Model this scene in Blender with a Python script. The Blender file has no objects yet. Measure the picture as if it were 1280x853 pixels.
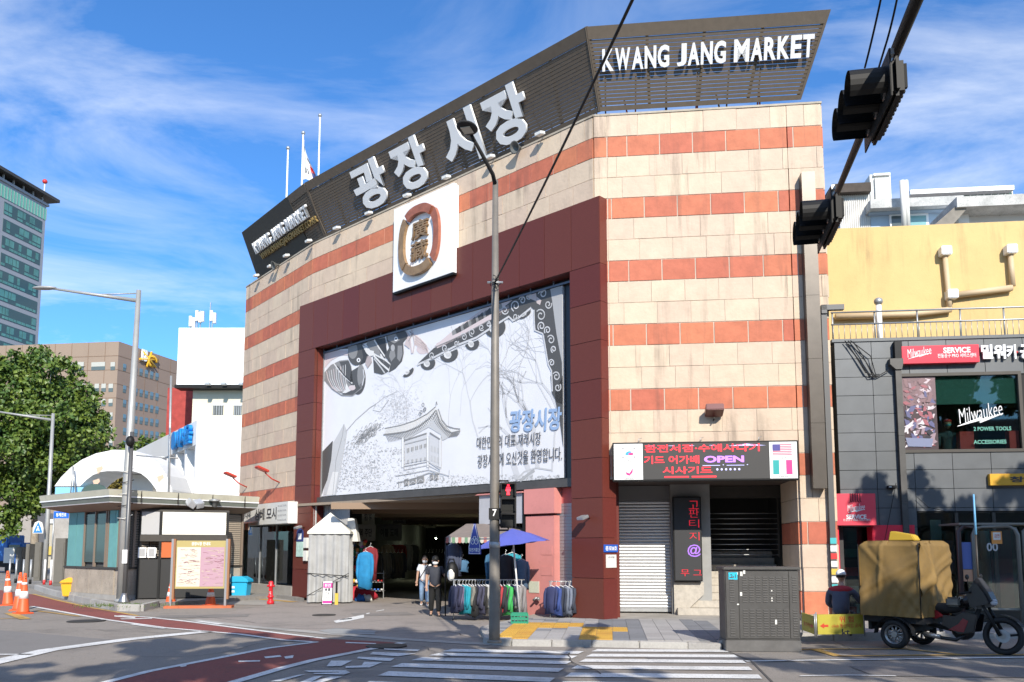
import bpy, bmesh, math, random
from mathutils import Matrix, Vector
R = random.Random(7)
sc = bpy.context.scene
# ---------------------------------------------------------------- camera
FPX, TH, YPP, EYE = 1050.0, 0.1064, 574.0, 1.7
cd = bpy.data.cameras.new('camera'); cam = bpy.data.objects.new('camera', cd); sc.collection.objects.link(cam)
cam.location = (0, 0, EYE); cam.rotation_euler = (math.pi / 2 + TH, 0, 0)
cd.sensor_width = 36; cd.sensor_fit = 'HORIZONTAL'; cd.lens = 36 * FPX / 1280; cd.shift_y = (YPP - 426.5) / 1280
cd.clip_end = 3000; cd.clip_start = 0.1
sc.camera = cam
# ---------------------------------------------------------------- sky and sun
SUN_EL, SUN_AZ = math.radians(32), math.radians(12)      # azimuth: to the right of straight behind the camera
tosun = Vector((math.sin(SUN_AZ) * math.cos(SUN_EL), -math.cos(SUN_AZ) * math.cos(SUN_EL), math.sin(SUN_EL)))
w = bpy.data.worlds.new('World'); sc.world = w; w.use_nodes = True
nt = w.node_tree; N = nt.nodes; L = nt.links; N.clear()
def wn(t, **k):
    n = N.new(t)
    for a, b in k.items(): setattr(n, a, b)
    return n
sky = wn('ShaderNodeTexSky', sky_type='NISHITA', sun_disc=False, sun_elevation=SUN_EL,
         sun_rotation=math.pi - SUN_AZ, air_density=1.0, dust_density=0.4, ozone_density=3.0)
hsv = wn('ShaderNodeHueSaturation'); hsv.inputs['Saturation'].default_value = 1.02; hsv.inputs['Value'].default_value = 1.25
tint = wn('ShaderNodeMix', data_type='RGBA', blend_type='MULTIPLY'); tint.inputs['Factor'].default_value = 1; tint.inputs[7].default_value = (.57, 1.03, 1.46, 1)
tc = wn('ShaderNodeTexCoord'); sep = wn('ShaderNodeSeparateXYZ'); L.new(tc.outputs['Generated'], sep.inputs[0])
# project the view direction on a high flat layer, then draw streaky cirrus
def mth(op, a, b=None):
    m = wn('ShaderNodeMath', operation=op)
    for i, v in enumerate((a, b)):
        if v is None: continue
        if isinstance(v, (int, float)): m.inputs[i].default_value = v
        else: L.new(v, m.inputs[i])
    return m.outputs[0]
zz = mth('MAXIMUM', sep.outputs[2], 0.04); zz = mth('ADD', zz, 0.12)
cx = mth('DIVIDE', sep.outputs[0], zz); cy = mth('DIVIDE', sep.outputs[1], zz)
cmb = wn('ShaderNodeCombineXYZ'); L.new(cx, cmb.inputs[0]); L.new(cy, cmb.inputs[1])
mp = wn('ShaderNodeMapping'); L.new(cmb.outputs[0], mp.inputs[0]); mp.inputs['Rotation'].default_value = (0, 0, 0.5); mp.inputs['Scale'].default_value = (1.0, 1.75, 1)
mp.inputs['Location'].default_value = (3.1, 1.7, 0)
n1 = wn('ShaderNodeTexNoise'); n1.inputs['Scale'].default_value = 1.1; n1.inputs['Detail'].default_value = 9; n1.inputs['Roughness'].default_value = .6; n1.inputs['Distortion'].default_value = 0.9
L.new(mp.outputs[0], n1.inputs['Vector'])
n2 = wn('ShaderNodeTexNoise'); n2.inputs['Scale'].default_value = 0.45; n2.inputs['Detail'].default_value = 3
L.new(cmb.outputs[0], n2.inputs['Vector'])
r1 = wn('ShaderNodeMapRange'); L.new(n1.outputs['Fac'], r1.inputs[0]); r1.inputs[1].default_value = .42; r1.inputs[2].default_value = .74
r2 = wn('ShaderNodeMapRange'); L.new(n2.outputs['Fac'], r2.inputs[0]); r2.inputs[1].default_value = .33; r2.inputs[2].default_value = .6
cm = mth('MULTIPLY', r1.outputs[0], r2.outputs[0]); cm = mth('MULTIPLY', cm, .95)
mix = wn('ShaderNodeMix', data_type='RGBA'); L.new(cm, mix.inputs['Factor'])
L.new(sky.outputs[0], hsv.inputs['Color']); L.new(hsv.outputs[0], tint.inputs[6]); L.new(tint.outputs[2], mix.inputs[6]); mix.inputs[7].default_value = (10.2, 10.5, 10.8, 1)
bg = wn('ShaderNodeBackground'); bg.inputs['Strength'].default_value = 0.10; L.new(mix.outputs[2], bg.inputs[0])
ow = wn('ShaderNodeOutputWorld'); L.new(bg.outputs[0], ow.inputs[0])
sd = bpy.data.lights.new('sun', 'SUN'); sd.energy = 5.0; sd.angle = math.radians(0.55); sd.color = (1, .93, .82)
so = bpy.data.objects.new('sun', sd); sc.collection.objects.link(so); so.rotation_euler = tosun.to_track_quat('Z', 'Y').to_euler(); so.location = (5, -20, 30)
sc.view_settings.view_transform = 'Standard'; sc.view_settings.look = 'None'; sc.view_settings.exposure = 0.32; sc.view_settings.gamma = 1
sc.cycles.max_bounces = 6; sc.cycles.transparent_max_bounces = 12
# ---------------------------------------------------------------- helpers
CAMM = Matrix.Translation((0, 0, EYE))
_c, _s = math.cos(TH), math.sin(TH)
def ray(x, y):
    u = (x - 640) / FPX; v = (y - YPP) / FPX
    return Vector((u, _c + v * _s, _s - v * _c))
def G(x, y, z=0.0):                                  # ground point seen at a place in the photograph
    d = ray(x, y); k = (z - EYE) / d.z
    return Vector((d.x * k, d.y * k, z))
def AT(x, y, Y):                                     # point at distance Y
    d = ray(x, y); k = Y / d.y
    return Vector((d.x * k, Y, EYE + d.z * k))
def on(M, x, y, yl=0.0):                             # local (x, z) on the plane y=yl of frame M
    o = Vector((0, 0, EYE)); Mi = M.inverted(); lo = Mi @ o; ld = Mi.to_3x3() @ ray(x, y)
    k = (yl - lo.y) / ld.y; p = lo + ld * k
    return p.x, p.z
def frame(x, y, a, z=0.0): return Matrix.Translation((x, y, z)) @ Matrix.Rotation(a, 4, 'Z')
def link(o):
    sc.collection.objects.link(o); return o
def tag(o, label=None, cat=None, group=None, kind=None):
    if label: o['label'] = label
    if cat: o['category'] = cat
    if group: o['group'] = group
    if kind: o['kind'] = kind
    return o
def thing(name, M, label, cat, group=None):
    o = bpy.data.objects.new(name, None); link(o); o.empty_display_size = .2
    o.matrix_world = M if isinstance(M, Matrix) else Matrix.Translation(M)
    return tag(o, label, cat, group)
class MB:
    def __init__(s): s.v = []; s.f = []; s.sm = set()
    def quadf(s, *ps):
        i = len(s.v); s.v += [tuple(p) for p in ps]; s.f.append(tuple(range(i, i + len(ps)))); return s
    def box(s, x0, x1, y0, y1, z0, z1, M=None):
        i = len(s.v)
        ps = [(x, y, z) for z in (z0, z1) for y in (y0, y1) for x in (x0, x1)]
        if M is not None: ps = [tuple(M @ Vector(p)) for p in ps]
        s.v += ps
        for f in ((0, 2, 3, 1), (4, 5, 7, 6), (0, 1, 5, 4), (2, 6, 7, 3), (0, 4, 6, 2), (1, 3, 7, 5)): s.f.append(tuple(i + k for k in f))
        return s
    def tube(s, pts, r, n=8, cap=True):
        pts = [Vector(p) for p in pts]; rs = r if isinstance(r, (list, tuple)) else [r] * len(pts)
        base = len(s.v); up = None
        for k, p in enumerate(pts):
            d = (pts[min(k + 1, len(pts) - 1)] - pts[max(k - 1, 0)])
            if d.length < 1e-9: d = Vector((0, 0, 1))
            d.normalize()
            if up is None:
                up = Vector((0, 0, 1)) if abs(d.z) < .9 else Vector((1, 0, 0))
            a = d.cross(up).normalized(); b = d.cross(a).normalized(); up = -b if False else up
            if abs(d.dot(up)) > .95: a = d.cross(Vector((0, 1, 0))).normalized(); b = d.cross(a).normalized()
            for j in range(n):
                t = 2 * math.pi * j / n
                s.v.append(tuple(p + a * (math.cos(t) * rs[k]) + b * (math.sin(t) * rs[k])))
        for k in range(len(pts) - 1):
            for j in range(n):
                q = (base + k * n + j, base + k * n + (j + 1) % n, base + (k + 1) * n + (j + 1) % n, base + (k + 1) * n + j)
                s.sm.add(len(s.f)); s.f.append(q)
        if cap:
            s.f.append(tuple(base + j for j in range(n))[::-1]); s.f.append(tuple(base + (len(pts) - 1) * n + j for j in range(n)))
        return s
    def lathe(s, prof, n=16, M=None, smooth=True):   # prof: (radius, z)
        base = len(s.v)
        for r, z in prof:
            for j in range(n):
                t = 2 * math.pi * j / n; p = Vector((r * math.cos(t), r * math.sin(t), z))
                if M is not None: p = M @ p
                s.v.append(tuple(p))
        for k in range(len(prof) - 1):
            for j in range(n):
                if smooth: s.sm.add(len(s.f))
                s.f.append((base + k * n + j, base + k * n + (j + 1) % n, base + (k + 1) * n + (j + 1) % n, base + (k + 1) * n + j))
        s.f.append(tuple(base + j for j in range(n))[::-1]); s.f.append(tuple(base + (len(prof) - 1) * n + j for j in range(n)))
        return s
    def prism(s, poly, y0, y1, M=None):              # poly in x,z extruded along y
        n = len(poly); i = len(s.v)
        ps = [Vector((x, y0, z)) for x, z in poly] + [Vector((x, y1, z)) for x, z in poly]
        if M is not None: ps = [M @ p for p in ps]
        s.v += [tuple(p) for p in ps]
        s.f.append(tuple(i + k for k in range(n))); s.f.append(tuple(i + n + k for k in range(n))[::-1])
        for k in range(n): s.f.append((i + k, i + n + k, i + n + (k + 1) % n, i + (k + 1) % n))
        return s
    def slab(s, poly, z0, z1):                       # poly in x,y extruded along z
        n = len(poly); i = len(s.v)
        s.v += [(p[0], p[1], z1) for p in poly] + [(p[0], p[1], z0) for p in poly]
        s.f.append(tuple(i + k for k in range(n))); s.f.append(tuple(i + n + k for k in range(n))[::-1])
        for k in range(n): s.f.append((i + k, i + n + k, i + n + (k + 1) % n, i + (k + 1) % n))
        return s
    def flat(s, poly, y):                            # a flat x,z polygon facing -y
        i = len(s.v); s.v += [(x, y, z) for x, z in poly]; s.f.append(tuple(range(i, i + len(poly)))); return s
    def sheet(s, poly, z):
        i = len(s.v); s.v += [(p[0], p[1], z) for p in poly]; s.f.append(tuple(range(i, i + len(poly)))); return s
    def ribbon(s, pts, wd, z):                       # a painted line on the ground
        pts = [Vector((p[0], p[1], 0)) for p in pts]; i = len(s.v); n = len(pts)
        for k, p in enumerate(pts):
            d = (pts[min(k + 1, n - 1)] - pts[max(k - 1, 0)]).normalized(); a = Vector((-d.y, d.x, 0)) * wd / 2
            s.v += [(p.x + a.x, p.y + a.y, z), (p.x - a.x, p.y - a.y, z)]
        for k in range(n - 1): s.f.append((i + 2 * k, i + 2 * k + 1, i + 2 * k + 3, i + 2 * k + 2))
        return s
    def line(s, pts, wd, y):                         # a line in x,z on the plane y
        n = len(pts); i = len(s.v); pts = [Vector(p) for p in pts]
        for k, p in enumerate(pts):
            d = pts[min(k + 1, n - 1)] - pts[max(k - 1, 0)]
            if d.length < 1e-6: d = Vector((1, 0))
            d.normalize(); ww = wd[k] if isinstance(wd, (list, tuple)) else wd
            a = Vector((-d.y, d.x)) * ww / 2; s.v += [(p.x + a.x, y, p.y + a.y), (p.x - a.x, y, p.y - a.y)]
        for k in range(n - 1): s.f.append((i + 2 * k, i + 2 * k + 1, i + 2 * k + 3, i + 2 * k + 2))
        return s
    def ball(s, c, r, n=8, m=6, sc_=(1, 1, 1)):
        base = len(s.v); c = Vector(c)
        for k in range(m + 1):
            ph = math.pi * k / m
            for j in range(n):
                t = 2 * math.pi * j / n
                s.v.append((c.x + r * sc_[0] * math.sin(ph) * math.cos(t), c.y + r * sc_[1] * math.sin(ph) * math.sin(t), c.z + r * sc_[2] * math.cos(ph)))
        for k in range(m):
            for j in range(n):
                s.sm.add(len(s.f)); s.f.append((base + k * n + j, base + (k + 1) * n + j, base + (k + 1) * n + (j + 1) % n, base + k * n + (j + 1) % n))
        return s
    def mesh(s, name, mat):
        me = bpy.data.meshes.new(name); me.from_pydata(s.v, [], s.f); me.materials.append(mat)
        if s.sm:
            for k in s.sm: me.polygons[k].use_smooth = True
        me.validate(); me.update(); return me
    def build(s, name, mat, parent=None, M=None, bevel=0, **t):
        me = s.mesh(name, mat)
        bm = bmesh.new(); bm.from_mesh(me)
        if bevel:
            bmesh.ops.remove_doubles(bm, verts=bm.verts, dist=1e-5)
            es = [e for e in bm.edges if len(e.link_faces) == 2 and e.calc_face_angle(0) > .6]
            bmesh.ops.bevel(bm, geom=es, offset=bevel, segments=2, affect='EDGES', clamp_overlap=True)
        bmesh.ops.recalc_face_normals(bm, faces=bm.faces) if s.closed() else None
        bm.to_mesh(me); bm.free()
        return put(name, me, parent, M, **t)
    def closed(s): return getattr(s, 'solid', True)
def put(name, me, parent=None, M=None, **t):
    o = bpy.data.objects.new(name, me); link(o)
    if parent is not None: o.parent = parent
    if M is not None:
        if parent is not None: o.matrix_basis = root_mat(parent).inverted() @ M
        else: o.matrix_basis = M
    return tag(o, **t)
def root_mat(p):
    m = p.matrix_basis.copy()
    while p.parent is not None:
        p = p.parent; m = p.matrix_basis @ m
    return m
# thing() must keep its matrix readable
_thing = thing
def thing(name, M, label, cat, group=None):
    o = bpy.data.objects.new(name, None); link(o); o.empty_display_size = .2
    o.matrix_basis = M if isinstance(M, Matrix) else Matrix.Translation(M)
    return tag(o, label, cat, group)
def copy_tree(o, M=None, label=None, parent=None):
    c = o.copy(); link(c); c.parent = parent
    if M is not None: c.matrix_basis = M if isinstance(M, Matrix) else Matrix.Translation(M)
    if label: c['label'] = label
    for ch in list(o.children): copy_tree(ch, None, None, c)
    return c
def flatM(mb): mb.solid = False; return mb
# ---------------------------------------------------------------- materials
MATS = {}
def mat(name, col, rough=.6, metal=0.0, var=0.0, scale=3.0, bump=0.0, bscale=40.0, rnd=0.0, emit=None, es=1.0, streak=0.0, spec=.5, alpha=None, col2=None, dirt=0.0):
    if name in MATS: return MATS[name]
    m = bpy.data.materials.new(name); m.use_nodes = True; t = m.node_tree; n = t.nodes; l = t.links
    b = n['Principled BSDF']; b.inputs['Roughness'].default_value = rough; b.inputs['Metallic'].default_value = metal
    b.inputs['Specular IOR Level'].default_value = spec
    c = (*col, 1); b.inputs['Base Color'].default_value = c; cur = None
    co = n.new('ShaderNodeNewGeometry').outputs['Position'] if (streak or dirt) else n.new('ShaderNodeTexCoord').outputs['Object']
    def mixc(fac, A, B, mode='MIX'):
        q = n.new('ShaderNodeMix'); q.data_type = 'RGBA'; q.blend_type = mode
        if isinstance(fac, float): q.inputs['Factor'].default_value = fac
        else: l.new(fac, q.inputs['Factor'])
        for i, v in ((6, A), (7, B)):
            if isinstance(v, tuple): q.inputs[i].default_value = v
            else: l.new(v, q.inputs[i])
        return q.outputs[2]
    def noise(sc_, det=4, vec=None, rg=.55):
        q = n.new('ShaderNodeTexNoise'); q.inputs['Scale'].default_value = sc_; q.inputs['Detail'].default_value = det; q.inputs['Roughness'].default_value = rg
        l.new(vec if vec is not None else co, q.inputs['Vector']); return q.outputs['Fac']
    def rng(v, a, bb, lo=0., hi=1.):
        q = n.new('ShaderNodeMapRange'); l.new(v, q.inputs[0]); q.inputs[1].default_value = a; q.inputs[2].default_value = bb; q.inputs[3].default_value = lo; q.inputs[4].default_value = hi; return q.outputs[0]
    cur = c
    if col2 is not None: cur = mixc(rng(noise(scale, 3), .4, .6), cur, (*col2, 1))
    if var:
        f = rng(noise(scale, 6, rg=.62), .25, .75)
        dk = tuple(max(0, x * (1 - var)) for x in col) + (1,); lt = tuple(min(1, x * (1 + var * .7)) for x in col) + (1,)
        v = mixc(f, dk, lt); cur = v if col2 is None else mixc(f, mixc(.35, cur, (0, 0, 0, 1)), cur)
    if rnd:
        oi = n.new('ShaderNodeObjectInfo'); r = rng(oi.outputs['Random'], 0, 1, 1 - rnd, 1 + rnd * .55)
        h = n.new('ShaderNodeHueSaturation'); l.new(r, h.inputs['Value'])
        if isinstance(cur, tuple): h.inputs['Color'].default_value = cur
        else: l.new(cur, h.inputs['Color'])
        hr = rng(oi.outputs['Random'], 0, 1, .494, .506); l.new(hr, h.inputs['Hue']); cur = h.outputs[0]
    if streak:
        mpn = n.new('ShaderNodeMapping'); l.new(co, mpn.inputs[0]); mpn.inputs['Scale'].default_value = (2.6, 2.6, .22)
        a = rng(noise(1.0, 5, mpn.outputs[0], .7), .52, .72); bb = rng(noise(.55, 3), .42, .62)
        q = n.new('ShaderNodeMath'); q.operation = 'MULTIPLY'; l.new(a, q.inputs[0]); l.new(bb, q.inputs[1])
        q2 = n.new('ShaderNodeMath'); q2.operation = 'MULTIPLY'; l.new(q.outputs[0], q2.inputs[0]); q2.inputs[1].default_value = streak
        cur = mixc(q2.outputs[0], cur, (.07, .055, .045, 1))
    if dirt:
        a = rng(noise(.7, 8, None, .7), .5, .75, 0, dirt); cur = mixc(a, cur, (.05, .045, .04, 1))
        a2 = rng(noise(9., 4, None, .6), .58, .72, 0, dirt * .6); cur = mixc(a2, cur, (.03, .03, .03, 1))
        if dirt > .4:
            a3 = rng(noise(38., 3, None, .7), .56, .64, 0, dirt); cur = mixc(a3, cur, (.09, .085, .08, 1))
    if not isinstance(cur, tuple): l.new(cur, b.inputs['Base Color'])
    if bump:
        bn = n.new('ShaderNodeBump'); bn.inputs['Strength'].default_value = bump; bn.inputs['Distance'].default_value = .02
        l.new(noise(bscale, 5), bn.inputs['Height']); l.new(bn.outputs[0], b.inputs['Normal'])
    if emit: b.inputs['Emission Color'].default_value = (*emit, 1); b.inputs['Emission Strength'].default_value = es
    if alpha is not None: b.inputs['Alpha'].default_value = alpha
    MATS[name] = m; return m
def glass(name='glass', tint=(.6, .7, .68), rough=.02, trans=.84):
    if name in MATS: return MATS[name]
    m = bpy.data.materials.new(name); m.use_nodes = True; t = m.node_tree; n = t.nodes; l = t.links; n.clear()
    g = n.new('ShaderNodeBsdfGlossy'); g.inputs['Roughness'].default_value = rough; g.inputs['Color'].default_value = (.9, .95, .95, 1)
    tr = n.new('ShaderNodeBsdfTransparent'); tr.inputs['Color'].default_value = (*tint, 1)
    fr = n.new('ShaderNodeFresnel'); fr.inputs['IOR'].default_value = 1.55
    ad = n.new('ShaderNodeMath'); ad.operation = 'MULTIPLY_ADD'; l.new(fr.outputs[0], ad.inputs[0]); ad.inputs[1].default_value = 1.; ad.inputs[2].default_value = 1 - trans - .15; ad.use_clamp = True
    mx = n.new('ShaderNodeMixShader'); l.new(ad.outputs[0], mx.inputs[0]); l.new(tr.outputs[0], mx.inputs[1]); l.new(g.outputs[0], mx.inputs[2])
    o = n.new('ShaderNodeOutputMaterial'); l.new(mx.outputs[0], o.inputs[0]); MATS[name] = m; return m
cream = mat('cream_stone', (.58, .455, .34), .8, var=.11, scale=3.5, bump=.35, bscale=14, rnd=.055, streak=.62)
redst = mat('red_sandstone', (.50, .155, .085), .8, var=.2, scale=4, bump=.35, bscale=14, rnd=.11, streak=.55)
mortar = mat('pale_mortar', (.52, .46, .38), .9, var=.1, streak=.5)
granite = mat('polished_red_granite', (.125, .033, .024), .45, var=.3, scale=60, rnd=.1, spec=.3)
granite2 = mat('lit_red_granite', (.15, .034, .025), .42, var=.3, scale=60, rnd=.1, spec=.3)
darkm = mat('dark_brown_metal', (.045, .038, .03), .5, var=.2, scale=8)
black = mat('black_paint', (.009, .009, .009), .55, spec=.3)
blackm = mat('black_matte', (.02, .02, .02), .85)
white = mat('white_paint', (.80, .80, .79), .5, var=.04)
offw = mat('off_white', (.68, .67, .62), .6, var=.1, scale=2)
steel = mat('galvanised_steel', (.42, .43, .43), .45, .6, var=.15, scale=5)
greyp = mat('grey_pole_paint', (.19, .17, .145), .55, .2, var=.25, scale=3)
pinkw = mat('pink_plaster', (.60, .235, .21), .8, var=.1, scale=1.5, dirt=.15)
concrete = mat('concrete', (.36, .34, .31), .9, var=.2, scale=2, bump=.3, dirt=.35)
asphalt = mat('asphalt', (.29, .255, .218), .92, var=.3, scale=45, bump=.6, bscale=150, dirt=.5)
asphalt_w = mat('alley_asphalt', (.31, .268, .235), .92, var=.25, scale=45, bump=.5, bscale=140, dirt=.45)
redlane = mat('red_lane_surface', (.24, .062, .05), .9, var=.22, scale=20, bump=.4, bscale=120, dirt=.45)
whitel = mat('worn_white_road_paint', (.72, .71, .68), .8, var=.15, scale=30, dirt=.5)
yell = mat('yellow_road_paint', (.55, .33, .08), .8, var=.2, scale=20, dirt=.6)
redp = mat('red_paint', (.55, .03, .03), .45, var=.1)
orange = mat('cone_orange', (.75, .11, .025), .5, var=.12, scale=6, dirt=.25)
refl = mat('reflective_white', (.75, .75, .75), .4, var=.15, scale=9)
blue = mat('blue_plastic', (.05, .35, .62), .4, var=.08)
navy = mat('navy_print', (.03, .05, .18), .5)
glassm = glass()
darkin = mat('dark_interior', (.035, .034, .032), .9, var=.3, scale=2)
silver = mat('silver_shutter', (.58, .59, .60), .35, .55, var=.06, dirt=.12)
# ---------------------------------------------------------------- text
_tc = {}
def text_mesh(s, size=1.0, ext=.02, bold=0.0, shear=0.0, space=1.0, align='CENTER'):
    k = (s, size, ext, bold, shear, space, align)
    if k in _tc: return _tc[k]
    cu = bpy.data.curves.new('lettering', 'FONT'); cu.body = s; cu.size = size; cu.extrude = ext; cu.offset = bold; cu.shear = shear; cu.space_character = space
    cu.align_x = align; cu.align_y = 'CENTER'; cu.resolution_u = 3
    o = bpy.data.objects.new('tmp', cu); link(o); dg = bpy.context.evaluated_depsgraph_get(); dg.update()
    me = bpy.data.meshes.new_from_object(o.evaluated_get(dg)); bpy.data.objects.remove(o); bpy.data.curves.remove(cu)
    me.transform(Matrix.Rotation(math.pi / 2, 4, 'X')); me.name = 'lettering'; _tc[k] = me; return me
def text(s, M, parent, m, x, z, wd, ht, y=0.0, ext=.01, bold=.012, shear=0.0, space=1.0, rot=0.0, name='lettering', label=None):
    me = text_mesh(s, 1.0, ext, bold, shear, space).copy()
    if not me.vertices: return None
    xs = [v.co.x for v in me.vertices]; zs = [v.co.z for v in me.vertices]
    cx, cz = (min(xs) + max(xs)) / 2, (min(zs) + max(zs)) / 2; sx = wd / max(1e-6, max(xs) - min(xs)); sz = ht / max(1e-6, max(zs) - min(zs))
    for v in me.vertices: v.co = Vector(((v.co.x - cx) * sx, v.co.y, (v.co.z - cz) * sz))
    me.materials.clear(); me.materials.append(m)
    return put(name, me, parent, M @ Matrix.Translation((x, y, z)) @ Matrix.Rotation(rot, 4, 'Y'), label=label)
# ================================================================ frames of the market building
aA, aB, aC = -.1149, 2.3686, 2.2413
LA, LB, LC = 5.345, 12.324, 6.177
K = Vector((1.9865, 19.497, 0))
J = K + Vector((math.cos(aB), math.sin(aB), 0)) * LB
E_ = J + Vector((math.cos(aC), math.sin(aC), 0)) * LC
Q = K + Vector((math.cos(aA), math.sin(aA), 0)) * LA
FA = frame(K.x, K.y, aA); FB = frame(J.x, J.y, aB - math.pi); FC = frame(E_.x, E_.y, aC - math.pi)
# ================================================================ ground
def gs(name, poly, z, m, label=None, kind='structure', parent=None):
    mb = flatM(MB()); mb.sheet(poly, z); return mb.build(name, m, parent, kind=kind)
PV = .10
gs('ground', [(-700, -60), (700, -60), (700, 1500), (-700, 1500)], 0, asphalt)
def GP(*pts, z=0.0): return [G(x, y, z) for x, y in pts]
# alley surface
al = GP((240, 774), (300, 781), (400, 790), (520, 800), (612, 806))
gs('alley_road', [(-7.4, 26.0), *[(p.x, p.y) for p in al], (.6, 17.0), (1.2, 22), (2.6, 60), (-6.5, 60), (-5.6, 29), (-9.4, 33.0), (-12.6, 33)], .004, asphalt_w)
# concrete gutter strip between alley and road
mb = flatM(MB()); mb.ribbon(GP((240, 775), (300, 782.5), (400, 791.5), (500, 799.5), (560, 803), (615, 806)), .32, .008); mb.build('gutter_strip', concrete, kind='structure')
gs('concrete_patch', GP((398, 789), (420, 786), (470, 789.5), (468, 794), (415, 793)), .012, mat('patch_concrete', (.3, .3, .29), .9, var=.15, dirt=.2))
gs('dark_asphalt_patch', GP((-60, 784), (10, 789), (140, 800), (70, 812), (-10, 822), (-80, 830)), .004, mat('dark_asphalt', (.20, .185, .17), .93, var=.2, scale=60, bump=.4, dirt=.2))
lane = GP((-60, 738), (0, 738), (41, 743.5), (70, 751), (110, 760), (164, 769.5), (188, 773), (234, 778), (300, 786.6), (355, 793.5), (407, 799), (477, 802.5), (503, 804.5), (449, 815), (392.5, 826), (355, 835.5), (295, 853), (230, 878), (60, 878), (136, 853), (187, 840), (280, 822), (336, 811), (394, 803.4), (355, 801.5), (300, 793.6), (206, 785.5), (131, 775), (40, 758.5), (-60, 752))
gs('red_cycle_lane', lane, .006, redlane)
paint = flatM(MB()); z = .012
def rib(pts, wd): paint.ribbon(GP(*pts), wd, z)
rib([(40, 758.5), (131, 775), (206, 785.5), (300, 793.6), (355, 801), (396, 803.4)], .13)
rib([(150, 770), (188, 772.5), (234, 777.5), (300, 786), (355, 793), (407, 799)], .13)
rib([(396, 803.4), (336, 811), (280, 822), (187, 840), (136, 853), (60, 876)], .14)
rib([(503, 804.3), (449, 815), (392.5, 826), (355, 835.5), (295, 853), (230, 876)], .17)
rib([(-20, 832), (60, 813.5), (160, 800), (260, 790)], .36)
rib([(-30, 819), (40, 819)], .12)
rib([(165, 781), (187, 784), (206, 786.5)], .1)
paint.sheet(GP((143, 770), (170, 772), (168, 773.5), (143, 771.5)), z); paint.sheet(GP((150, 774), (190, 773.2), (190, 774.2), (152, 775)), z)
rib([(247, 777), (277, 781)], .16)
# painted bicycle marks, nearly worn away
for q in ([(417, 777), (440, 772), (455, 769), (455, 773), (436, 777), (420, 779.5)], [(424, 775), (440, 773.2), (440, 774.4), (424, 776)], [(458, 767.5), (462, 766.5), (462, 767.6), (458, 768.5)], [(470, 764.5), (480, 762.5), (480, 763.4), (470, 765.2)]): paint.sheet(GP(*q), z)
for q in ([(330, 822), (350, 820), (352, 822), (332, 824)], [(355, 822), (367, 820), (366, 823.5), (357, 824.5)], [(298, 827), (325, 826.5), (325, 828), (298, 828.6)], [(432, 803.5), (470, 805), (470, 806), (432, 804.8)], [(225, 834), (233, 832.5), (233, 834), (226, 835)]): paint.sheet(GP(*q), z)
# big road lettering, worn strokes
for q in ([(448, 822), (493, 824), (488, 827.5), (470, 826.5), (446, 824)], [(466, 816), (520, 818), (498, 821.5), (462, 819)], [(414, 827), (440, 827), (426, 834), (408, 834)], [(455, 828.5), (478, 829), (462, 835.5), (432, 836), (432, 834), (452, 833)], [(480, 811.5), (525, 813), (522, 815), (480, 813)], [(380, 839.5), (432, 839), (438, 842), (430, 844.5), (392, 843.5), (392, 842.5), (424, 841.8), (424, 841), (386, 841.2)], [(372, 845), (382, 844), (350, 853), (338, 853)], [(392, 847), (404, 846), (388, 854), (372, 855)], [(414, 847), (428, 847), (400, 855), (385, 855)]): paint.sheet(GP(*q), z)
# zebra crossing
zl = [((566, 812.2), (730, 815.2), 3.2), ((550, 817.0), (722, 820.8), 3.4), ((528, 822.6), (715, 827.6), 3.8), ((503, 830.0), (705, 836.5), 4.6), ((486, 840.2), (694, 848.5), 5.4), ((462, 852.5), (680, 862), 6.6)]
for (a, b), (c_, d_), h in zl: paint.sheet(GP((a, b), (c_, d_), (c_ - 7, d_ + h), (a - 14, b + h)), z)
zr_ = [((747, 812.4), (908, 813.2), 3.0), ((740, 818.4), (918, 819.4), 3.4), ((732, 824.6), (928, 826.2), 3.8), ((722, 832.6), (936, 834.6), 4.4), ((714, 842), (948, 844.4), 5.2), ((704, 853), (958, 856), 6.4)]
for (a, b), (c_, d_), h in zr_: paint.sheet(GP((a, b), (c_, d_), (c_ + 5, d_ + h), (a - 8, b + h)), z)
rib([(932, 827.5), (1000, 826.5), (1150, 824.5), (1320, 822)], .11); rib([(1000, 846), (1060, 845), (1120, 846)], .06)
paint.build('road_marking', whitel, kind='structure')
yp = flatM(MB())
def yrib(pts, wd): yp.ribbon(GP(*pts), wd, .012)
yrib([(41, 743), (70, 750.5), (110, 759.5), (173, 770.5)], .11); yrib([(45, 764), (80, 768.5), (100, 771)], .1); yrib([(-10, 774.5), (30, 773)], .1); yrib([(12, 767), (32, 774.5)], .25)
yrib([(950, 813.5), (1046, 812), (1130, 812), (1200, 819)], .09); yrib([(1018, 812.5), (1048, 821)], .16); yrib([(1048, 821), (1130, 820), (1300, 819)], .09)
yp.build('yellow_road_marking', yell, kind='structure')
# manhole
mb = MB(); c0 = G(108, 777)
mb.lathe([(.42, .0), (.42, .016), (.36, .02), (.01, .02)], 20, Matrix.Translation(c0)); o = mb.build('manhole_cover', mat('cast_iron', (.05, .045, .04), .7, .4, var=.3, scale=20))
tag(o, 'round dark iron manhole cover flush in the road beside the red lane', 'manhole')
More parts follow.
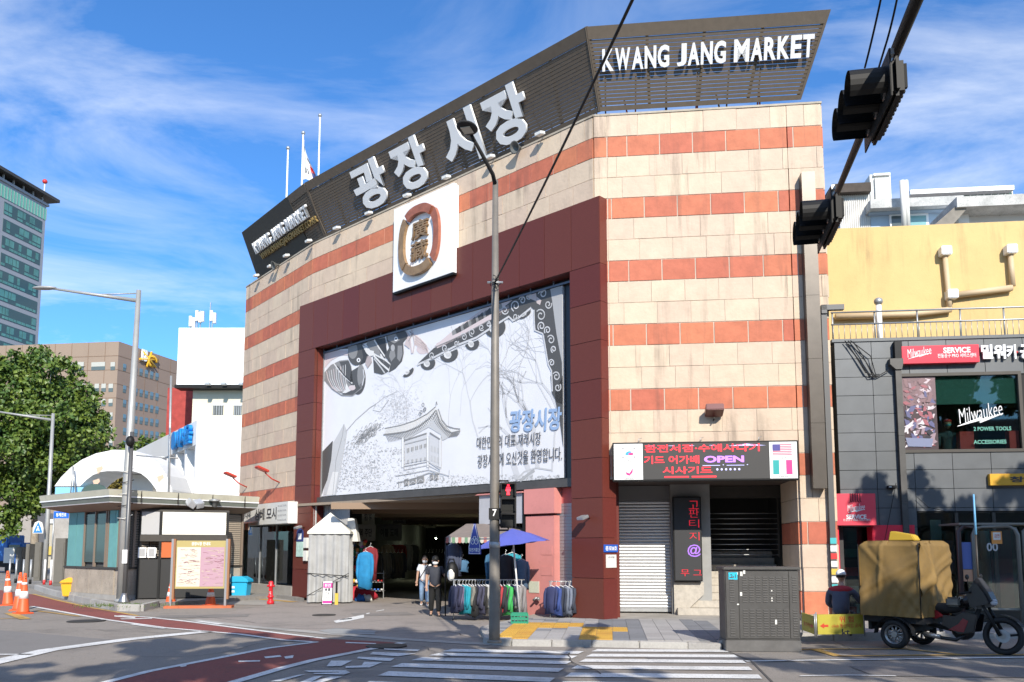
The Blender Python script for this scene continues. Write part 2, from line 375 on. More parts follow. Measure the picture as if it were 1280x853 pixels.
# ---------------- pavement in front of the market with its tiles
kerb_r = [G(606, 804.5), G(640, 807.5), G(740, 808.5), G(860, 811), G(903, 812.5), G(925, 808), G(960, 802), G(1040, 801), G(1180, 799), G(1400, 797)]
pb = MB(); poly = [(p.x, p.y) for p in kerb_r] + [(13, 19.6), (2.3, 22.5), (1.1, 22.5), (G(655, 776).x, G(655, 776).y), (G(606, 790).x - .1, G(606, 790).y)]
pb.slab(poly, -.3, PV); pave = pb.build('pavement', concrete, kind='structure')
kb = 0
kmat = mat('granite_kerb', (.40, .385, .36), .85, var=.15, scale=30, dirt=.3, rnd=.1)
def kerb_run(pts, z0, z1, parent, step=1.0):
    P = [Vector((p[0], p[1], 0)) for p in pts]
    for a, b in zip(P[:-1], P[1:]):
        n = max(1, round((b - a).length / step)); d = (b - a) / n; yaw = math.atan2(d.y, d.x)
        for i in range(n):
            m_ = MB(); m_.box(.006, d.length - .006, -.07, .07, z0, z1); m_.build('kerb_stone', kmat, parent, frame(a.x + d.x * i, a.y + d.y * i, yaw), bevel=.012)
kerb_run(kerb_r[:5], -.1, PV + .012, pave, .9); kerb_run(kerb_r[4:9], -.1, PV + .05, pave, 1.0)
tl_l = mat('light_paving', (.36, .345, .33), .85, var=.12, scale=20, rnd=.12, dirt=.2)
tl_d = mat('dark_paving', (.20, .205, .215), .85, var=.12, scale=20, rnd=.12, dirt=.15)
tl_y = mat('tactile_yellow', (.62, .36, .06), .7, var=.12, scale=20, rnd=.1, dirt=.2)
FT = frame(K.x, K.y, aA); FTi = FT.inverted(); T = .3
tm = {}
for nm, mm in (('l', tl_l), ('d', tl_d)):
    m_ = MB(); m_.box(.004, T - .004, .004, T - .004, PV - .02, PV + .012); tm[nm] = m_.mesh('paving_tile', mm)
m_ = MB(); m_.box(.004, T - .004, .004, T - .004, PV - .02, PV + .012)
for i in range(6): m_.box(.03 + i * .045, .05 + i * .045, .01, T - .01, PV + .01, PV + .018)
tm['y'] = m_.mesh('tactile_tile', tl_y)
def inpoly(x, y, P):
    c = False; n = len(P)
    for i in range(n):
        x1, y1 = P[i]; x2, y2 = P[(i + 1) % n]
        if (y1 > y) != (y2 > y) and x < (x2 - x1) * (y - y1) / (y2 - y1) + x1: c = not c
    return c
def pix(p):
    z = p.z - EYE; zc = p.y * _c + z * _s; yc = z * _c - p.y * _s
    return 640 + FPX * p.x / zc, YPP - FPX * yc / zc
Y1 = [(700, 799.5), (862, 801), (866, 809), (620, 806), (632, 798)]; Y2 = [(737, 784.5), (777, 784.5), (772, 803), (725, 803)]
Y3 = [(628, 797), (650, 780), (722, 779), (722, 784.5), (672, 786), (642, 803), (624, 803)]
ntile = 0
for i in range(-12, 16):
    for j in range(-16, 1):
        c3 = FT @ Vector((i * T + T / 2, j * T + T / 2, PV)); px, py = pix(c3)
        cs = [FT @ Vector((i * T + a, j * T + b, 0)) for a in (0, T) for b in (0, T)]
        if not all(inpoly(q.x, q.y, poly) for q in cs): continue
        if c3.x > 4.2 or (FTi @ c3).y > -.1: continue
        if (px < 655 and py < 778): continue
        k = 'l'
        if inpoly(px, py, Y1) or inpoly(px, py, Y2) or inpoly(px, py, Y3): k = 'y'
        elif (i // 3) % 2 == 0 and px > 735: k = 'd'
        elif px < 735 and R.random() < .18: k = 'd'
        o = put('tactile_tile' if k == 'y' else 'paving_tile', tm[k], pave, FT @ Matrix.Translation((i * T, j * T, 0)), label='yellow ribbed tactile tile' if k == 'y' else None); ntile += 1
# ---------------- pavement island round the kiosk, kerb and left pavement
isl = [G(-40, 722), G(45, 737), G(60, 742.5), G(95, 752), G(128, 759.5), G(150, 764), G(176, 764.5), G(196, 759.5)]
isl = [Vector((p[0], p[1], 0)) for p in isl]
pb = MB(); pb.slab([(p.x, p.y) for p in isl] + [(-8.1, 29.2), (-6.7, 27.4), (-9.6, 33), (-14, 48), (-60, 90)], -.2, .12)
pleft = pb.build('left_pavement', mat('old_pavement', (.26, .245, .225), .9, var=.2, scale=12, bump=.3, dirt=.45), kind='structure')
kerb_run(isl[1:8], -.1, .19, pleft, 1.2)
ramp = [G(283, 756), G(300, 744), (-9.9, 33), (-6.9, 28.6), G(366, 751), G(330, 757)]
gs('shop_forecourt', [(p[0], p[1]) for p in ramp], .008, mat('forecourt', (.33, .31, .28), .9, var=.15, scale=8, dirt=.3))
m_ = flatM(MB()); m_.ribbon([G(300, 746), G(330, 750), G(368, 753)], .3, .014); m_.build('yellow_road_marking', yell, kind='structure')
gv = flatM(MB())
for i in range(500):
    p = G(150, 757, .13) + Vector((R.gauss(0, .55), R.gauss(0, .35), 0)); a = R.random() * 3.1; h = R.uniform(.03, .1)
    gv.quadf((p.x, p.y, .12), (p.x + .02 * math.cos(a), p.y + .02 * math.sin(a), .12), (p.x + .03, p.y + R.gauss(0, .03), .12 + h))
gv.build('weeds', mat('weed_green', (.10, .16, .03), .8, var=.4, scale=8), kind='stuff')
# ================================================================ market building
mk = thing('market_building', Matrix.Translation((0, 24, 0)), 'market hall clad in cream and brick-red stone bands around a dark granite portal', 'building')
ZP = 12.16; CO = .518; ZR = [11.63 - 1.553 * i for i in range(8)]
def courses():
    out = [(11.63, 12.16, 'c')]
    for zt in ZR:
        out += [(zt - .518, zt, 'r'), (zt - 1.035, zt - .518, 'c'), (zt - 1.553, zt - 1.035, 'c')]
    return [(max(a, .08), b, k) for a, b, k in out if b > .2]
bm_cache = {}
nblk = {'c': 0, 'r': 0}
extra = {'c': MB(), 'r': MB()}
def block(Fm, x0, x1, z0, z1, k):
    g = .005 if k == 'c' else .013
    w_ = round(x1 - x0 - 2 * g, 3); h_ = round(z1 - z0 - 2 * g, 3)
    if w_ < .03 or h_ < .03: return
    key = (w_, h_, k)
    M = Fm @ Matrix.Translation((x0 + g, -R.uniform(.036, .046), z0 + g))
    if nblk[k] >= 296:
        extra[k].box(0, w_, 0, .08, 0, h_, M); return
    if key not in bm_cache:
        m_ = MB(); m_.box(0, w_, 0, .08, 0, h_); bm_cache[key] = m_.mesh('block', cream if k == 'c' else redst)
    nblk[k] += 1
    put('cream_block' if k == 'c' else 'red_block', bm_cache[key], mk, M)
BW = .778
def wall(Fm, x0, x1, zmin_f, phase):
    for ci, (z0, z1, k) in enumerate(courses()):
        off = phase + (BW / 2 if ci % 2 else 0) + (0.13 * ((ci * 7) % 3))
        xs = [x0]; x = x0 + ((off) % BW)
        while x < x1 - .08:
            if x - xs[-1] > .08: xs.append(x)
            x += BW
        xs.append(x1)
        for a, b in zip(xs[:-1], xs[1:]):
            for lo, hi, zb in zmin_f(a, b):
                if z1 <= zb + .03: continue
                block(Fm, lo, hi, max(z0, zb), z1, k)
def A_open(a, b):
    o0, o1 = .32, 4.55; r = []
    if a < o0: r.append((a, min(b, o0), 3.35))
    if b > o0 and a < o1: r.append((max(a, o0), min(b, o1), 3.35))
    if b > o1: r.append((max(a, o1), b, 0))
    return r
wall(FA, 0, LA, A_open, .28)
wall(FC, 0.0, LC, lambda a, b: [(a, b, 3.3)] if not (b > LC - .0) or True else [], .2)
wall(FB, 0, LB, lambda a, b: [(a, b, 10.07)], .41)
# end returns of the walls at ground level on C
for a, b in ((0, .25), (5.3, LC)):
    for (z0, z1, k) in courses():
        if z1 < 3.35: block(FC, a, b, z0, z1, k)
# right return of A wall (side facing right)
FQ = FA @ Matrix.Translation((LA, 0, 0)) @ Matrix.Rotation(math.pi / 2, 4, 'Z')
for (z0, z1, k) in courses():
    if z1 > 8: block(FQ, 0.05, 1.0, z0, z1, k); block(FQ, 1.0, 1.9, z0, z1, k)
# jamb of the recess, right side, facing left
FJ = FA @ Matrix.Translation((4.55, 1.9, 0)) @ Matrix.Rotation(-math.pi / 2, 4, 'Z')
for (z0, z1, k) in courses():
    if z1 < 3.4: block(FJ, 0, .95, z0, z1, k); block(FJ, .95, 1.86, z0, z1, k)
for k in 'cr':
    if extra[k].v: extra[k].build('remaining_blocks', cream if k == 'c' else redst, mk, Matrix.Identity(4), kind='stuff')
# cores behind the blocks
m_ = MB(); m_.box(.02, 4.53, -.026, .3, 3.3, ZP - .02); m_.box(4.57, LA - .02, -.026, .3, .0, ZP - .02); m_.build('wall_core', mortar, mk, FA)
m_ = MB(); m_.box(.02, LB - .02, -.026, .3, 9.0, ZP - .02); m_.build('wall_core', mortar, mk, FB)
m_ = MB(); m_.box(.02, LC - .02, -.026, .3, 3.3, ZP - .02); m_.box(.0, .24, 0, .3, 0, 3.3); m_.box(5.3, LC, 0, .3, 0, 3.3); m_.build('wall_core', mortar, mk, FC)
m_ = MB(); m_.box(.02, 1.88, 0, .1, 0, ZP - .02); m_.build('wall_core', mortar, mk, FQ)
m_ = MB(); m_.box(.0, 1.86, 0, .1, 0, 3.4); m_.build('wall_core', mortar, mk, FJ)
# roof and rear of the building
rp = [(K.x, K.y + .2), (J.x + .1, J.y + .2), (E_.x + .3, E_.y + .1), (E_.x + 4, 62), (9, 62), (Q.x + 2.0, 40), (Q.x - .1, Q.y + .2)]
m_ = MB(); m_.slab(rp, 11.2, 11.4); m_.build('roof', concrete, mk, Matrix.Identity(4))
m_ = MB(); m_.box(0, 1, 0, 1, 0, 1)
def wallseg(a, b, z0, z1, th, mm, name='rear_wall', parent=None):
    a = Vector((a[0], a[1], 0)); b = Vector((b[0], b[1], 0)); d = b - a
    q = MB(); q.box(0, d.length, 0, th, z0, z1); return q.build(name, mm, parent, frame(a.x, a.y, math.atan2(d.y, d.x)))
wallseg((E_.x + .3, E_.y + .1), (E_.x + 4, 62), 0, 11.9, .2, concrete, parent=mk); wallseg((Q.x - .1, Q.y + 1.9), (Q.x + 2.0, 40), 0, 11.9, .2, concrete, parent=mk); wallseg((Q.x + 2.0, 40), (9, 62), 0, 11.9, .2, concrete, parent=mk); wallseg((E_.x + 4, 62), (9, 62), 0, 11.9, .2, concrete, parent=mk)
# parapet coping
for Fm, Ln in ((FA, LA), (FB, LB), (FC, LC)):
    m_ = MB(); m_.box(-.02, Ln + .02, -.06, .3, ZP + .001, ZP + .05); m_.build('coping', mat('weathered_coping', (.4, .35, .28), .9, var=.2, streak=.6), mk, Fm)
# ---------------- granite portal
PT = .13
xL0 = on(FB, 366, 700, -PT)[0]; xL1 = on(FB, 387, 700, -PT)[0]; xR0 = on(FB, 713.8, 600, -PT)[0]; xR1 = on(FB, 754, 700, -PT)[0]
ZT, ZO = 10.07, 8.42
def slab_(Fm, x0, x1, y0, y1, z0, z1, mm=granite, nm='granite_slab'):
    q = MB(); q.box(x0 + .004, x1 - .004, y0, y1, z0 + .004, z1 - .004); return q.build(nm, mm, mk, Fm, bevel=.004)
nrow = 9
for i in range(nrow):
    z0 = PV + (ZO - PV) * i / nrow; z1 = PV + (ZO - PV) * (i + 1) / nrow
    slab_(FB, xR0, xR1, -PT, -.02, z0, z1); slab_(FB, xL0, xL1, -PT, -.02, z0, z1)
    # reveals
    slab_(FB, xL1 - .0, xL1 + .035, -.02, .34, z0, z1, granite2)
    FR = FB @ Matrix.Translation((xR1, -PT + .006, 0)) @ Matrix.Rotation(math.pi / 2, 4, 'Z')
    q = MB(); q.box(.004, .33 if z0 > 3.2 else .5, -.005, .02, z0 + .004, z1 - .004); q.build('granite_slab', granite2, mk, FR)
nb = 15
for i in range(nb):
    a = xL0 + (xR1 - xL0) * i / nb; b = xL0 + (xR1 - xL0) * (i + 1) / nb
    slab_(FB, a, b, -PT, -.02, ZO, ZT)
    if a > xL1 - .5 and b < xR0 + .5: slab_(FB, a, b, -.02, .34, ZO, ZO + .03)
FR2 = FB @ Matrix.Translation((xR1, -PT + .006, 0)) @ Matrix.Rotation(math.pi / 2, 4, 'Z')
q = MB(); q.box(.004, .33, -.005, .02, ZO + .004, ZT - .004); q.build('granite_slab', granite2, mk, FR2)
m_ = MB(); m_.box(xL0 + .01, xL1 - .01, -.03, .34, 0, ZT - .01); m_.box(xR0 + .01, xR1 - .01, -.03, .3, 0, ZT - .01); m_.box(xL1, xR0, -.03, .34, ZO + .02, ZT - .01); m_.build('portal_core', blackm, mk, FB)
# ---------------- billboard in the portal
YB = .22
bb = thing('billboard', FB @ Matrix.Translation((xL1 + .035, YB, 3.33)), 'huge grey and white printed billboard with pavilion, ducks and eaves above the market entrance', 'billboard')
MBB = root_mat(bb)
def ba(x, y, yl=-.02): return on(MBB, x, y, yl)
bw = xR0 - xL1 - .04; bh = ZO - 3.33
m_ = MB(); m_.box(.0, bw, .06, .16, 0, bh); m_.build('backing_frame', mat('frame_black', (.02, .022, .027), .3), bb, MBB)
x0, z0 = ba(401, 618); x1, z1 = ba(704, 380); ax1 = ba(704, 560)[0]; zt = ba(560, 398)[1]; zb = ba(560, 608)[1]
print('art', x0, z0, x1, z1, ax1, zt, zb, 'bw', bw, bh)
art_m = mat('printed_vinyl', (.72, .72, .74), .42, var=.05, scale=1.2)
m_ = MB(); m_.box(.03, ax1, .0, .058, .1, zt); m_.build('vinyl_sheet', art_m, bb, MBB)
m_ = MB(); m_.box(-.0, bw, -.16, .06, -.14, .06); m_.build('lower_beam', mat('beam_grey', (.09, .085, .08), .5, .3, var=.2), bb, MBB)
m_ = MB(); m_.box(0, bw, -.05, -.01, zt + .01, zt + .06); m_.box(0, bw, -.05, -.01, zt + .22, zt + .25)
for i in range(14): m_.box(bw * i / 14, bw * i / 14 + .03, -.05, -.01, zt + .06, zt + .22)
m_.build('lamp_rail', mat('rail_blue_steel', (.16, .2, .27), .4, .4), bb, MBB)
m_ = MB(); m_.box(0.0, .045, -.04, .0, 0.06, zt + .1); m_.build('side_trim', steel, bb, MBB)
inks = {}
def ink(g, layer=1, pink=0):
    key = (g, layer, pink)
    if key not in inks: inks[key] = flatM(MB())
    return inks[key]
def AY(layer): return -.003 * layer - .002
def ip(g, pts, layer=1, pink=0):
    y = AY(layer); ink(g, layer, pink).flat([clampb(ba(a, b, y)) for a, b in pts], y)
def clampb(p): return (min(max(p[0], .035), ax1 - .002), min(max(p[1], .105), zt - .002))
def il(g, pts, wd, layer=2, pink=0):
    y = AY(layer); q = [clampb(ba(a, b, y)) for a, b in pts]
    q2 = [q[0]]
    for k in q[1:]:
        if (Vector(k) - Vector(q2[-1])).length > .004: q2.append(k)
    if len(q2) > 1: ink(g, layer, pink).line(q2, wd, y)
def arc(cx, cy, rx, ry, a0, a1, n=14, rot=0.):
    o = []
    for i in range(n + 1):
        t = math.radians(a0 + (a1 - a0) * i / n); x = rx * math.cos(t); y = ry * math.sin(t)
        o.append((cx + x * math.cos(rot) - y * math.sin(rot), cy + x * math.sin(rot) + y * math.cos(rot)))
    return o
# zoom helper coordinates: duck zoom (x/7.414+400, y/7.414+385)
def D(*p): return [(400 + a / 7.414, 385 + b / 7.414) for a, b in p]
ip(2, D((30, 400), (200, 340), (260, 380), (620, 200), (615, 150), (200, 300), (30, 360)), 1)         # dark upper strip
ip(6, D((30, 400), (60, 380), (150, 370), (250, 395), (260, 440), (190, 440), (100, 490), (35, 560)), 2, 1)
ip(3, D((40, 600), (100, 530), (180, 490), (260, 480), (290, 540), (300, 640), (330, 700), (300, 740), (240, 800), (190, 790), (100, 730), (40, 660)), 2)   # body/wing left
ip(2, D((180, 500), (265, 490), (290, 560), (300, 640), (310, 700), (270, 700), (230, 620)), 3)
for i in range(9):
    il(6 if i % 2 else 7, D((60 + i * 22, 590 - i * 8), (75 + i * 20, 660), (110 + i * 17, 730), (160 + i * 12, 775)), .03, 4, 1 if i % 3 == 0 else 0)
il(7, D((125, 510), (180, 590), (240, 650), (300, 700)), .05, 4); il(1, D((160, 540), (220, 620), (290, 690)), .04, 5)
ip(2, [*D((285, 590)), *arc(447, 473.5, 10, 20, -60, 150, 14), *D((280, 640))], 3)                    # breast
ip(3, arc(451, 470, 4.5, 15, 0, 360), 4); il(6, D((400, 570), (410, 640), (390, 720)), .05, 5)
ip(2, D((250, 780), (330, 740), (400, 690), (370, 770), (290, 815), (200, 800)), 4)
ip(7, D((240, 690), (265, 740), (320, 715), (330, 745), (290, 765), (240, 790), (205, 790), (235, 760)), 5); ip(6, arc(440, 485, 4.3, 3.3, 0, 360), 6, 1)
ip(2, arc(445, 441.5, 10.3, 15.5, 0, 360, 22), 5); ip(3, arc(441, 438, 6, 11, 0, 360, 16), 6); ip(1, D((380, 330), (430, 360), (450, 430), (420, 500), (370, 530), (400, 460)), 6)
ip(8, arc(448.2, 450.3, 2.4, 2.8, 0, 360, 12), 7); ip(0, arc(448.2, 450.3, 1.0, 1.3, 0, 360, 8), 8)
ip(7, D((390, 345), (430, 360), (450, 390), (500, 400), (500, 440), (460, 450), (430, 420)), 7); ip(4, D((430, 450), (470, 440), (480, 500), (440, 560), (420, 520)), 6, 1)
ip(2, D((490, 430), (560, 460), (640, 500), (655, 540), (630, 590), (575, 618), (500, 600)), 4); il(7, D((495, 440), (560, 510), (640, 580)), .06, 6); il(5, D((500, 470), (570, 560), (600, 605)), .05, 6); il(7, D((500, 430), (600, 480), (655, 525), (635, 590)), .05, 5)
ip(3, D((440, 290), (510, 270), (600, 265), (620, 330), (600, 430), (640, 480), (560, 450), (470, 400), (430, 340)), 2); ip(1, D((515, 280), (600, 280), (620, 400), (600, 470), (560, 420)), 3); il(7, D((500, 290), (540, 360), (600, 450)), .05, 4); il(7, D((560, 430), (600, 500)), .07, 4)
ip(2, D((615, 200), (780, 190), (800, 220), (820, 260), (770, 320), (775, 420), (760, 490), (700, 560), (640, 595), (650, 520), (600, 440), (640, 370), (615, 290)), 5)
ip(3, D((650, 400), (690, 390), (700, 450), (660, 500), (640, 450)), 6); ip(3, D((720, 350), (760, 350), (765, 430), (740, 500), (715, 470)), 6); ip(4, arc(491, 435, 2.6, 4.2, 0, 360), 7); ip(3, D((625, 220), (700, 215), (740, 300), (690, 330), (630, 300)), 6)
ip(8, arc(495, 423.8, 2.4, 2.9, 0, 360, 12), 7); ip(0, arc(495, 423.8, 1.0, 1.4, 0, 360, 8), 8)
ip(5, D((790, 200), (830, 250), (830, 380), (780, 340), (815, 260)), 6, 1); il(6, D((850, 200), (835, 300), (850, 420)), .05, 7, 1); il(5, D((860, 230), (875, 330), (860, 420)), .04, 7, 1); il(3, D((830, 220), (855, 240), (820, 310)), .03, 8)
for i in range(8): il(6 if i % 2 else 7, D((880, 250 + i * 12), (930 + i * 6, 290 + i * 16), (985 + i * 3, 350 + i * 10)), .05, 2, 1)
ip(6, arc(528, 437, 7.5, 6, 0, 360, 14), 1, 1)
il(3, D((35, 660), (110, 750), (200, 810), (300, 812), (390, 740)), .035, 5)
# eave at the upper right; zoom (x/5.884+500, y/5.884+345)
def V(*p): return [(500 + a / 5.884, 345 + b / 5.884) for a, b in p]
ip(6, V((250, 520), (400, 395), (620, 195), (830, 160), (760, 240), (600, 330), (430, 430), (300, 510)), 2, 1)
for i in range(13):
    t = i / 12; ax = 380 + 330 * t; ay = 410 - 190 * t
    ip(2 if i % 2 else 3, V((ax, ay), (ax + 35, ay - 28 - 8 * t), (ax + 48, ay + 30), (ax + 12, ay + 52 + 12 * t)), 3)
il(6, V((270, 515), (450, 430), (640, 320), (800, 235)), .16, 4, 1); il(3, V((260, 525), (460, 435), (660, 325)), .03, 5)
ip(2, V((125, 650), (250, 530), (420, 455), (600, 360), (660, 330), (740, 250), (830, 165), (1000, 110), (1105, 90), (1120, 190), (1150, 420), (1190, 640), (1195, 860), (1130, 860), (1110, 700), (1085, 600), (1060, 430), (1000, 410), (985, 250), (960, 225), (850, 320), (800, 320), (780, 300), (660, 380), (560, 450), (420, 500), (300, 580), (200, 630)), 4)
ip(4, V((1105, 90), (1195, 65), (1195, 660), (1150, 430), (1120, 190)), 4); ip(4, [(703, 400), (704.5, 500), (698, 500), (694, 470)], 3)
ip(2, [(694, 490), (704, 470), (704, 560), (700, 528), (694, 500)], 5)
ip(2, [(688, 470), (704, 470), (704, 506), (696, 503), (690, 492)], 5)
def swirl(cx, cy, r, g=6, wd=.03, turns=1.4, a0=0., L_=6):
    pts = []
    for i in range(18):
        t = a0 + turns * 2 * math.pi * i / 17; rr = r * (1 - .75 * i / 17); pts.append((cx + rr * .8 * math.cos(t), cy + rr * math.sin(t)))
    il(g, pts, wd, L_, 0)
for a, b, r_ in ((235, 585, 26), (330, 530, 30), (415, 495, 22), (470, 450, 28), (530, 415, 30), (600, 380, 24), (650, 355, 20), (770, 250, 34), (850, 220, 42), (900, 180, 30), (850, 300, 26), (945, 150, 30), (1050, 130, 38), (1090, 210, 32), (1035, 290, 44), (1040, 370, 34), (1085, 400, 30), (1110, 470, 34), (1130, 540, 26), (1115, 640, 26), (1150, 740, 34), (1160, 820, 30)):
    x_, y_ = V((a, b))[0]; swirl(x_, y_, r_ / 5.884 * 1.05, 5 if R.random() < .6 else 6, .032, 1.3, R.random() * 6)
il(6, V((125, 655), (250, 600), (420, 510), (560, 455), (690, 370), (800, 300), (830, 330), (870, 310), (965, 235)), .06, 6); il(6, V((985, 250), (990, 400), (1050, 425), (1065, 500), (1090, 650), (1115, 700), (1120, 850)), .04, 6)
ip(5, V((925, 130), (1000, 110), (1010, 190), (960, 170)), 5, 1); ip(5, V((1000, 150), (1040, 180), (1030, 215), (1005, 200)), 5, 1)
for cx, cy, rx, ry, rot in ((60, 715, 48, 22, -.7), (205, 655, 55, 42, -.35), (360, 590, 68, 50, -.4), (530, 510, 52, 42, -.35), (700, 400, 78, 60, -.5), (920, 290, 50, 14, -.6)):
    x_, y_ = V((cx, cy))[0]; rx /= 5.884; ry /= 5.884
    ip(2, arc(x_, y_ - ry * .3, rx, ry * 1.15, -10, 190, 16, rot), 5)
    ip(7, arc(x_ - rx * .15, y_ - ry * .2, rx * .42, ry * .6, 0, 360, 12, rot), 6)
    for k in range(5): il(4, [(x_ - rx * .4 + k * rx * .12, y_ - ry * .5), (x_ - rx * .2 + k * rx * .1, y_ + ry * .1)], .012, 7)
# pavilion; zoom (x/6.56+470, y/6.56+490)
def W(*p): return [(470 + a / 6.56, 490 + b / 6.56) for a, b in p]
ip(7, W((70, 300), (250, 255), (400, 190), (480, 125), (510, 140), (545, 240), (600, 300), (690, 310), (680, 335), (540, 350), (440, 270), (300, 340), (70, 350)), 2)
ip(5, W((90, 355), (230, 345), (330, 310), (430, 265), (450, 240), (500, 160), (530, 250), (560, 320), (650, 345), (545, 400), (530, 350), (430, 290), (250, 390), (215, 385)), 3)
il(3, W((70, 300), (200, 275), (320, 235), (420, 180), (490, 120)), .025, 5); il(3, W((510, 140), (540, 230), (580, 280), (640, 300), (690, 305)), .03, 5)
il(3, W((60, 350), (150, 340), (250, 325), (350, 285), (440, 215), (490, 150)), .035, 6); il(3, W((495, 150), (520, 250), (570, 315), (620, 335), (690, 320)), .035, 6)
for i in range(34):
    t = i / 33; x_ = 75 + 400 * t; y_ = 345 - 15 * t - 175 * t ** 2.2; yt = 300 - 40 * t - 130 * t ** 1.8
    il(5, W((x_, y_), (x_ + 18 * (1 - t), yt)), .012, 5)
    il(3, W((x_ + 2, y_ + 6), (x_ + 22 + 10 * (1 - t), y_ + 34 + 30 * (1 - t))), .016, 6)
for i in range(22):
    t = i / 21; x_ = 500 + 185 * t; y_ = 170 + 165 * min(1, t * 1.5) ** .8
    il(3, W((x_, y_), (x_ - 32 + 5 * t, y_ + 28 + 30 * (1 - t))), .018, 6)
for x_, w_ in ((220, .08), (425, .1), (525, .06)):
    il(4, W((x_ - 8, 375), (x_ - 8, 620)), .02, 6); il(4, W((x_ + 8, 365), (x_ + 8, 630)), .02, 6); il(8, W((x_, 370), (x_, 620)), w_, 5)
ip(6, W((235, 400), (415, 345), (415, 560), (235, 590)), 3); ip(6, W((435, 345), (520, 395), (522, 620), (435, 580)), 3)
il(3, W((230, 400), (415, 340)), .04, 6); il(3, W((440, 335), (525, 390)), .04, 6); il(4, W((235, 430), (415, 385)), .03, 6)
for i in range(5):
    x_ = 262 + i * 35
    ip(3, W((x_ - 9, 465 - i * 9), (x_ + 9, 460 - i * 9), (x_ + 9, 492 - i * 10), (x_ - 9, 498 - i * 10)), 6); il(7, W((x_, 455 - i * 9), (x_, 500 - i * 9)), .02, 7)
    ip(4, W((x_ - 7, 560 - i * 5), (x_ + 6, 556 - i * 5), (x_ + 6, 582 - i * 6), (x_ - 7, 588 - i * 6)), 6)
for i in range(3):
    for dy in (440, 520): ip(5, W((450 + i * 25, dy + i * 8), (464 + i * 25, dy + 4 + i * 8), (464 + i * 25, dy + 50 + i * 8), (450 + i * 25, dy + 45 + i * 8)), 5)
il(5, W((225, 610), (425, 570), (525, 635)), .03, 6); il(5, W((225, 640), (425, 600), (525, 650)), .02, 6); il(4, W((160, 690), (250, 675), (430, 640), (600, 690), (600, 640)), .02, 6)
il(4, W((170, 745), (300, 715), (430, 665), (520, 670)), .03, 6)
for a, b, c1, d1 in ((230, 265, 712, 775), (275, 325, 708, 765), (335, 392, 690, 752), (440, 465, 675, 730), (478, 508, 672, 728)):
    ip(3, W((a, c1 + 8), (b, c1 - 4), (b, d1 - 12), (a, d1)), 6); il(6, W((a + 5, d1 - 8), ((a + b) / 2, c1 + 25), (b - 4, d1 - 20)), .02, 7)
il(3, W((185, 735), (188, 785)), .03, 6); il(3, W((205, 735), (203, 770)), .02, 6)
for cx, cy in ((370, 165), (395, 150), (385, 105), (360, 180), (400, 140)): il(3, [(a, b) for a, b in arc(*W((cx, cy))[0], 1.6, 2.2, 0, 360, 6)], .018, 5)
il(3, W((495, 80), (488, 105), (503, 105), (495, 80)), .02, 6)
# bare trees and undergrowth, fine grey lines
def branch(x, y, a, ln, wd, dep, g, kx=.75):
    n = 5; pts = [(x, y)]
    for i in range(n):
        a += R.gauss(0, .12); x += math.cos(a) * ln / n * kx; y -= math.sin(a) * ln / n; pts.append((x, y))
    pts = [(q, r_) for q, r_ in pts if 403 < q < 703 and r_ > 690 - (290 + (q - 400) * .28)]
    if len(pts) > 1: il(g, pts, wd, 1)
    if dep > 0:
        for _ in range(R.choice((2, 2, 3))): branch(x, y, a + R.choice((-1, 1)) * R.uniform(.25, .7), ln * R.uniform(.6, .8), wd * .6, dep - 1, g, kx)
for (x, y, a, ln, wd, dep, g) in ((672, 585, 1.95, 55, .14, 3, 6), (664, 600, 1.9, 50, .16, 3, 6), (648, 500, 1.7, 45, .03, 4, 6), (600, 560, 1.75, 60, .05, 4, 6), (700, 520, 2.2, 50, .07, 4, 6), (575, 520, 1.5, 40, .02, 3, 6), (560, 540, 1.4, 45, .02, 3, 5), (690, 590, 1.6, 70, .06, 4, 6), (628, 600, 1.55, 80, .04, 4, 6), (499, 540, 1.6, 30, .02, 4, 6), (508, 530, 1.5, 32, .02, 4, 6)): branch(x, y, a, ln, wd, dep, g)
il(4, [(432, 540), (445, 525), (462, 510), (470, 505)], .03, 2); il(4, [(470, 505), (466, 513), (475, 515), (486, 500)], .025, 2); il(5, [(470, 505), (480, 497), (495, 490)], .02, 2)
ip(5, [(404, 619), (413, 560), (430, 530), (434, 540), (428, 575), (420, 619)], 2); il(3, [(430, 530), (428, 545), (420, 575), (416, 619)], .02, 3); ip(7, [(408, 619), (416, 590), (423, 590), (418, 619)], 3)
ip(2, [(402, 565), (416, 551), (414, 575), (409, 600), (404, 612), (402, 619)], 3)
for i in range(2600):
    x = R.uniform(418, 520) if i < 2000 else R.uniform(520, 700); y = R.gauss(590, 24) if i < 2000 else R.uniform(595, 612)
    if x > 475 and y < 560: continue
    if (i < 2000 and y < 640 - (x - 400) * .0 - 88) or y > 616 - (x - 400) * .04: continue
    if 475 < x < 560 and y > 570 and i < 2000 and R.random() < .6: continue
    a = R.random() * 3.14; l_ = R.uniform(1, 3.2); il(R.choice((4, 5, 6, 6, 5)), [(x, y), (x + l_ * math.cos(a), y - l_ * math.sin(a))], R.uniform(.01, .028), 1)
for i in range(700):
    x = R.gauss(497, 12); y = R.gauss(510, 13)
    a = R.random() * 3.14; il(6, [(x, y), (x + 1.8 * math.cos(a), y - 1.8 * math.sin(a))], .014, 1)
for i in range(400):
    x = R.gauss(456, 9); y = 545 - (x - 456) * .6 + R.gauss(0, 4)
    a = R.uniform(.4, 1.4); il(R.choice((4, 5)), [(x, y), (x + 3 * math.cos(a), y - 3 * math.sin(a))], .022, 2)
il(5, [(645, 600), (655, 590), (670, 585), (690, 588)], .04, 2); il(4, [(650, 602), (662, 592), (668, 588)], .08, 2); il(6, [(640, 575), (648, 600)], .2, 1)
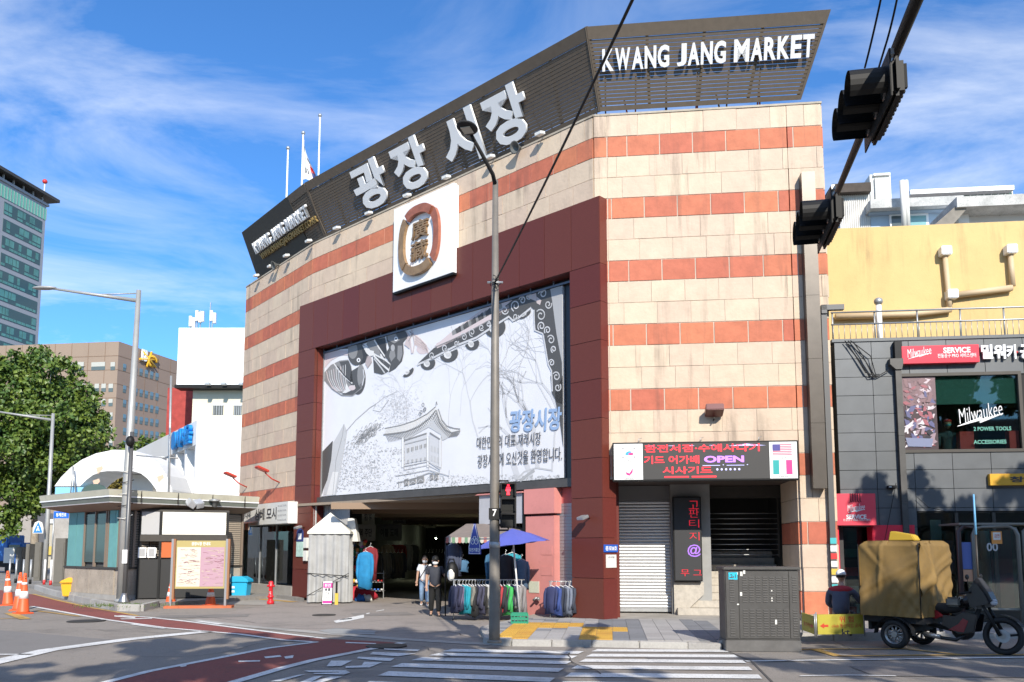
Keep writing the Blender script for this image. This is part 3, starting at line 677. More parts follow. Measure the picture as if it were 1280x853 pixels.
GR = {0: (.01,) * 3, 1: (.045, .043, .042), 2: (.085, .082, .078), 3: (.25, .245, .24), 4: (.40, .40, .40), 5: (.52, .52, .52), 6: (.58, .58, .59), 7: (.7, .69, .67), 8: (.8, .8, .8)}
nm = {1: 'tree_print', 2: 'shade_print', 3: 'wing_print', 4: 'eave_print', 5: 'motif_print', 6: 'detail_print', 7: 'highlight_print', 8: 'eye_print'}
for (g, ly, pk), mb_ in inks.items():
    c_ = GR[g]
    if pk: c_ = (min(1, c_[0] * 1.08), c_[1] * .92, c_[2] * .9)
    mb_.build(nm[ly], mat('ink_%d_%d' % (g, pk), c_, .45), bb, MBB, kind='stuff')
inkb = mat('ink_text', (.04, .04, .045), .4); inkblue = mat('ink_blue', (.28, .40, .60), .4)
def btext(s, x0, x1, yc0, yc1, h, mm, bold=.02, sp=1.0, y=-.028):
    a = on(MBB, x0, yc0, y); b = on(MBB, x1, yc1, y); hh = h
    ang = -math.atan2(b[1] - a[1], b[0] - a[0])
    text(s, MBB, bb, mm, (a[0] + b[0]) / 2, (a[1] + b[1]) / 2, b[0] - a[0], hh, y, .002, bold, 0, sp, ang)
btext('광장시장', 637, 702, 527, 523, .58, inkblue, .03)
btext('대한민국의 대표 재래시장', 596, 676, 554, 548, .33, inkb, -.004)
btext('광장시장에 오신것을 환영합니다.', 597, 702.5, 577, 567, .35, inkb, -.004)
# ---------------- emblem sign
eb = thing('emblem_sign', FB @ Matrix.Translation((0, -PT - .004, 0)), 'white square plaque with bronze oval ring and two Chinese characters above the portal', 'sign')
ME = root_mat(eb); TH_E = .14; yf = -TH_E
cor = [on(ME, 490.5, 365, yf), on(ME, 567, 341.5, yf), on(ME, 566.5, 230.5, yf), on(ME, 493, 260, yf)]
ex0 = (cor[0][0] + cor[3][0]) / 2; ex1 = (cor[1][0] + cor[2][0]) / 2; ez0 = (cor[0][1] + cor[1][1]) / 2; ez1 = (cor[2][1] + cor[3][1]) / 2
print('emblem', cor)
m_ = MB(); m_.box(ex0, ex1, -TH_E, PT + .004 - .05 + .0, ez0, ez1) ; 
m_ = MB(); m_.box(ex0, ex1, -TH_E, -.004, ez0, ez1); m_.box(ex0 + .02, ex1 - .02, -.01, .08, ZT + .02, ez1 - .02)
m_.build('plaque', white, eb, ME, bevel=.006)
m_ = MB(); m_.box(ex0 - .01, ex1 + .01, -TH_E + .01, -.01, ez0 - .06, ez0 - .002); m_.build('lower_trim', black, eb, ME)
bronze = mat('aged_bronze', (.36, .22, .11), .4, .45, var=.35, scale=5); bronzer = mat('red_bronze', (.42, .14, .08), .4, .35, var=.3, scale=5)
ecx, ecz = on(ME, 525.5, 300.5, yf); rx = (on(ME, 549, 300, yf)[0] - on(ME, 501, 300, yf)[0]) / 2; rz = (ez1 - ez0) * .40
def ringseg(a0, a1, ri, ro, d0, d1, mm):
    q = MB(); n = 12; P = []
    A_ = [math.radians(a0 + (a1 - a0) * i / n) for i in range(n + 1)]
    sup = lambda t, r_: (ecx + rx * r_ * math.copysign(abs(math.cos(t)) ** .8, math.cos(t)), ecz + rz * r_ * math.copysign(abs(math.sin(t)) ** .8, math.sin(t)))
    for i in range(n):
        po = [sup(A_[i], ro), sup(A_[i + 1], ro), sup(A_[i + 1], ri), sup(A_[i], ri)]
        q.prism(po, -TH_E - d1, -TH_E - d0)
    q.build('ring_segment', mm, eb, ME)
ringseg(48, 128, .76, 1.0, .0, .13, bronzer); ringseg(228, 308, .76, 1.0, .0, .13, bronze)
ringseg(-44, 40, .78, 1.04, .0, .10, bronzer); ringseg(136, 220, .78, 1.04, .0, .10, bronze)
text('廣', ME, eb, bronze, ecx + .02, ecz + rz * .31, rx * .84, rz * .54, -TH_E - .04, .035, .008)
text('藏', ME, eb, bronze, ecx + .0, ecz - rz * .3, rx * .86, rz * .54, -TH_E - .04, .035, .008)
# ================================================================ rooftop sign
rs = thing('rooftop_sign', Matrix.Translation((0, 24, 12.5)), 'long dark slatted sign leaning out over the parapet with white raised letters', 'sign')
LEAN = math.atan2(.88, 1.7); LS = 1.915
def tilt(Fm): return Fm @ Matrix.Translation((0, .45, 12.55)) @ Matrix.Rotation(LEAN, 4, 'X')
TA, TB, TC = tilt(FA), tilt(FB), tilt(FC)
slat_m = mat('sign_slat_brown', (.11, .085, .062), .75, .0, var=.15, scale=6); sign_bk = mat('sign_frame_dark', (.030, .027, .022), .6)
def lerp(a, b, t): return a + (b - a) * t
def facet(Tm, xl, xr, solid_to=None, n=17):     # xl,xr = (bottom, top)
    e = lambda t, side: lerp(side[0], side[1], t)
    top0 = .85
    q = MB(); q.prism([(e(top0, xl), LS * top0), (e(top0, xr), LS * top0), (xr[1], LS), (xl[1], LS)], -.03, .03); q.build('top_board', slat_m, rs, Tm)
    q = MB(); q.prism([(xl[0], 0), (xr[0], 0), (e(.06, xr), LS * .06), (e(.06, xl), LS * .06)], -.03, .03); q.build('bottom_board', slat_m, rs, Tm)
    for i in range(n):
        t0 = .07 + (top0 - .07) * i / n; t1 = t0 + (top0 - .07) / n * .86
        q = MB(); q.prism([(e(t0, xl), LS * t0), (e(t0, xr), LS * t0), (e(t1, xr), LS * t1), (e(t1, xl), LS * t1)], -.012, .055); q.build('slat', slat_m, rs, Tm)
    # uprights behind the slats
    ln = xr[0] - xl[0]; m = max(2, round(ln / 1.2))
    for i in range(m + 1):
        xb = lerp(xl[0] + .05, xr[0] - .05, i / m); xt = lerp(xl[1] + .05, xr[1] - .05, i / m)
        q = MB(); q.prism([(xb - .035, .0), (xb + .035, 0), (xt + .035, LS), (xt - .035, LS)], .032, .09); q.build('upright', sign_bk, rs, Tm)
    for xx in (xl, xr):
        q = MB(); q.prism([(xx[0] - .03, 0), (xx[0] + .03, 0), (xx[1] + .03, LS), (xx[1] - .03, LS)], -.028, .04); q.build('edge_bar', slat_m, rs, Tm)
facet(TA, (.153, -.147), (4.98, 5.53)); facet(TB, (-.03, .03), (LB - .153, LB + .147)); facet(TC, (.08, .43), (LC + .03, LC - .03))
q = MB(); q.prism([(.1, .03), (LC - 1.25, .03), (LC - 1.35, LS - .02), (.45, LS - .02)], -.045, -.016); q.build('face_panel', sign_bk, rs, TC)
wl = mat('letter_white', (.82, .82, .82), .45)
def tpos(Tm, x, y, yl=-.1): return on(Tm, x, y, yl)
def tline(s, Tm, xa, ya, xb, yb, h, mm, ext=.04, bold=.012, yl=-.08, sp=1.0, nm='lettering'):
    a = tpos(Tm, xa, ya, yl); b = tpos(Tm, xb, yb, yl)
    return text(s, Tm, rs, mm, (a[0] + b[0]) / 2, (a[1] + b[1]) / 2, b[0] - a[0], h, yl, ext, bold, 0, sp, -math.atan2(b[1] - a[1], b[0] - a[0]), nm)
# KWANG JANG MARKET on the right facet, one letter at a time
a = tpos(TA, 752, 76); b = tpos(TA, 1018, 57); hh = abs(tpos(TA, 885, 50)[1] - tpos(TA, 885, 80)[1])
S = 'KWANG JANG MARKET'; wd = {'W': 1.3, 'M': 1.28, ' ': .5, 'J': .82, 'E': .88, 'T': .92}; tot = sum(wd.get(c, 1.0) for c in S)
x = a[0]
for c in S:
    wv = wd.get(c, 1.0) / tot * (b[0] - a[0]); t = (x + wv / 2 - a[0]) / (b[0] - a[0])
    if c != ' ': text(c, TA, rs, wl, x + wv / 2, lerp(a[1], b[1], t), wv * .9, hh * .95, -.10, .03, .036, 0, 1, 0, 'letter')
    x += wv
for ch, (xa, ya, xb, yb) in zip('광장시장', ((434, 219, 481, 219), (485, 197, 533, 197), (545, 163, 597, 163), (599, 137, 659, 137))):
    p0 = tpos(TB, (xa + xb) / 2, ya, -.12)
    w_ = tpos(TB, xb, ya, -.12)[0] - tpos(TB, xa, ya, -.12)[0]
    text(ch, TB, rs, wl, p0[0], LS * .46, abs(w_) * .99, LS * .74, -.08, .035, .036, 0, 1, 0, 'letter')
gold = mat('letter_gold', (.35, .24, .09), .4, .4)
a = tpos(TC, 318, 306); b = tpos(TC, 383, 262)
print('C text', a, b, LS)
S = 'KWANG JANG MARKET'; x0_, x1_ = a[0] - .1, b[0] + .1
x = x0_
for c in S:
    wv = wd.get(c, 1.0) / tot * (x1_ - x0_)
    if c != ' ': text(c, TC, rs, wl, x + wv / 2, LS * .56, wv * .86, .42, -.12, .05, .03, 0, 1, 0, 'letter')
    x += wv
text('WWW.KWANGJANGMARKET.CO.KR', TC, rs, gold, (x0_ + x1_) / 2 + .25, LS * .34, x1_ - x0_ + .1, .3, -.09, .03, .02)
# red and black steel braces and spotlights between sign and parapet
rsteel = mat('red_lead_steel', (.33, .05, .05), .6)
for Fm, Ln in ((FA, LA - .2), (FB, LB), (FC, LC)):
    n = int(Ln / .75)
    for i in range(n):
        x = .3 + i * .75; q = MB(); q.tube([(x, .5, 11.4), (x + R.choice((-.3, .3, 0)), .5, 12.9)], .022, 5); q.tube([(x, .9, 11.4), (x + .3, -.02, 13.6 - .25)], .018, 5) if i % 3 == 9 else None
        q.tube([(x, 1.9, 11.4), (x, .25, 13.3)], .02, 5); q.build('brace', rsteel if i % 2 else sign_bk, rs, Fm)
    q = MB(); q.box(.1, Ln - .1, .78, .83, 12.3, 12.36); q.build('rail', rsteel, rs, Fm)
fl0 = None
fm = mat('floodlight_body', (.75, .75, .72), .4); k = 0
spots = [(FC, 325, 346), (FC, 343, 331), (FC, 363, 320), (FC, 391, 299), (FB, 426, 283), (FB, 466, 262), (FB, 514, 240), (FB, 563, 222), (FB, 618, 197), (FB, 680, 169)]
for i, (Fm, px_, py_) in enumerate(spots):
    x_, z_ = on(Fm, px_, py_, -.1); Mx = Fm @ Matrix.Translation((x_, 0, ZP + .05))
    if fl0 is None:
        fl0 = thing('floodlight', Mx, '', 'lamp', 'small white floodlights along the parapet under the rooftop sign')
        q = MB(); q.box(-.11, .11, -.34, -.16, .02, .1, Matrix.Rotation(.25, 4, 'X')); q.build('lamp_head', fm, fl0, None, bevel=.01); q = MB(); q.tube([(0, .1, 0), (0, -.05, .06), (0, -.2, .03)], .012, 6); q.build('bracket', sign_bk, fl0)
        o = fl0
    else: o = copy_tree(fl0, Mx)
    o['label'] = 'white parapet floodlight under the dark sign, ' + ['at the far left end', 'second from the left end', 'third from the left end', 'at the bend of the sign', 'just left of the first big Korean letter', 'below the first big Korean letter', 'below the second big Korean letter', 'left of the third big Korean letter leg', 'right of the lamp post top', 'below the right end of the last Korean letter'][i]
q = thing('loudspeaker', FB @ Matrix.Translation((on(FB, 653, 182)[0], -.05, ZP + .05)), 'grey horn loudspeaker on the parapet below the last Korean letter', 'loudspeaker')
m_ = MB(); m_.lathe([(.03, 0), (.05, .1), (.16, .26), (.17, .27), (.14, .26), (.03, .12)], 14, Matrix.Rotation(1.9, 4, 'X')); m_.build('horn', mat('horn_grey', (.12, .12, .11), .5), q); m_ = MB(); m_.box(-.03, .03, -.02, .1, 0, .1); m_.build('bracket', black, q)
lsp2 = copy_tree(q, FC @ Matrix.Translation((on(FC, 351, 327)[0], -.05, ZP + .05)), 'grey horn loudspeaker on the parapet at the left end of the sign'); q['group'] = lsp2['group'] = 'horn loudspeakers on the parapet'
# flagpoles on the roof behind the sign
def pole(x, y0, y1, Y, flagc=None, label='', fl=False):
    a = AT(x, y0, Y); b = AT(x, y1, Y); t = thing('flagpole', Matrix.Translation((a.x, a.y, 11.4)), label, 'flagpole', 'flagpoles on the market roof')
    q = MB(); q.tube([(0, 0, 0), (0, 0, a.z - 11.4)], [.06, .035], 8); q.build('mast', white, t); q = MB(); q.ball((0, 0, a.z - 11.4 + .06), .09); q.build('finial', steel, t); return t, a
pole(360, 187, 240, 36, label='short bare white flagpole, left of the three on the roof')
pole(400, 146, 230, 37, label='tall bare white flagpole, right of the three on the roof')
t, a = pole(379, 168, 225, 36, label='white flagpole flying the Korean flag, middle of the three')
fg = thing('korean_flag', Matrix.Translation(AT(379, 170, 36)), 'limp white national flag with red and blue roundel on the middle flagpole', 'flag')
q = flatM(MB()); n = 12; m = 14
def fp(u, v): # u out from pole, v down
    wx = .85 * u * (.15 + .85 * v); return (wx, .12 * math.sin(u * 9 + v * 2), -2.0 * v - .55 * u * (1 - v) - .3 * u)
for i in range(n):
    for j in range(m): q.quadf(fp(i / n, j / m), fp((i + 1) / n, j / m), fp((i + 1) / n, (j + 1) / m), fp(i / n, (j + 1) / m))
q.build('cloth', white, fg)
def patch(u0, u1, v0, v1, mm, nm_='emblem_patch'):
    q = flatM(MB()); k = 6
    for i in range(k):
        for j in range(k):
            P = [fp(lerp(u0, u1, (i + a) / k), lerp(v0, v1, (j + b) / k)) for a, b in ((0, 0), (1, 0), (1, 1), (0, 1))]
            q.quadf(*[(p[0], p[1] - .012, p[2]) for p in P])
    q.build(nm_, mm, fg)
patch(.62, .98, .5, .68, redp, 'red_half'); patch(.62, .98, .68, .9, navy, 'blue_half')
for u in (.2, .3, .4): patch(u, u + .05, .7, .84, black, 'trigram')
for u in (.55, .62, .7): patch(u, u + .04, .3, .42, black, 'trigram')
# ================================================================ right side shop recess below the LED sign
RZ0, RZ1 = PV, 3.27
m_ = MB(); m_.box(.3, 2.2, 1.98, 2.2, 0, 3.4)
m_.build('recess_back_wall', mat('recess_wall', (.13, .115, .10), .8, var=.2), mk, FA)
m_ = MB(); m_.box(.02, 4.56, .0, 3.2, 3.29, 3.5); m_.build('recess_soffit', mat('soffit_brown', (.07, .055, .05), .7), mk, FA)
m_ = MB(); m_.box(1.95, 4.58, 3.9, 4.0, 0, 3.6); m_.box(1.9, 1.99, 2.2, 3.9, 0, 3.5); m_.box(4.57, 4.62, 1.9, 3.9, 0, 3.5); m_.build('recess_back_wall', blackm, mk, FA)
sx0, sx1 = on(FA, 774.5, 700, 1.9)[0], on(FA, 838.5, 700, 1.9)[0]
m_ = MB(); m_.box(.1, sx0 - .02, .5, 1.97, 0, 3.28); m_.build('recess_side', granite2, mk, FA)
sh = thing('roller_shutter', FA @ Matrix.Translation((sx0, 1.9, PV + .04)), 'closed silver roller shutter under the left half of the LED sign', 'shutter')
MS = root_mat(sh); sw = sx1 - sx0
slm = MB(); slm.prism([(0, 0), (sw, 0), (sw, .075), (0, .075)], -.012, .0); slm.v = [(x, y - (.012 if 0.02 < 0 else 0), z) for x, y, z in slm.v]
prof = MB(); n_ = 5
for i in range(n_):
    t0, t1 = i / n_, (i + 1) / n_; y0 = -.016 * math.sin(math.pi * t0); y1 = -.016 * math.sin(math.pi * t1)
    prof.quadf((0, y0, .076 * t0), (sw, y0, .076 * t0), (sw, y1, .076 * t1), (0, y1, .076 * t1))
prof.box(0, sw, .001, .01, 0, .072); me_sl = prof.mesh('slat', silver)
for i in range(34): put('slat', me_sl, sh, MS @ Matrix.Translation((0, 0, .08 + i * .079)))
m_ = MB(); m_.box(0, sw, -.02, .02, 0, .078); m_.build('bottom_rail', steel, sh, MS)
m_ = MB(); m_.box(0, sw, -.03, .07, .08 + 34 * .079, 3.14); m_.build('shutter_box', mat('box_grey', (.2, .2, .2), .5), sh, MS)
for xx in (-.05, sw): m_ = MB(); m_.box(xx, xx + .05, -.04, .06, -.03, 3.14); m_.build('guide_rail', darkm, sh, MS)
# LED sign
led = thing('led_sign', FA @ Matrix.Translation((.34, -.06, 3.22)), 'wide LED message board with red Korean text and small flags over the shuttered shop', 'sign')
ML = root_mat(led); c1 = on(FA, 765, 555, -.3); c2 = on(FA, 999, 599, -.3); lw = on(ML, 998.5, 570, -.24)[0] - on(ML, 765.5, 570, -.24)[0]; lx = on(ML, 765.5, 570, -.24)[0]
lz0 = on(ML, 880, 601, -.24)[1]; lz1 = on(ML, 880, 552, -.24)[1]
m_ = MB(); m_.box(lx, lx + lw, -.24, .05, lz0, lz1); m_.build('cabinet', black, led, ML, bevel=.01)
def lp(x, y): return on(ML, x, y, -.25)
p0 = lp(768, 0); 
def lpan(xa, xb, mm, nm_, inset=.035):
    q = MB(); a = lp(xa, 575)[0]; b = lp(xb, 575)[0]; q.box(a, b, -.252, -.241, lz0 + inset, lz1 - inset); q.build(nm_, mm, led, ML); return a, b
whp = mat('lightbox_white', (.8, .8, .78), .3)
pa = lpan(767.5, 803.5, whp, 'white_panel'); pb_ = lpan(962, 996.5, whp, 'white_panel'); pc = lpan(804, 961.5, mat('led_panel', (.04, .038, .036), .6, var=.1, scale=40), 'display_panel')
ledr = mat('led_red', (.5, .02, .02), .4, emit=(1, .03, .06), es=1.1); ledp = mat('led_purple', (.3, .1, .6), .4, emit=(.55, .25, 1), es=1.0); ledw = mat('led_blue_white', (.4, .4, .6), .4, emit=(.5, .5, 1), es=.8)
hL = lz1 - lz0; zc = lambda f: lz0 + hL * f
def lt(s, xa, xb, f, h, mm, bold=.02): a = lp(xa, 575)[0]; b = lp(xb, 575)[0]; text(s, ML, led, mm, (a + b) / 2, zc(f), b - a, hL * h, -.256, .003, bold)
lt('환전서점·수예사다기', 806, 950, .83, .2, ledr); lt('기드 어가배', 805, 874, .54, .21, ledr); lt('OPEN', 880, 930, .54, .17, ledp, .04); lt('시사기드', 828, 890, .27, .19, ledr); lt('……', 895, 925, .28, .06, ledw); lt('—— · —— ·', 878, 935, .39, .03, ledw); lt('· · · · ▲', 800 + 10, 958, .9, .05, ledw); lt('▬▬ ▬▬', 830, 895, .1, .04, ledr)
# flags printed on the white panels
def rect(x0, x1, z0, z1, mm, nm_='flag_print', y=-.254): q = MB(); q.box(x0, x1, y, y + .0015, z0, z1); q.build(nm_, mm, led, ML)
fx0, fx1 = pb_[0] + .07, pb_[1] - .11; fz1 = zc(.9); fz0 = zc(.6)
for i in range(7): rect(fx0, fx1, fz1 - (fz1 - fz0) * (i + .55) / 7, fz1 - (fz1 - fz0) * i / 7, mat('flag_magenta', (.6, .08, .16), .4), 'flag_stripe')
rect(fx0, fx0 + (fx1 - fx0) * .4, fz0 + (fz1 - fz0) * .45, fz1, mat('flag_navy', (.07, .06, .25), .4), 'flag_canton', -.256)
ww = (fx1 - fx0); rect(fx0, fx0 + ww * .32, zc(.14), zc(.5), mat('flag_teal', (.02, .33, .32), .4), 'flag_stripe'); rect(fx1 - ww * .32, fx1, zc(.14), zc(.5), mat('flag_pink', (.7, .04, .22), .4), 'flag_stripe')
text('U.S.A', ML, led, inkb, (fx0 + fx1) / 2, zc(.55), .2, .035, -.2535, .001, 0); text('ITALIA', ML, led, inkb, (fx0 + fx1) / 2, zc(.09), .24, .035, -.2535, .001, 0)
kx = (pa[0] + pa[1]) / 2
text('KOREA', ML, led, inkb, kx, zc(.52), .2, .035, -.2535, .001, 0); text('TAIWAN', ML, led, inkb, kx, zc(.07), .22, .035, -.2535, .001, 0)
m_ = flatM(MB()); m_.flat([(kx + .07 * math.cos(t), zc(.72) + .045 * math.sin(t) + .02 * math.cos(t)) for t in [i * .52 for i in range(12)]], -.254); m_.build('flag_print', mat('flag_blue', (.05, .35, .6), .4), led, ML)
m_ = flatM(MB()); m_.flat([(kx + .06 + .06 * math.cos(t), zc(.7) + .03 * math.sin(t)) for t in [i * .52 for i in range(12)]], -.2555); m_.build('flag_print', MATS['flag_pink'], led, ML)
for dx, dz in ((-.12, .84), (.14, .84), (-.12, .62), (.14, .62)): rect(kx + dx - .025, kx + dx + .025, zc(dz) - .02, zc(dz) + .02, mat('flag_grey', (.35, .35, .35), .5), 'trigram')
m_ = flatM(MB()); m_.flat([(kx - .06, zc(.24)), (kx + .02, zc(.2)), (kx + .1, zc(.34)), (kx + .09, zc(.22)), (kx + .02, zc(.14)), (kx - .05, zc(.17))], -.254); m_.build('flag_print', MATS['flag_pink'], led, ML)
for i, xx in enumerate((.6, 2.0, 3.3)):
    m_ = MB(); m_.tube([(lx + xx, -.1, lz1), (lx + xx, -.1, lz1 + .09), (lx + xx + .08, -.05, lz1 + .12)], .008, 5); m_.build('hanger_wire', steel, led, ML)
# red floodlight above the LED sign
rl = thing('wall_floodlight', FA @ Matrix.Translation((*[on(FA, 893, 520, -.25)[0]], 0, on(FA, 893, 520, -.25)[1] - .05)), 'dark red floodlight bracketed on the wall above the LED board', 'lamp')
Mr = root_mat(rl); m_ = MB(); m_.box(-.2, .2, -.48, -.12, 0, .16, Matrix.Rotation(-.35, 4, 'X')); m_.build('lamp_head', mat('lamp_dark_red', (.12, .02, .02), .4), rl, Mr, bevel=.015)
m_ = MB(); m_.tube([(0, 0, -.02), (0, -.25, .0)], .02, 6); m_.build('bracket', black, rl, Mr)
# vertical LED sign
vx0, vx1 = on(FA, 841.5, 660, 1.35)[0], on(FA, 877, 660, 1.35)[0]; vz0 = on(FA, 860, 727, 1.35)[1]; vz1 = on(FA, 860, 621, 1.35)[1]
v = thing('vertical_led_sign', FA @ Matrix.Translation((vx0, 1.35, vz0)), 'narrow upright black LED board with red Korean letters beside the stairs', 'sign')
Mv = root_mat(v); vw = vx1 - vx0; vh = vz1 - vz0
m_ = MB(); m_.box(0, vw, 0, .2, 0, vh); m_.build('cabinet', black, v, Mv, bevel=.01); m_ = MB(); m_.box(.03, vw - .03, -.006, 0, .03, vh - .03); m_.build('display_panel', mat('led_panel_dark', (.025, .025, .027), .5), v, Mv)
for ch, f in (('고', .9), ('판', .8), ('티', .68), ('지', .53)): text(ch, Mv, v, mat('led_red_dim', (.4, .01, .02), .4, emit=(1, .02, .05), es=.45), vw * .74, vh * f, .24, .2, -.009, .002, -.012)
text('@', Mv, v, mat('led_purple_dim', (.25, .1, .5), .4, emit=(.5, .25, 1), es=.45), vw * .72, vh * .36, .32, .3, -.009, .002, .01); text('무 그', Mv, v, MATS['led_red_dim'], vw * .6, vh * .1, .5, .16, -.009, .002, -.004)
m_ = MB(); m_.box(vx0 - .04, vx1 + .24, 1.6, 2.0, 0, 3.3); m_.build('pier', mat('pier_grey', (.3, .3, .29), .8, var=.15), mk, FA)
# stairs
stx0 = on(FA, 847, 768, 1.4)[0]; st = MB(); cst = mat('worn_terrazzo', (.45, .41, .35), .8, var=.2, scale=10, dirt=.35)
for i in range(9):
    q = MB(); q.box(stx0 + (0 if i < 3 else .35), 4.56, 1.3 + i * .28, 3.9, PV + i * .17, PV + (i + 1) * .17); q.build('stair_step', cst, mk, FA, bevel=.008)
m_ = MB(); m_.prism([(0, 0), (.2, .0), (.72, .5), (.72, .78), (0, .78)], 0, .05); m_.build('plinth_panel', cst, mk, FA @ Matrix.Translation((vx0, 1.5, PV)))
# grille over the dark stairwell
gx0 = on(FA, 880, 660, 2.3)[0]
gr = thing('security_grille', FA @ Matrix.Translation((gx0, 2.3, 1.5)), 'dark steel grille with horizontal bars across the stairwell beside the LED board', 'grille')
Mg = root_mat(gr)
for i in range(9):
    m_ = MB(); m_.tube([(0, 0, .05 + i * .13), (4.5 - gx0, 0, .05 + i * .13)], .012, 6); m_.build('bar', steel, gr, Mg)
for xx in (0, 4.5 - gx0): m_ = MB(); m_.box(xx - .02, xx + .02, -.02, .02, 0, 1.75); m_.build('post', darkm, gr, Mg)
m_ = MB(); m_.box(gx0, 4.56, 2.2, 2.35, 2.98, 3.28); m_.build('grille_housing', darkm, mk, FA)
# downpipe duct
dx0 = on(FA, 1003, 400, -.3)[0]; 
for lab, xa, xb, yt, yb_, dep in (('wide brown sheet-metal duct running down the wall beside the LED board', 1000, 1017, 216, 611, .28),):
    x0_ = on(FA, xa, 216, -dep)[0]; z1_ = on(FA, xa, yt, -dep)[1]; z0_ = on(FA, 1018, yb_, -dep)[1]
    t = thing('wall_duct', FA @ Matrix.Translation((x0_ + .02, -.05, z0_)), lab, 'duct'); Mt = root_mat(t)
    n = 5; hh = (z1_ - z0_) / n
    for i in range(n): m_ = MB(); m_.box(0, .3, -dep, 0, i * hh + .003, (i + 1) * hh - .003); m_.build('duct_section', mat('duct_brown', (.10, .085, .07), .35, .5, var=.15), t, Mt)
x0_ = on(FA, 1023, 400, -.1)[0]; z1_ = on(FA, 1023, 383, -.1)[1]
t = thing('rain_pipe', FA @ Matrix.Translation((x0_ + .05, -.12, .1)), 'square grey rain pipe with an elbow at its top, right edge of the market wall', 'pipe'); Mt = root_mat(t)
m_ = MB(); m_.box(0, .12, -.06, .06, 0, z1_ - .3); m_.build('pipe_run', mat('pipe_grey', (.09, .09, .09), .5, .3), t, Mt); m_ = MB(); m_.box(0, .12, -.1, .06, z1_ - .3, z1_ - .1); m_.box(0.001, .5, -.1, .04, z1_ - .22, z1_ - .101, Matrix.Rotation(-.0, 4, 'Y')); m_.build('elbow', MATS['pipe_grey'], t, Mt)
cols = ['white_paint', 'worn_white_road_paint', 'off_white']
stk = mat('sticker_teal', (.05, .4, .42), .5); sty = mat('sticker_yellow', (.6, .42, .06), .5)
for i in range(9):
    m_ = MB(); zb_ = .35 + i * .17; m_.box(-.005, .13, -.066, -.061, zb_, zb_ + .13); m_.build('sticker', [MATS['white_paint'], MATS['off_white'], stk, MATS['white_paint'], sty, MATS['off_white'], redp, MATS['white_paint'], stk][i], t, Mt)
# number plate and notice on the column, camera lamp
x_, z_ = on(FR2, 758, 686, 0)
pl = thing('address_plate', FR2 @ Matrix.Translation((0, 0, 0)), 'small blue address plate on the right granite column', 'sign'); Mp = root_mat(pl)
xa, za = on(Mp, 755.5, 690.5, -.03); xb, zb2 = on(Mp, 772.5, 681, -.03); m_ = MB(); m_.box(xa, xb, -.03, -.007, za, zb2); m_.build('plate', mat('plate_blue', (.02, .1, .45), .4), pl, Mp); text('종로8호', Mp, pl, white, (xa + xb) / 2, (za + zb2) / 2, (xb - xa) * .85, (zb2 - za) * .6, -.033, .001, .02)
nt_ = thing('notice_sheet', Mp, 'white paper notice below the blue address plate', 'notice'); xa, za = on(Mp, 758, 710, -.02); xb, zb2 = on(Mp, 770.5, 693.5, -.02); m_ = MB(); m_.box(xa, xb, -.02, -.007, za, zb2); m_.build('sheet', offw, nt_, Mp); text('안내문', Mp, nt_, inkb, (xa + xb) / 2, zb2 - .06, (xb - xa) * .6, .04, -.022, .001, 0)
def seccam(Mb, label):
    t = thing('security_camera', Mb, label, 'camera', 'small silver wall lamps on the granite columns')
    m_ = MB(); m_.box(-.1, .1, -.36, -.14, .0, .07, Matrix.Rotation(.3, 4, 'X')); m_.build('housing', steel, t, None, bevel=.01); m_ = MB(); m_.tube([(0, 0, -.05), (0, -.2, -.01)], .015, 6); m_.build('bracket', black, t)
for (px_, py_), lb in (((730, 645), 'small silver lamp casting a shadow on the right granite column'), ((374, 658), 'small silver lamp on the left granite column')):
    x_, z_ = on(FB, px_, py_, -PT - .2); seccam(FB @ Matrix.Translation((x_, -PT, z_)), lb)
x_, z_ = on(FB, 375.5, 679, -PT)
t = thing('notice_plaque', FB @ Matrix.Translation((x_, -PT - .012, z_)), 'rounded blue plaque with white and green panel on the left granite column', 'sign'); Mt = root_mat(t)
m_ = MB(); m_.prism([(-.2, .05), (.2, .05), (.2, .35), (.14, .45), (0, .5), (-.14, .45), (-.2, .35)], -.02, 0); m_.build('blue_plate', navy, t, Mt); m_ = MB(); m_.box(-.2, .2, -.021, 0, -.45, .04); m_.build('lower_plate', mat('pale_green', (.45, .62, .55), .5, var=.3, scale=9), t, Mt); m_ = MB(); m_.box(-.1, .1, -.026, -.02, .12, .32); m_.build('panel', white, t, Mt)
t = thing('meter_boxes', FB @ Matrix.Translation((on(FB, 384, 690, -PT)[0], -PT, on(FB, 384, 690, -PT)[1])), 'two small pale boxes stacked on the edge of the left granite column', 'box'); Mt = root_mat(t)
for z_ in (-.3, .12): m_ = MB(); m_.box(-.1, .12, -.1, 0, z_, z_ + .34); m_.build('box', offw, t, Mt, bevel=.01)
# two red floodlights on facet C
for (px_, py_), lb in (((302, 603), 'red arm floodlight on the banded wall, left of the pair above the shop'), ((343, 597), 'red arm floodlight on the banded wall, right of the pair above the shop')):
    x_, z_ = on(FC, px_ + 8, py_ + 3, 0)
    t = thing('arm_floodlight', FC @ Matrix.Translation((x_, -.04, z_)), lb, 'lamp', 'red floodlights above the costume shop'); Mt = root_mat(t)
    m_ = MB(); m_.box(-.16, .16, -.95, -.5, .0, .09, Matrix.Translation((0, 0, .05)) @ Matrix.Rotation(-.35, 4, 'X')); m_.build('lamp_head', mat('lamp_red', (.45, .05, .03), .4), t, Mt, bevel=.02)
    m_ = MB(); m_.tube([(0, 0, -.1), (0, -.3, .02), (0, -.55, .22)], .025, 6); m_.build('arm', MATS['lamp_red'], t, Mt)
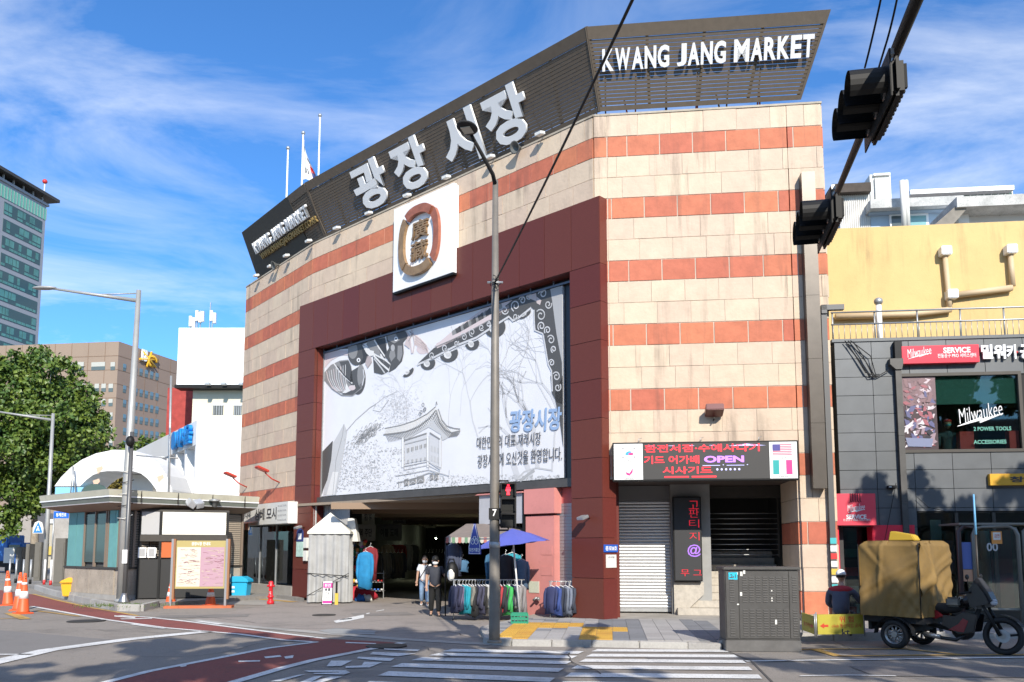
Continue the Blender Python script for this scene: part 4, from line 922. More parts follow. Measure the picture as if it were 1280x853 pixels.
# ================================================================ costume shop in the end facet
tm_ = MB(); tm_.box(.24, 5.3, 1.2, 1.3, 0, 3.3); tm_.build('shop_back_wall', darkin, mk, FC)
m_ = MB(); m_.box(.24, 5.3, 0, 1.2, 3.28, 3.36); m_.box(.24, 5.3, -.02, .2, 2.75, 3.3); m_.build('shop_lintel', darkm, mk, FC)
sg = thing('shop_sign', FC @ Matrix.Translation((.0, -.32, 2.75)), 'white shop sign with black brush Korean letters over the orange awning', 'sign'); Msg = root_mat(sg)
xa = .3; xb = on(Msg, 360, 640, -.2)[0]; z0_ = on(Msg, 350, 655, -.2)[1]; z1_ = on(Msg, 350, 628, -.2)[1]; print('shopsign', xa, xb, z0_, z1_)
m_ = MB(); m_.box(xa, xb, -.2, .26, z0_, z1_); m_.build('light_box', offw, sg, Msg, bevel=.01)
a = on(Msg, 318, 646, -.2)[0]; b = on(Msg, 345, 640, -.2)[0]; zc_ = (z0_ + z1_) / 2
text('삼베 모시', Msg, sg, inkb, (a + b) / 2 + .05, zc_, b - a, .42, -.204, .003, .02); text('광대목', Msg, sg, inkb, a - .75, zc_ + .02, .8, .26, -.204, .003, .015)
for i in range(4): text('02-2265 도소매', Msg, sg, MATS['flag_grey'], b + .5, z1_ - .12 - i * .16, .7, .07, -.204, .002, 0)
aw = thing('orange_awning', FC @ Matrix.Translation((.2, -.1, 2.72)), 'retractable orange striped awning over the costume shop door', 'awning'); Mw = root_mat(aw)
ora = mat('awning_orange', (.62, .14, .04), .7, var=.15); orb = mat('awning_cream', (.65, .5, .38), .7)
axw = 3.1
for i in range(22):
    xw = axw * i / 22; q = flatM(MB()); q.quadf((xw, 0, .05), (xw + axw / 22, 0, .05), (xw + axw / 22, -.75, -.12), (xw, -.75, -.12)); q.quadf((xw, -.75, -.12), (xw + axw / 22, -.75, -.12), (xw + axw / 22, -.76, -.36), (xw, -.76, -.36)); q.build('stripe', ora if i % 3 else orb, aw, Mw)
# shop front
for i, (a, b) in enumerate(((.3, 1.9), (1.95, 3.4), (3.45, 5.2))):
    m_ = MB(); m_.box(a, b, .12, .14, .45, 2.7); o = m_.build('shop_window', glassm, mk, FC)
    m_ = MB(); m_.box(b, b + .05, .08, .18, .1, 2.75); m_.build('window_frame', steel, mk, FC)
m_ = MB(); m_.box(.24, 5.3, -.1, .5, .1, .42); m_.build('shop_step', concrete, mk, FC)
drs = mat('display_cloth', (.45, .45, .4), .8, var=.3, scale=3); drs2 = mat('display_cloth_dark', (.10, .12, .09), .8, var=.4, scale=3); drs3 = mat('display_pink', (.55, .3, .33), .8, var=.4, scale=6)
for i, (x, w_, mm) in enumerate(((.9, .5, drs2), (1.6, .6, MATS['pink_plaster']), (2.4, .5, drs2), (3.2, .6, drs2), (3.9, .4, drs), (4.6, .5, drs3))):
    q = MB(); q.prism([(x - .12, 2.1), (x + .12, 2.1), (x + w_ / 2, 1.9), (x + w_ / 2 + .05, .6), (x - w_ / 2 - .05, .6), (x - w_ / 2, 1.9)], .5, .62); t = q.build('display_garment', mm, None, FC); tag(t, ['dark green hanging cloth at the left of the costume shop window', 'terracotta cloth second from left in the costume shop window', 'dark cloth beside the terracotta one in the costume shop', 'dark cloth in the middle of the costume shop window', 'pale cloth hanging near the right of the costume shop window', 'pink and white costume at the right of the costume shop window'][i], 'garment', 'cloths displayed in the costume shop')
# ================================================================ entrance hall under the billboard
el = AT(433, 700, 28.4); er = AT(655, 700, 23.0)
m_ = MB(); m_.box(0, 32, 0, .15, 0, 3.2); m_.build('hall_wall', mat('hall_wall_grey', (.36, .35, .33), .8, var=.3, scale=.8), mk, frame(el.x - .9, el.y - .6, math.radians(88.5)))
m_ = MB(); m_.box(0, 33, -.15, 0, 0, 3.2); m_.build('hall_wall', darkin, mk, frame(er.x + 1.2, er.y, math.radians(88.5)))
m_ = MB(); m_.slab([(-7.2, 28.2), (2.4, 19.9), (3.2, 60), (-6, 60)], 3.12, 3.2); m_.build('hall_ceiling', mat('hall_ceiling', (.30, .24, .18), .8, var=.2), mk, Matrix.Identity(4))
m_ = MB(); m_.slab([(-7.2, 28.6), (2.4, 20.3), (3.2, 60), (-6, 60)], 3.2, 3.3); m_.build('floor_slab', concrete, mk, Matrix.Identity(4))
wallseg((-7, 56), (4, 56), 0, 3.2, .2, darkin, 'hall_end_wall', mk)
m_ = flatM(MB()); m_.quadf((-6.4, 27.8, 3.2), (1.6, 20.1, 3.2), (1.6, 20.1, 8.5), (-6.4, 27.8, 8.5)); m_.v = [(x + .25, y + .25, z) for x, y, z in m_.v]; m_.build('wall_behind_billboard', blackm, mk, Matrix.Identity(4))
for i in range(6):
    y = 26 + i * 3.4; m_ = MB(); m_.box(-5.6, 2.2, y, y + .16, 2.92, 3.12); m_.build('ceiling_beam', mat('beam_brown', (.26, .18, .12), .8), mk, Matrix.Identity(4))
bulb = mat('lit_bulb', (1, 1, 1), .4, emit=(.85, 1, .7), es=60)
for i, (px_, py_, Y, r_) in enumerate(((522, 623, 27.5, .075), (582, 638, 31, .08), (521, 700, 45, .05), (539, 699, 46, .05), (512, 676, 50, .04), (545, 673, 52, .04))):
    p = AT(px_, py_, Y); t = thing('hanging_bulb', Matrix.Translation(p), ['bright bare bulb hanging nearest the billboard edge', 'bright bulb hanging to the right under the market ceiling', 'small glowing lamp behind the head of the man in white', 'small glowing lamp deep in the hall beside the man in black', 'tiny lamp glowing deep in the hall, above left of the men', 'tiny lamp glowing deep in the hall, above the men'][i], 'lamp', 'lit bulbs in the market hall')
    q = MB(); q.ball((0, 0, 0), r_); q.build('bulb', bulb, t); q = MB(); q.tube([(0, 0, r_), (0, 0, max(.1, 3.1 - p.z))], .01, 5); q.build('cable', black, t)
# signs on the left hall wall
for i, (xa, ya, xb, yb_, Y, s_, lb) in enumerate(((452, 636, 468, 656, 32.5, '혼수\n침구', 'grey square sign with Korean letters high on the left hall wall'), (491, 643, 507, 655, 38, '한복주단', 'dim grey sign, second along the left hall wall'), (530, 650, 545, 660, 45, '직물', 'dim grey sign, third along the left hall wall'))):
    a = AT(xa, yb_, Y); b = AT(xb, ya, Y); t = thing('hall_sign', Matrix.Translation((a.x, a.y, a.z)), lb, 'sign', 'signs hanging in the market hall'); Mt = root_mat(t)
    m_ = MB(); m_.box(0, b.x - a.x, 0, .12, 0, b.z - a.z); m_.build('sign_box', mat('dim_sign', (.6, .6, .56), .6), t, Mt, bevel=.008); text(s_, Mt, t, inkb, (b.x - a.x) / 2, (b.z - a.z) / 2, (b.x - a.x) * .6, (b.z - a.z) * .5, -.004, .002, .02)
for i, (xa, xb, Y) in enumerate(((437, 466, 31.5), (468, 500, 36))):
    a = AT(xa, 676, Y); b = AT(xb, 655, Y); t = thing('fascia_sign', Matrix.Translation((a.x, a.y + .6, a.z)), ['long dim grey fascia board with faint lettering over the first hall stall', 'long dim grey fascia board further down the hall'][i], 'sign'); Mt = root_mat(t)
    m_ = MB(); m_.box(0, b.x - a.x, 0, .1, 0, b.z - a.z); m_.build('board', mat('dim_board', (.4, .4, .38), .6), t, Mt); text(('한복 주단', '이불 도매')[i], Mt, t, inkb, (b.x - a.x) / 2, (b.z - a.z) / 2, (b.x - a.x) * .7, (b.z - a.z) * .5, -.004, .002, .02)
# corrugated panel and white box sign at the left of the opening
cx0 = on(FB, 398, 640, .3)[0]; cx1 = on(FB, 434, 640, .3)[0]
cp = thing('metal_sheeting', FB @ Matrix.Translation((cx0, .38, 2.0)), 'grey corrugated metal panel above the covered stall at the left of the entrance', 'panel'); Mc = root_mat(cp)
q = flatM(MB()); n = 60; cw = cx1 - cx0
for i in range(n): q.quadf(*[(cw * (i + a) / n, .02 * math.sin((i + a) * 1.6), z) for a, z in ((0, 0), (1, 0), (1, 1.25), (0, 1.25))])
q.build('sheet', mat('corrugated_grey', (.38, .38, .38), .5, .3, var=.1), cp, Mc)
p = AT(434, 677, 27.0); p2 = AT(449, 649, 27.0)
t = thing('box_sign', Matrix.Translation(p) @ Matrix.Rotation(-.2, 4, 'Z'), 'white tapered light box sign jutting beside the covered stall', 'sign'); Mt = root_mat(t); q = MB(); q.prism([(0, 0), (p2.x - p.x, 0), (.22, .74), (0, .74)], 0, .2); q.build('sign_box', offw, t, Mt)
# covered tarpaulin stall
tb = G(384, 754.8); tb2 = G(434.5, 754.8); tw = tb2.x - tb.x
tn = thing('covered_stall', Matrix.Translation((tb.x, tb.y, .004)), 'closed market stall wrapped in pleated white tarpaulin with a pyramid top', 'stall'); Mt = root_mat(tn)
tarp = mat('dirty_white_tarp', (.36, .36, .35), .75, var=.2, scale=2, streak=.9); hz = AT(384, 665, tb.y).z; pk = AT(407, 641, tb.y + .38).z
print('tent', tb, tw, hz, pk)
q = flatM(MB())
def pleat(p0_, p1_, n=34, amp=.035):
    p0_ = Vector(p0_); p1_ = Vector(p1_); d = (p1_ - p0_); nn = Vector((d.y, -d.x, 0)).normalized()
    for i in range(n):
        P = []
        for a, z_, am in ((0, .04, 1.5), (1, .04, 1.5), (1, hz, .5), (0, hz, .5)):
            t_ = (i + a) / n; o_ = amp * am * (math.sin(t_ * n * .9) + .5 * math.sin(t_ * n * .37 + 1))
            pp = p0_ + d * t_ + nn * o_; P.append((pp.x, pp.y, z_))
        q.quadf(*P)
pleat((0, 0, 0), (tw, 0, 0)); pleat((tw, 0, 0), (tw, 0.75, 0)); pleat((0, 0.75, 0), (0, 0, 0))
q.build('side_tarp', tarp, tn, Mt)
q = flatM(MB()); ap = (tw * .46, .38, pk); c4 = [(-.04, -.06, hz), (tw + .05, -.06, hz), (tw + .05, .8, hz), (-.04, .8, hz)]
for i in range(4): q.quadf(c4[i], c4[(i + 1) % 4], ap); q.quadf(c4[i], c4[(i + 1) % 4], (c4[(i + 1) % 4][0], c4[(i + 1) % 4][1], hz - .07), (c4[i][0], c4[i][1], hz - .07))
q.build('top_tarp', mat('cream_tarp', (.66, .64, .57), .7, var=.08), tn, Mt)
q = MB(); q.tube([(-.03, -.08, hz * .42), (tw * .5, -.1, hz * .40), (tw + .03, -.08, hz * .38)], .014, 5); q.tube([(-.03, -.09, hz * .1), (tw * .5, -.11, hz * .26), (tw + .03, -.09, hz * .42)], .01, 5); q.build('rope', black, tn, Mt)
a = G(404.5, 756); b = G(420, 756); t = thing('sandwich_board', Matrix.Translation((a.x, a.y - .25, .004)) @ Matrix.Rotation(-.1, 4, 'X'), 'small white standing board with magenta header in front of the covered stall', 'sign'); Mt = root_mat(t); ww = b.x - a.x
hh_ = AT(410, 727, a.y).z; mag = mat('magenta', (.65, .03, .25), .5)
m_ = MB(); m_.box(0, ww * .82, 0, .02, .03, hh_); m_.build('board', white, t, Mt); m_ = MB(); m_.box(.02, ww * .8, -.004, -.001, hh_ - .19, hh_ - .04); m_.box(.02, ww * .8, -.004, -.001, .05, .13); m_.build('coloured_band', mag, t, Mt)
text('환전', Mt, t, white, ww * .41, hh_ - .115, ww * .5, .1, -.006, .001, .01); text('● ■\n한복\n대여', Mt, t, inkb, ww * .41, hh_ * .48, ww * .4, .34, -.004, .001, 0)
for xx in (0, ww * .8): m_ = MB(); m_.tube([(xx, 0, 0), (xx, .0, hh_)], .012, 5); m_.build('leg', black, t, Mt)
t2 = thing('yellow_leaflet_holder', Matrix.Translation((b.x - .02, b.y - .1, .004)), 'small yellow leaflet pocket beside the white standing board', 'holder'); m_ = MB(); m_.box(0, .1, 0, .05, 0, .35); m_.build('pocket', sty, t2); m_ = MB(); m_.box(.02, .08, -.01, .0, .35, .7); m_.build('post', black, t2)
# ---------------- goods at the left of the entrance
def skinm(name, pts, edges, mm, parent=None, M=None, sub=1, root=0, **t):
    me = bpy.data.meshes.new('tmp'); me.from_pydata([p[:3] for p in pts], edges, []); o = bpy.data.objects.new('tmp', me); link(o)
    sk = o.modifiers.new('s', 'SKIN'); sk.use_smooth_shade = True
    for i, p in enumerate(pts):
        r = p[3]; me.skin_vertices[0].data[i].radius = r if isinstance(r, tuple) else (r, r)
        me.skin_vertices[0].data[i].use_root = (i == root)
    sb = o.modifiers.new('b', 'SUBSURF'); sb.levels = sub; sb.render_levels = sub
    dg = bpy.context.evaluated_depsgraph_get(); dg.update(); m2 = bpy.data.meshes.new_from_object(o.evaluated_get(dg)); bpy.data.objects.remove(o); bpy.data.meshes.remove(me)
    m2.name = name; m2.materials.clear(); m2.materials.append(mm)
    for p in m2.polygons: p.use_smooth = True
    return put(name, m2, parent, M, **t)
CM = {}
def cmat(c):
    if c not in CM: CM[c] = mat('cloth_%d' % len(CM), c, .85, var=.25, scale=6)
    return CM[c]
def garment(M, c, w=.46, h=.72, d=.14, label='', group=None, sleeves=True):
    c = tuple(x * .75 for x in c)
    t = thing('garment', M, label, 'garment', group); q = MB(); n = 8
    rows = [(0, .10, .05), (-.03, .34, .09), (-.10, .46, .11), (-.3, .44, .14), (-.6, .46, .16), (-1, .50, .19)]
    pr = []
    for zf, wf, df in rows:
        ring = []
        for k in range(12):
            a = 2 * math.pi * k / 12; fold = 1 + (.1 + .32 * -zf) * math.sin(k * 2.1 + c[0] * 90 + zf * 3)
            ring.append((math.cos(a) * w * wf * (1 + .07 * math.sin(zf * 9 + c[1] * 70)), math.sin(a) * d * df * 4.2 * fold, zf * h * (1 + .05 * math.cos(a * 2 + c[2] * 50))))
        pr.append(ring)
    base = 0
    for r in pr: q.v += r
    for i in range(len(pr) - 1):
        for k in range(12): q.sm.add(len(q.f)); q.f.append((i * 12 + k, (i + 1) * 12 + k, (i + 1) * 12 + (k + 1) % 12, i * 12 + (k + 1) % 12))
    q.f.append(tuple(range(12))); q.f.append(tuple(60 + k for k in range(12))[::-1])
    q.build('body_cloth', cmat(c), t, root_mat(t))
    if sleeves:
        for s_ in (-1, 1):
            q = MB(); k_ = w / .5; q.tube([(s_ * w * .38, 0, -.07 * h), (s_ * w * .47, -.03, -.28 * h), (s_ * w * (.44 + .04 * math.sin(c[0] * 90)), -.06, -.6 * h), (s_ * w * .40, -.07, -.82 * h)], [.05 * k_, .052 * k_, .045 * k_, .036 * k_], 8); q.build('sleeve', cmat(c), t, root_mat(t))
    q = MB(); q.tube([(-w * .35, 0, -.05 * h), (0, 0, .03), (w * .35, 0, -.05 * h)], .008, 5); q.tube([(0, 0, .03), (0, 0, .09), (.03, 0, .11), (.0, 0, .135)], .005, 5); q.build('hanger', white, t, root_mat(t))
    return t
p = AT(457, 690, 26.6); garment(Matrix.Translation(p) @ Matrix.Rotation(-.1, 4, 'Z'), (.02, .27, .55), .50, 1.12, .2, 'bright blue hooded jacket hanging at the left of the entrance')
p = AT(463, 684, 26.9); garment(Matrix.Translation(p), (.25, .02, .03), .46, 1.0, .2, 'dark red jacket hanging behind the bright blue one')
# clutter rack with many small goods
ra = G(435, 750); t = thing('goods_rack', Matrix.Translation((ra.x, ra.y + .5, 0)), 'wire rack crowded with small coloured bags and toys beside the covered stall', 'rack'); Mt = root_mat(t)
q = MB()
for x in (0, .42): q.tube([(x, 0, 0), (x, 0, 2.0)], .015, 6)
for z_ in (.5, .9, 1.3, 1.7, 2.0): q.tube([(0, 0, z_), (.42, 0, z_)], .01, 6)
q.build('wire_frame', steel, t, Mt)
cc = [(.6, .05, .05), (.05, .15, .5), (.7, .7, .68), (.03, .03, .03), (.6, .45, .05), (.05, .35, .2), (.5, .2, .5), (.1, .1, .12), (.65, .3, .1)]
for i in range(46):
    q = MB(); x = R.uniform(-.03, .5); z_ = R.uniform(.35, 1.98); q.ball((x, -.08 - R.random() * .1, z_), R.uniform(.04, .085), 7, 5, (1, .6, R.uniform(.8, 1.5))); q.build('small_bag', cmat(R.choice(cc)), t, Mt)
bp = G(447, 746); t = tag(None or MB().box(0, .16, 0, .03, 0, 1.05).build('leaning_board', mat('plywood', (.42, .25, .1), .7, var=.2), None, Matrix.Translation((bp.x - .25, bp.y, .15)) @ Matrix.Rotation(-.45, 4, 'Y') @ Matrix.Rotation(-.1, 4, 'X')), 'tan wooden board leaning over the red cloth bundle', 'board')
t2 = tag(MB().box(0, .16, 0, .03, 0, .9).build('leaning_board', MATS['plywood'], None, Matrix.Translation((bp.x - .05, bp.y + .05, .2)) @ Matrix.Rotation(-.45, 4, 'Y')), 'second tan board behind the leaning one', 'board')
def lump(M, sx, sy, sz, c, label, cat='bundle', seed=1, name='cloth_bundle'):
    rr = random.Random(seed); q = MB(); n, m = 18, 9; q.ball((0, 0, 0), 1, n, m)
    q.v = [(x * sx * (1 + .14 * math.sin(5 * y + seed + 3 * z)), y * sy, max(0, z + .35) * sz * (1 + .15 * math.sin(7 * x + seed))) for x, y, z in q.v]
    return tag(q.build(name, cmat(c), None, M), label, cat)
pp = G(446, 750); lump(Matrix.Translation((pp.x - .05, pp.y + .1, 0)), .68, .4, .3, (.45, .02, .04), 'low pile of red cloth at the foot of the entrance goods', seed=2)
pp = G(450, 752); lump(Matrix.Translation((pp.x, pp.y, 0)), .16, .15, .17, (.03, .15, .5), 'small blue bag in front of the red cloth pile', 'bag', 3, 'small_bag'); pp = G(458, 751.5); lump(Matrix.Translation((pp.x, pp.y, 0)), .2, .15, .16, (.65, .66, .62), 'white and green bag on the ground beside the red pile', 'bag', 4, 'small_bag')
sh_ = G(460, 749); t = thing('shoe_shelf', Matrix.Translation((sh_.x, sh_.y + .2, 0)), 'low wire shelf holding shoes beside the red cloth pile', 'shelf'); Mt = root_mat(t)
for z_ in (.25, .55, .85): m_ = MB(); m_.box(0, .5, 0, .35, z_, z_ + .02); m_.build('shelf_board', steel, t, Mt)
for x in (0, .48): m_ = MB(); m_.box(x, x + .02, 0, .02, 0, .95); m_.build('post', steel, t, Mt)
for z_ in (.27, .57, .87):
    for i in range(4): m_ = MB(); m_.ball((.07 + i * .12, -.0, z_ + .04), .055, 7, 5, (.8, 1.6, .7)); m_.build('shoe', cmat(R.choice(cc)), t, Mt)
for i in range(14):
    Y = 31 + i * .35; p = AT(482 - i * 0 + 0, 716, 33); xx = -4.9 + i * .1 + (i // 7) * .8; garment(Matrix.Translation((xx, Y, 1.55)) @ Matrix.Rotation(1.2, 4, 'Z'), R.choice([(.05, .05, .06), (.12, .1, .09), (.2, .18, .16), (.06, .06, .09)]), .5, .95, .12, 'dark jacket on the shadowed rack, ' + (['nearest', 'second', 'third', 'fourth', 'fifth', 'sixth', 'seventh'][i % 7]) + (' from the entrance on the left row' if i < 7 else ' from the entrance on the right row'), 'dark jackets on the hall rack')
for i, c in enumerate([(.5, .42, .3), (.3, .03, .03), (.3, .03, .03), (.4, .4, .38), (.1, .1, .1)]): p = AT(484 + i * 8, 681, 33 + i * .4); garment(Matrix.Translation(p), c, .5, 1.0, .14, ['beige coat hanging high in the dim hall', 'dark red coat beside the beige one, left of two', 'dark red coat beside the beige one, right of two', 'pale grey coat hanging right of the red ones in the hall', 'black coat at the end of the high hanging row'][i])
# ================================================================ pink pillar, booth and clothes stall at the right of the entrance
a0 = on(FB, 657, 700, .05)[0]; a1 = on(FB, 693, 700, .05)[0]
pk_ = thing('pink_pillar', FB @ Matrix.Translation((a0, .05, 0)), 'salmon pink pillar between the clothes stall and the granite column', 'pillar'); Mt = root_mat(pk_)
pz = on(FB, 675, 643, .05)[1]; pt = on(FB, 675, 607, .0)[1]; w_ = a1 - a0
m_ = MB(); m_.box(0, w_, 0, .22, 0, pz - .04); m_.build('shaft', pinkw, pk_, Mt, bevel=.006); m_ = MB(); m_.box(-.0, w_ + .06, -.06, .22, pz + .01, 3.18); m_.build('upper_block', pinkw, pk_, Mt, bevel=.006)
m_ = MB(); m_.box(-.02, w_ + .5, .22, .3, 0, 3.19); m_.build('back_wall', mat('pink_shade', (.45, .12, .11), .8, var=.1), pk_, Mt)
m_ = MB(); m_.box(.12, .46, -.012, 0, .62, .9); m_.build('notice', mat('notice_pale', (.6, .62, .5), .6, var=.15, scale=20), pk_, Mt)
for z_ in (1.55, 1.05): m_ = MB(); m_.box(w_ * .55, w_ * .93, -.008, 0, z_, z_ + .22); m_.build('access_panel', pinkw, pk_, Mt)
m_ = MB(); m_.tube([(.45, 0, .5), (.45, -.12, .5), (.38, -.13, .44)], .03, 7); m_.tube([(.45, -.08, .5), (.55, -.1, .47)], .035, 7); m_.build('tap', steel, pk_, Mt)
b0 = on(FB, 700, 690, .3)[0]; b1 = xR0 + .1
sh2 = thing('narrow_shutter', FB @ Matrix.Translation((b0 - .05, .26, .02)), 'narrow grey shutter between pink pillar and granite column', 'shutter'); Mt = root_mat(sh2); w2 = b1 - b0 + .1
q = MB(); q.box(0, w2, -.012, .01, 0, .075); me_ = q.mesh('slat', mat('slat_grey', (.3, .32, .34), .4, .5, var=.1))
for i in range(34): put('slat', me_, sh2, Mt @ Matrix.Translation((0, 0, i * .082)))
c0 = on(FB, 598, 630, .05)[0]; c1 = on(FB, 654, 630, .05)[0]
bt = thing('booth_fascia', FB @ Matrix.Translation((c0, .05, 2.3)), 'pale upper panel with pink capping above the striped awning', 'panel'); Mt = root_mat(bt)
zz0 = on(FB, 625, 655, .05)[1] - 2.3; zz1 = on(FB, 625, 618, .05)[1] - 2.3; zz2 = on(FB, 625, 606, .0)[1] - 2.3
m_ = MB(); m_.box(.03, c1 - c0, 0, .5, zz0, zz1); m_.build('panel', mat('booth_grey', (.42, .42, .44), .6, var=.1), bt, Mt); m_ = MB(); m_.prism([(-.06, zz1), (c1 - c0 + .05, zz1), (c1 - c0 + .02, min(zz2, .84)), (.05, min(zz2, .84))], -.08, .5); m_.build('pink_cap', pinkw, bt, Mt)
m_ = MB(); m_.box(c1 - c0 + .0, c1 - c0 + .06, -.03, .5, -.2, zz1); m_.build('corner_post', black, bt, Mt)
# awning
A1 = AT(557, 672, 20.6); A2 = AT(660, 672, 20.6); A3 = AT(583, 655, 22.2)
aw = thing('striped_awning', Matrix.Translation((A1.x, A1.y, A1.z)), 'dusty brown awning with red and green striped valance over the clothes stall', 'awning'); Mt = root_mat(aw)
q = flatM(MB()); wA = A2.x - A1.x; n = 26
q.quadf((0, 0, 0), (wA, 0, 0), (wA - .2, 1.6, A3.z - A1.z), (A3.x - A1.x, 1.6, A3.z - A1.z)); q.build('canopy', mat('awning_dusty', (.20, .165, .145), .85, var=.15, scale=5), aw, Mt)
for i in range(n):
    q = flatM(MB()); x0_ = wA * i / n; x1_ = wA * (i + 1) / n; q.quadf((x0_, -.003, .0), (x1_, -.003, 0), (x1_, -.01, -.12), ((x0_ + x1_) / 2, -.01, -.145), (x0_, -.01, -.12)); q.build('valance_scallop', [cmat((.34, .12, .1)), cmat((.4, .38, .33)), cmat((.12, .22, .13)), cmat((.4, .38, .33))][i % 4], aw, Mt)
m_ = MB(); m_.tube([(0, 0, 0), (0, .1, -1.9 + .0)], .018, 6); m_.build('pole', black, aw, Mt)
# umbrella
U = AT(640, 661, 19.6); um = thing('blue_umbrella', Matrix.Translation((U.x, U.y, 0)), 'violet blue market umbrella behind the lamp post and crossing signal', 'umbrella'); Mt = root_mat(um)
ubl = mat('umbrella_blue', (.09, .11, .42), .6, var=.06); rimz = AT(598, 682, 19.6).z; ru = .92
tips = [(ru * math.cos(t), ru * .9 * math.sin(t), rimz + .0 + .12 * math.cos(t)) for t in [2 * math.pi * i / 8 + .2 for i in range(8)]]
for i in range(8):
    q = flatM(MB()); a, b = Vector(tips[i]), Vector(tips[(i + 1) % 8]); mdd = (a + b) / 2 * 1.0; mdd = Vector((mdd.x * .93, mdd.y * .93, mdd.z + .02)); T_ = Vector((0, 0, U.z))
    k1, k2 = T_.lerp(a, .5) + Vector((0, 0, .03)), T_.lerp(b, .5) + Vector((0, 0, .03)); q.quadf(T_, k1, k2); q.quadf(k1, a, mdd, b, k2); q.build('canopy_panel', ubl, um, Mt)
P1 = AT(638, 680, 19.6); P2 = G(650, 777); m_ = MB(); m_.tube([(0, 0, U.z - .02), (P2.x - U.x, P2.y - U.y, .1)], .022, 7); m_.build('pole', white, um, Mt)
for i in range(8): m_ = MB(); m_.tube([(0, 0, U.z - .35), (tips[i][0] * .6, tips[i][1] * .6, lerp(U.z, tips[i][2], .6) - .03)], .008, 4); m_.build('rib', steel, um, Mt)
# clothes rack and its garments
RY = 20.3; ra = AT(563, 725, RY); rb = AT(656, 725, RY)
rk = thing('clothes_rack', Matrix.Translation((ra.x, RY, 0)), 'long chrome clothes rail in front of the stall, behind the lamp post', 'rack'); Mt = root_mat(rk); wR = rb.x - ra.x; rz = ra.z
q = MB(); q.tube([(0, 0, rz), (wR, 0, rz)], .014, 6); q.build('rail', steel, rk, Mt)
for x in (.08, wR - .08):
    q = MB(); q.tube([(x, 0, .04), (x, 0, rz)], .014, 6); q.build('upright', steel, rk, Mt); q = MB(); q.tube([(x, -.25, .04), (x, .25, .04)], .014, 6); q.build('foot', black, rk, Mt)
gc = [(.035, .04, .09), (.05, .05, .1), (.18, .15, .24), (.02, .38, .48), (.02, .36, .45), (.25, .24, .20), (.03, .03, .03), (.025, .025, .03), (.06, .06, .1), (.07, .07, .12), (.03, .03, .03), (.62, .62, .60), (.66, .66, .64), (.05, .5, .14), (.14, .06, .35), (.03, .03, .03), (.5, .05, .06), (.04, .04, .05), (.06, .5, .12), (.09, .09, .13), (.05, .06, .14), (.28, .27, .27), (.34, .33, .33), (.30, .28, .28)]
gl = ['dark navy', 'second dark navy', 'mauve grey', 'turquoise', 'turquoise fleece', 'khaki grey', 'black', 'matte black', 'slate blue', 'dark slate', 'charcoal', 'white', 'white hooded', 'bright green', 'purple', 'jet black', 'red', 'black padded', 'lime green', 'ink blue', 'navy', 'grey patterned', 'pale patterned', 'brown-grey patterned']
for i, c in enumerate(gc):
    x = ra.x + .1 + (wR - .2) * i / (len(gc) - 1)
    garment(Matrix.Translation((x + R.uniform(-.02, .02), RY, rz - .13)) @ Matrix.Rotation(-.95 + R.uniform(-.35, .35), 4, 'Z') @ Matrix.Rotation(R.uniform(-.05, .05), 4, 'Y'), c, R.uniform(.38, .52), R.uniform(.5, .74), R.uniform(.09, .15), gl[i] + ' garment on the long stall rail, number %s from the left' % ['one', 'two', 'three', 'four', 'five', 'six', 'seven', 'eight', 'nine', 'ten', 'eleven', 'twelve', 'thirteen', 'fourteen', 'fifteen', 'sixteen', 'seventeen', 'eighteen', 'nineteen', 'twenty', 'twenty-one', 'twenty-two', 'twenty-three', 'twenty-four'][i], 'garments on the long stall rail')
for (px_, py_, Y, c, w1, h1, lb) in ((567, 680, 21.2, (.07, .085, .14), .40, .78, 'large slate blue smock hanging under the left end of the awning'), (616, 692, 20.8, (.05, .16, .28), .36, .75, 'blue padded jacket hanging left of the lamp post'), (632, 694, 20.7, (.03, .03, .04), .42, .8, 'black jacket hanging right of the lamp post'), (640, 692, 20.9, (.03, .35, .45), .46, .75, 'turquoise jacket with white sleeve behind the black one'), (652, 700, 20.8, (.12, .2, .32), .35, .7, 'pale blue denim piece hanging against the pink pillar'), (578, 700, 21.3, (.08, .2, .35), .3, .3, 'small light blue child garment in the shade of the stall')):
    p = AT(px_, py_, Y); garment(Matrix.Translation(p) @ Matrix.Rotation(.15, 4, 'Z'), c, w1, h1, .16, lb)
ra2 = AT(686, 727, 19.9); rb2 = AT(714, 727, 19.9)
rk = thing('clothes_rack', Matrix.Translation((ra2.x, 19.9, .1)), 'short clothes rail between the pink pillar and the granite column', 'rack'); Mt = root_mat(rk); z_ = ra2.z - .1
q = MB(); q.tube([(0, 0, z_), (rb2.x - ra2.x, 0, z_)], .013, 6); q.build('rail', steel, rk, Mt)
for x in (.03, rb2.x - ra2.x - .05): q = MB(); q.tube([(x, 0, 0), (x, 0, z_)], .013, 6); q.build('upright', steel, rk, Mt)
for i, (c, lb) in enumerate([((.04, .05, .14), 'navy jacket at the left end of the short rail'), ((.05, .09, .3), 'royal blue jacket second on the short rail'), ((.04, .05, .08), 'dark jacket in the middle of the short rail'), ((.2, .23, .3), 'grey denim jacket near the right of the short rail'), ((.06, .07, .1), 'dark jacket at the right end of the short rail')]):
    garment(Matrix.Translation((ra2.x + .06 + i * .11, 19.9, ra2.z - .12)) @ Matrix.Rotation(-.9 + R.uniform(-.4, .3), 4, 'Z'), c, R.uniform(.34, .44), R.uniform(.6, .78), .12, lb)
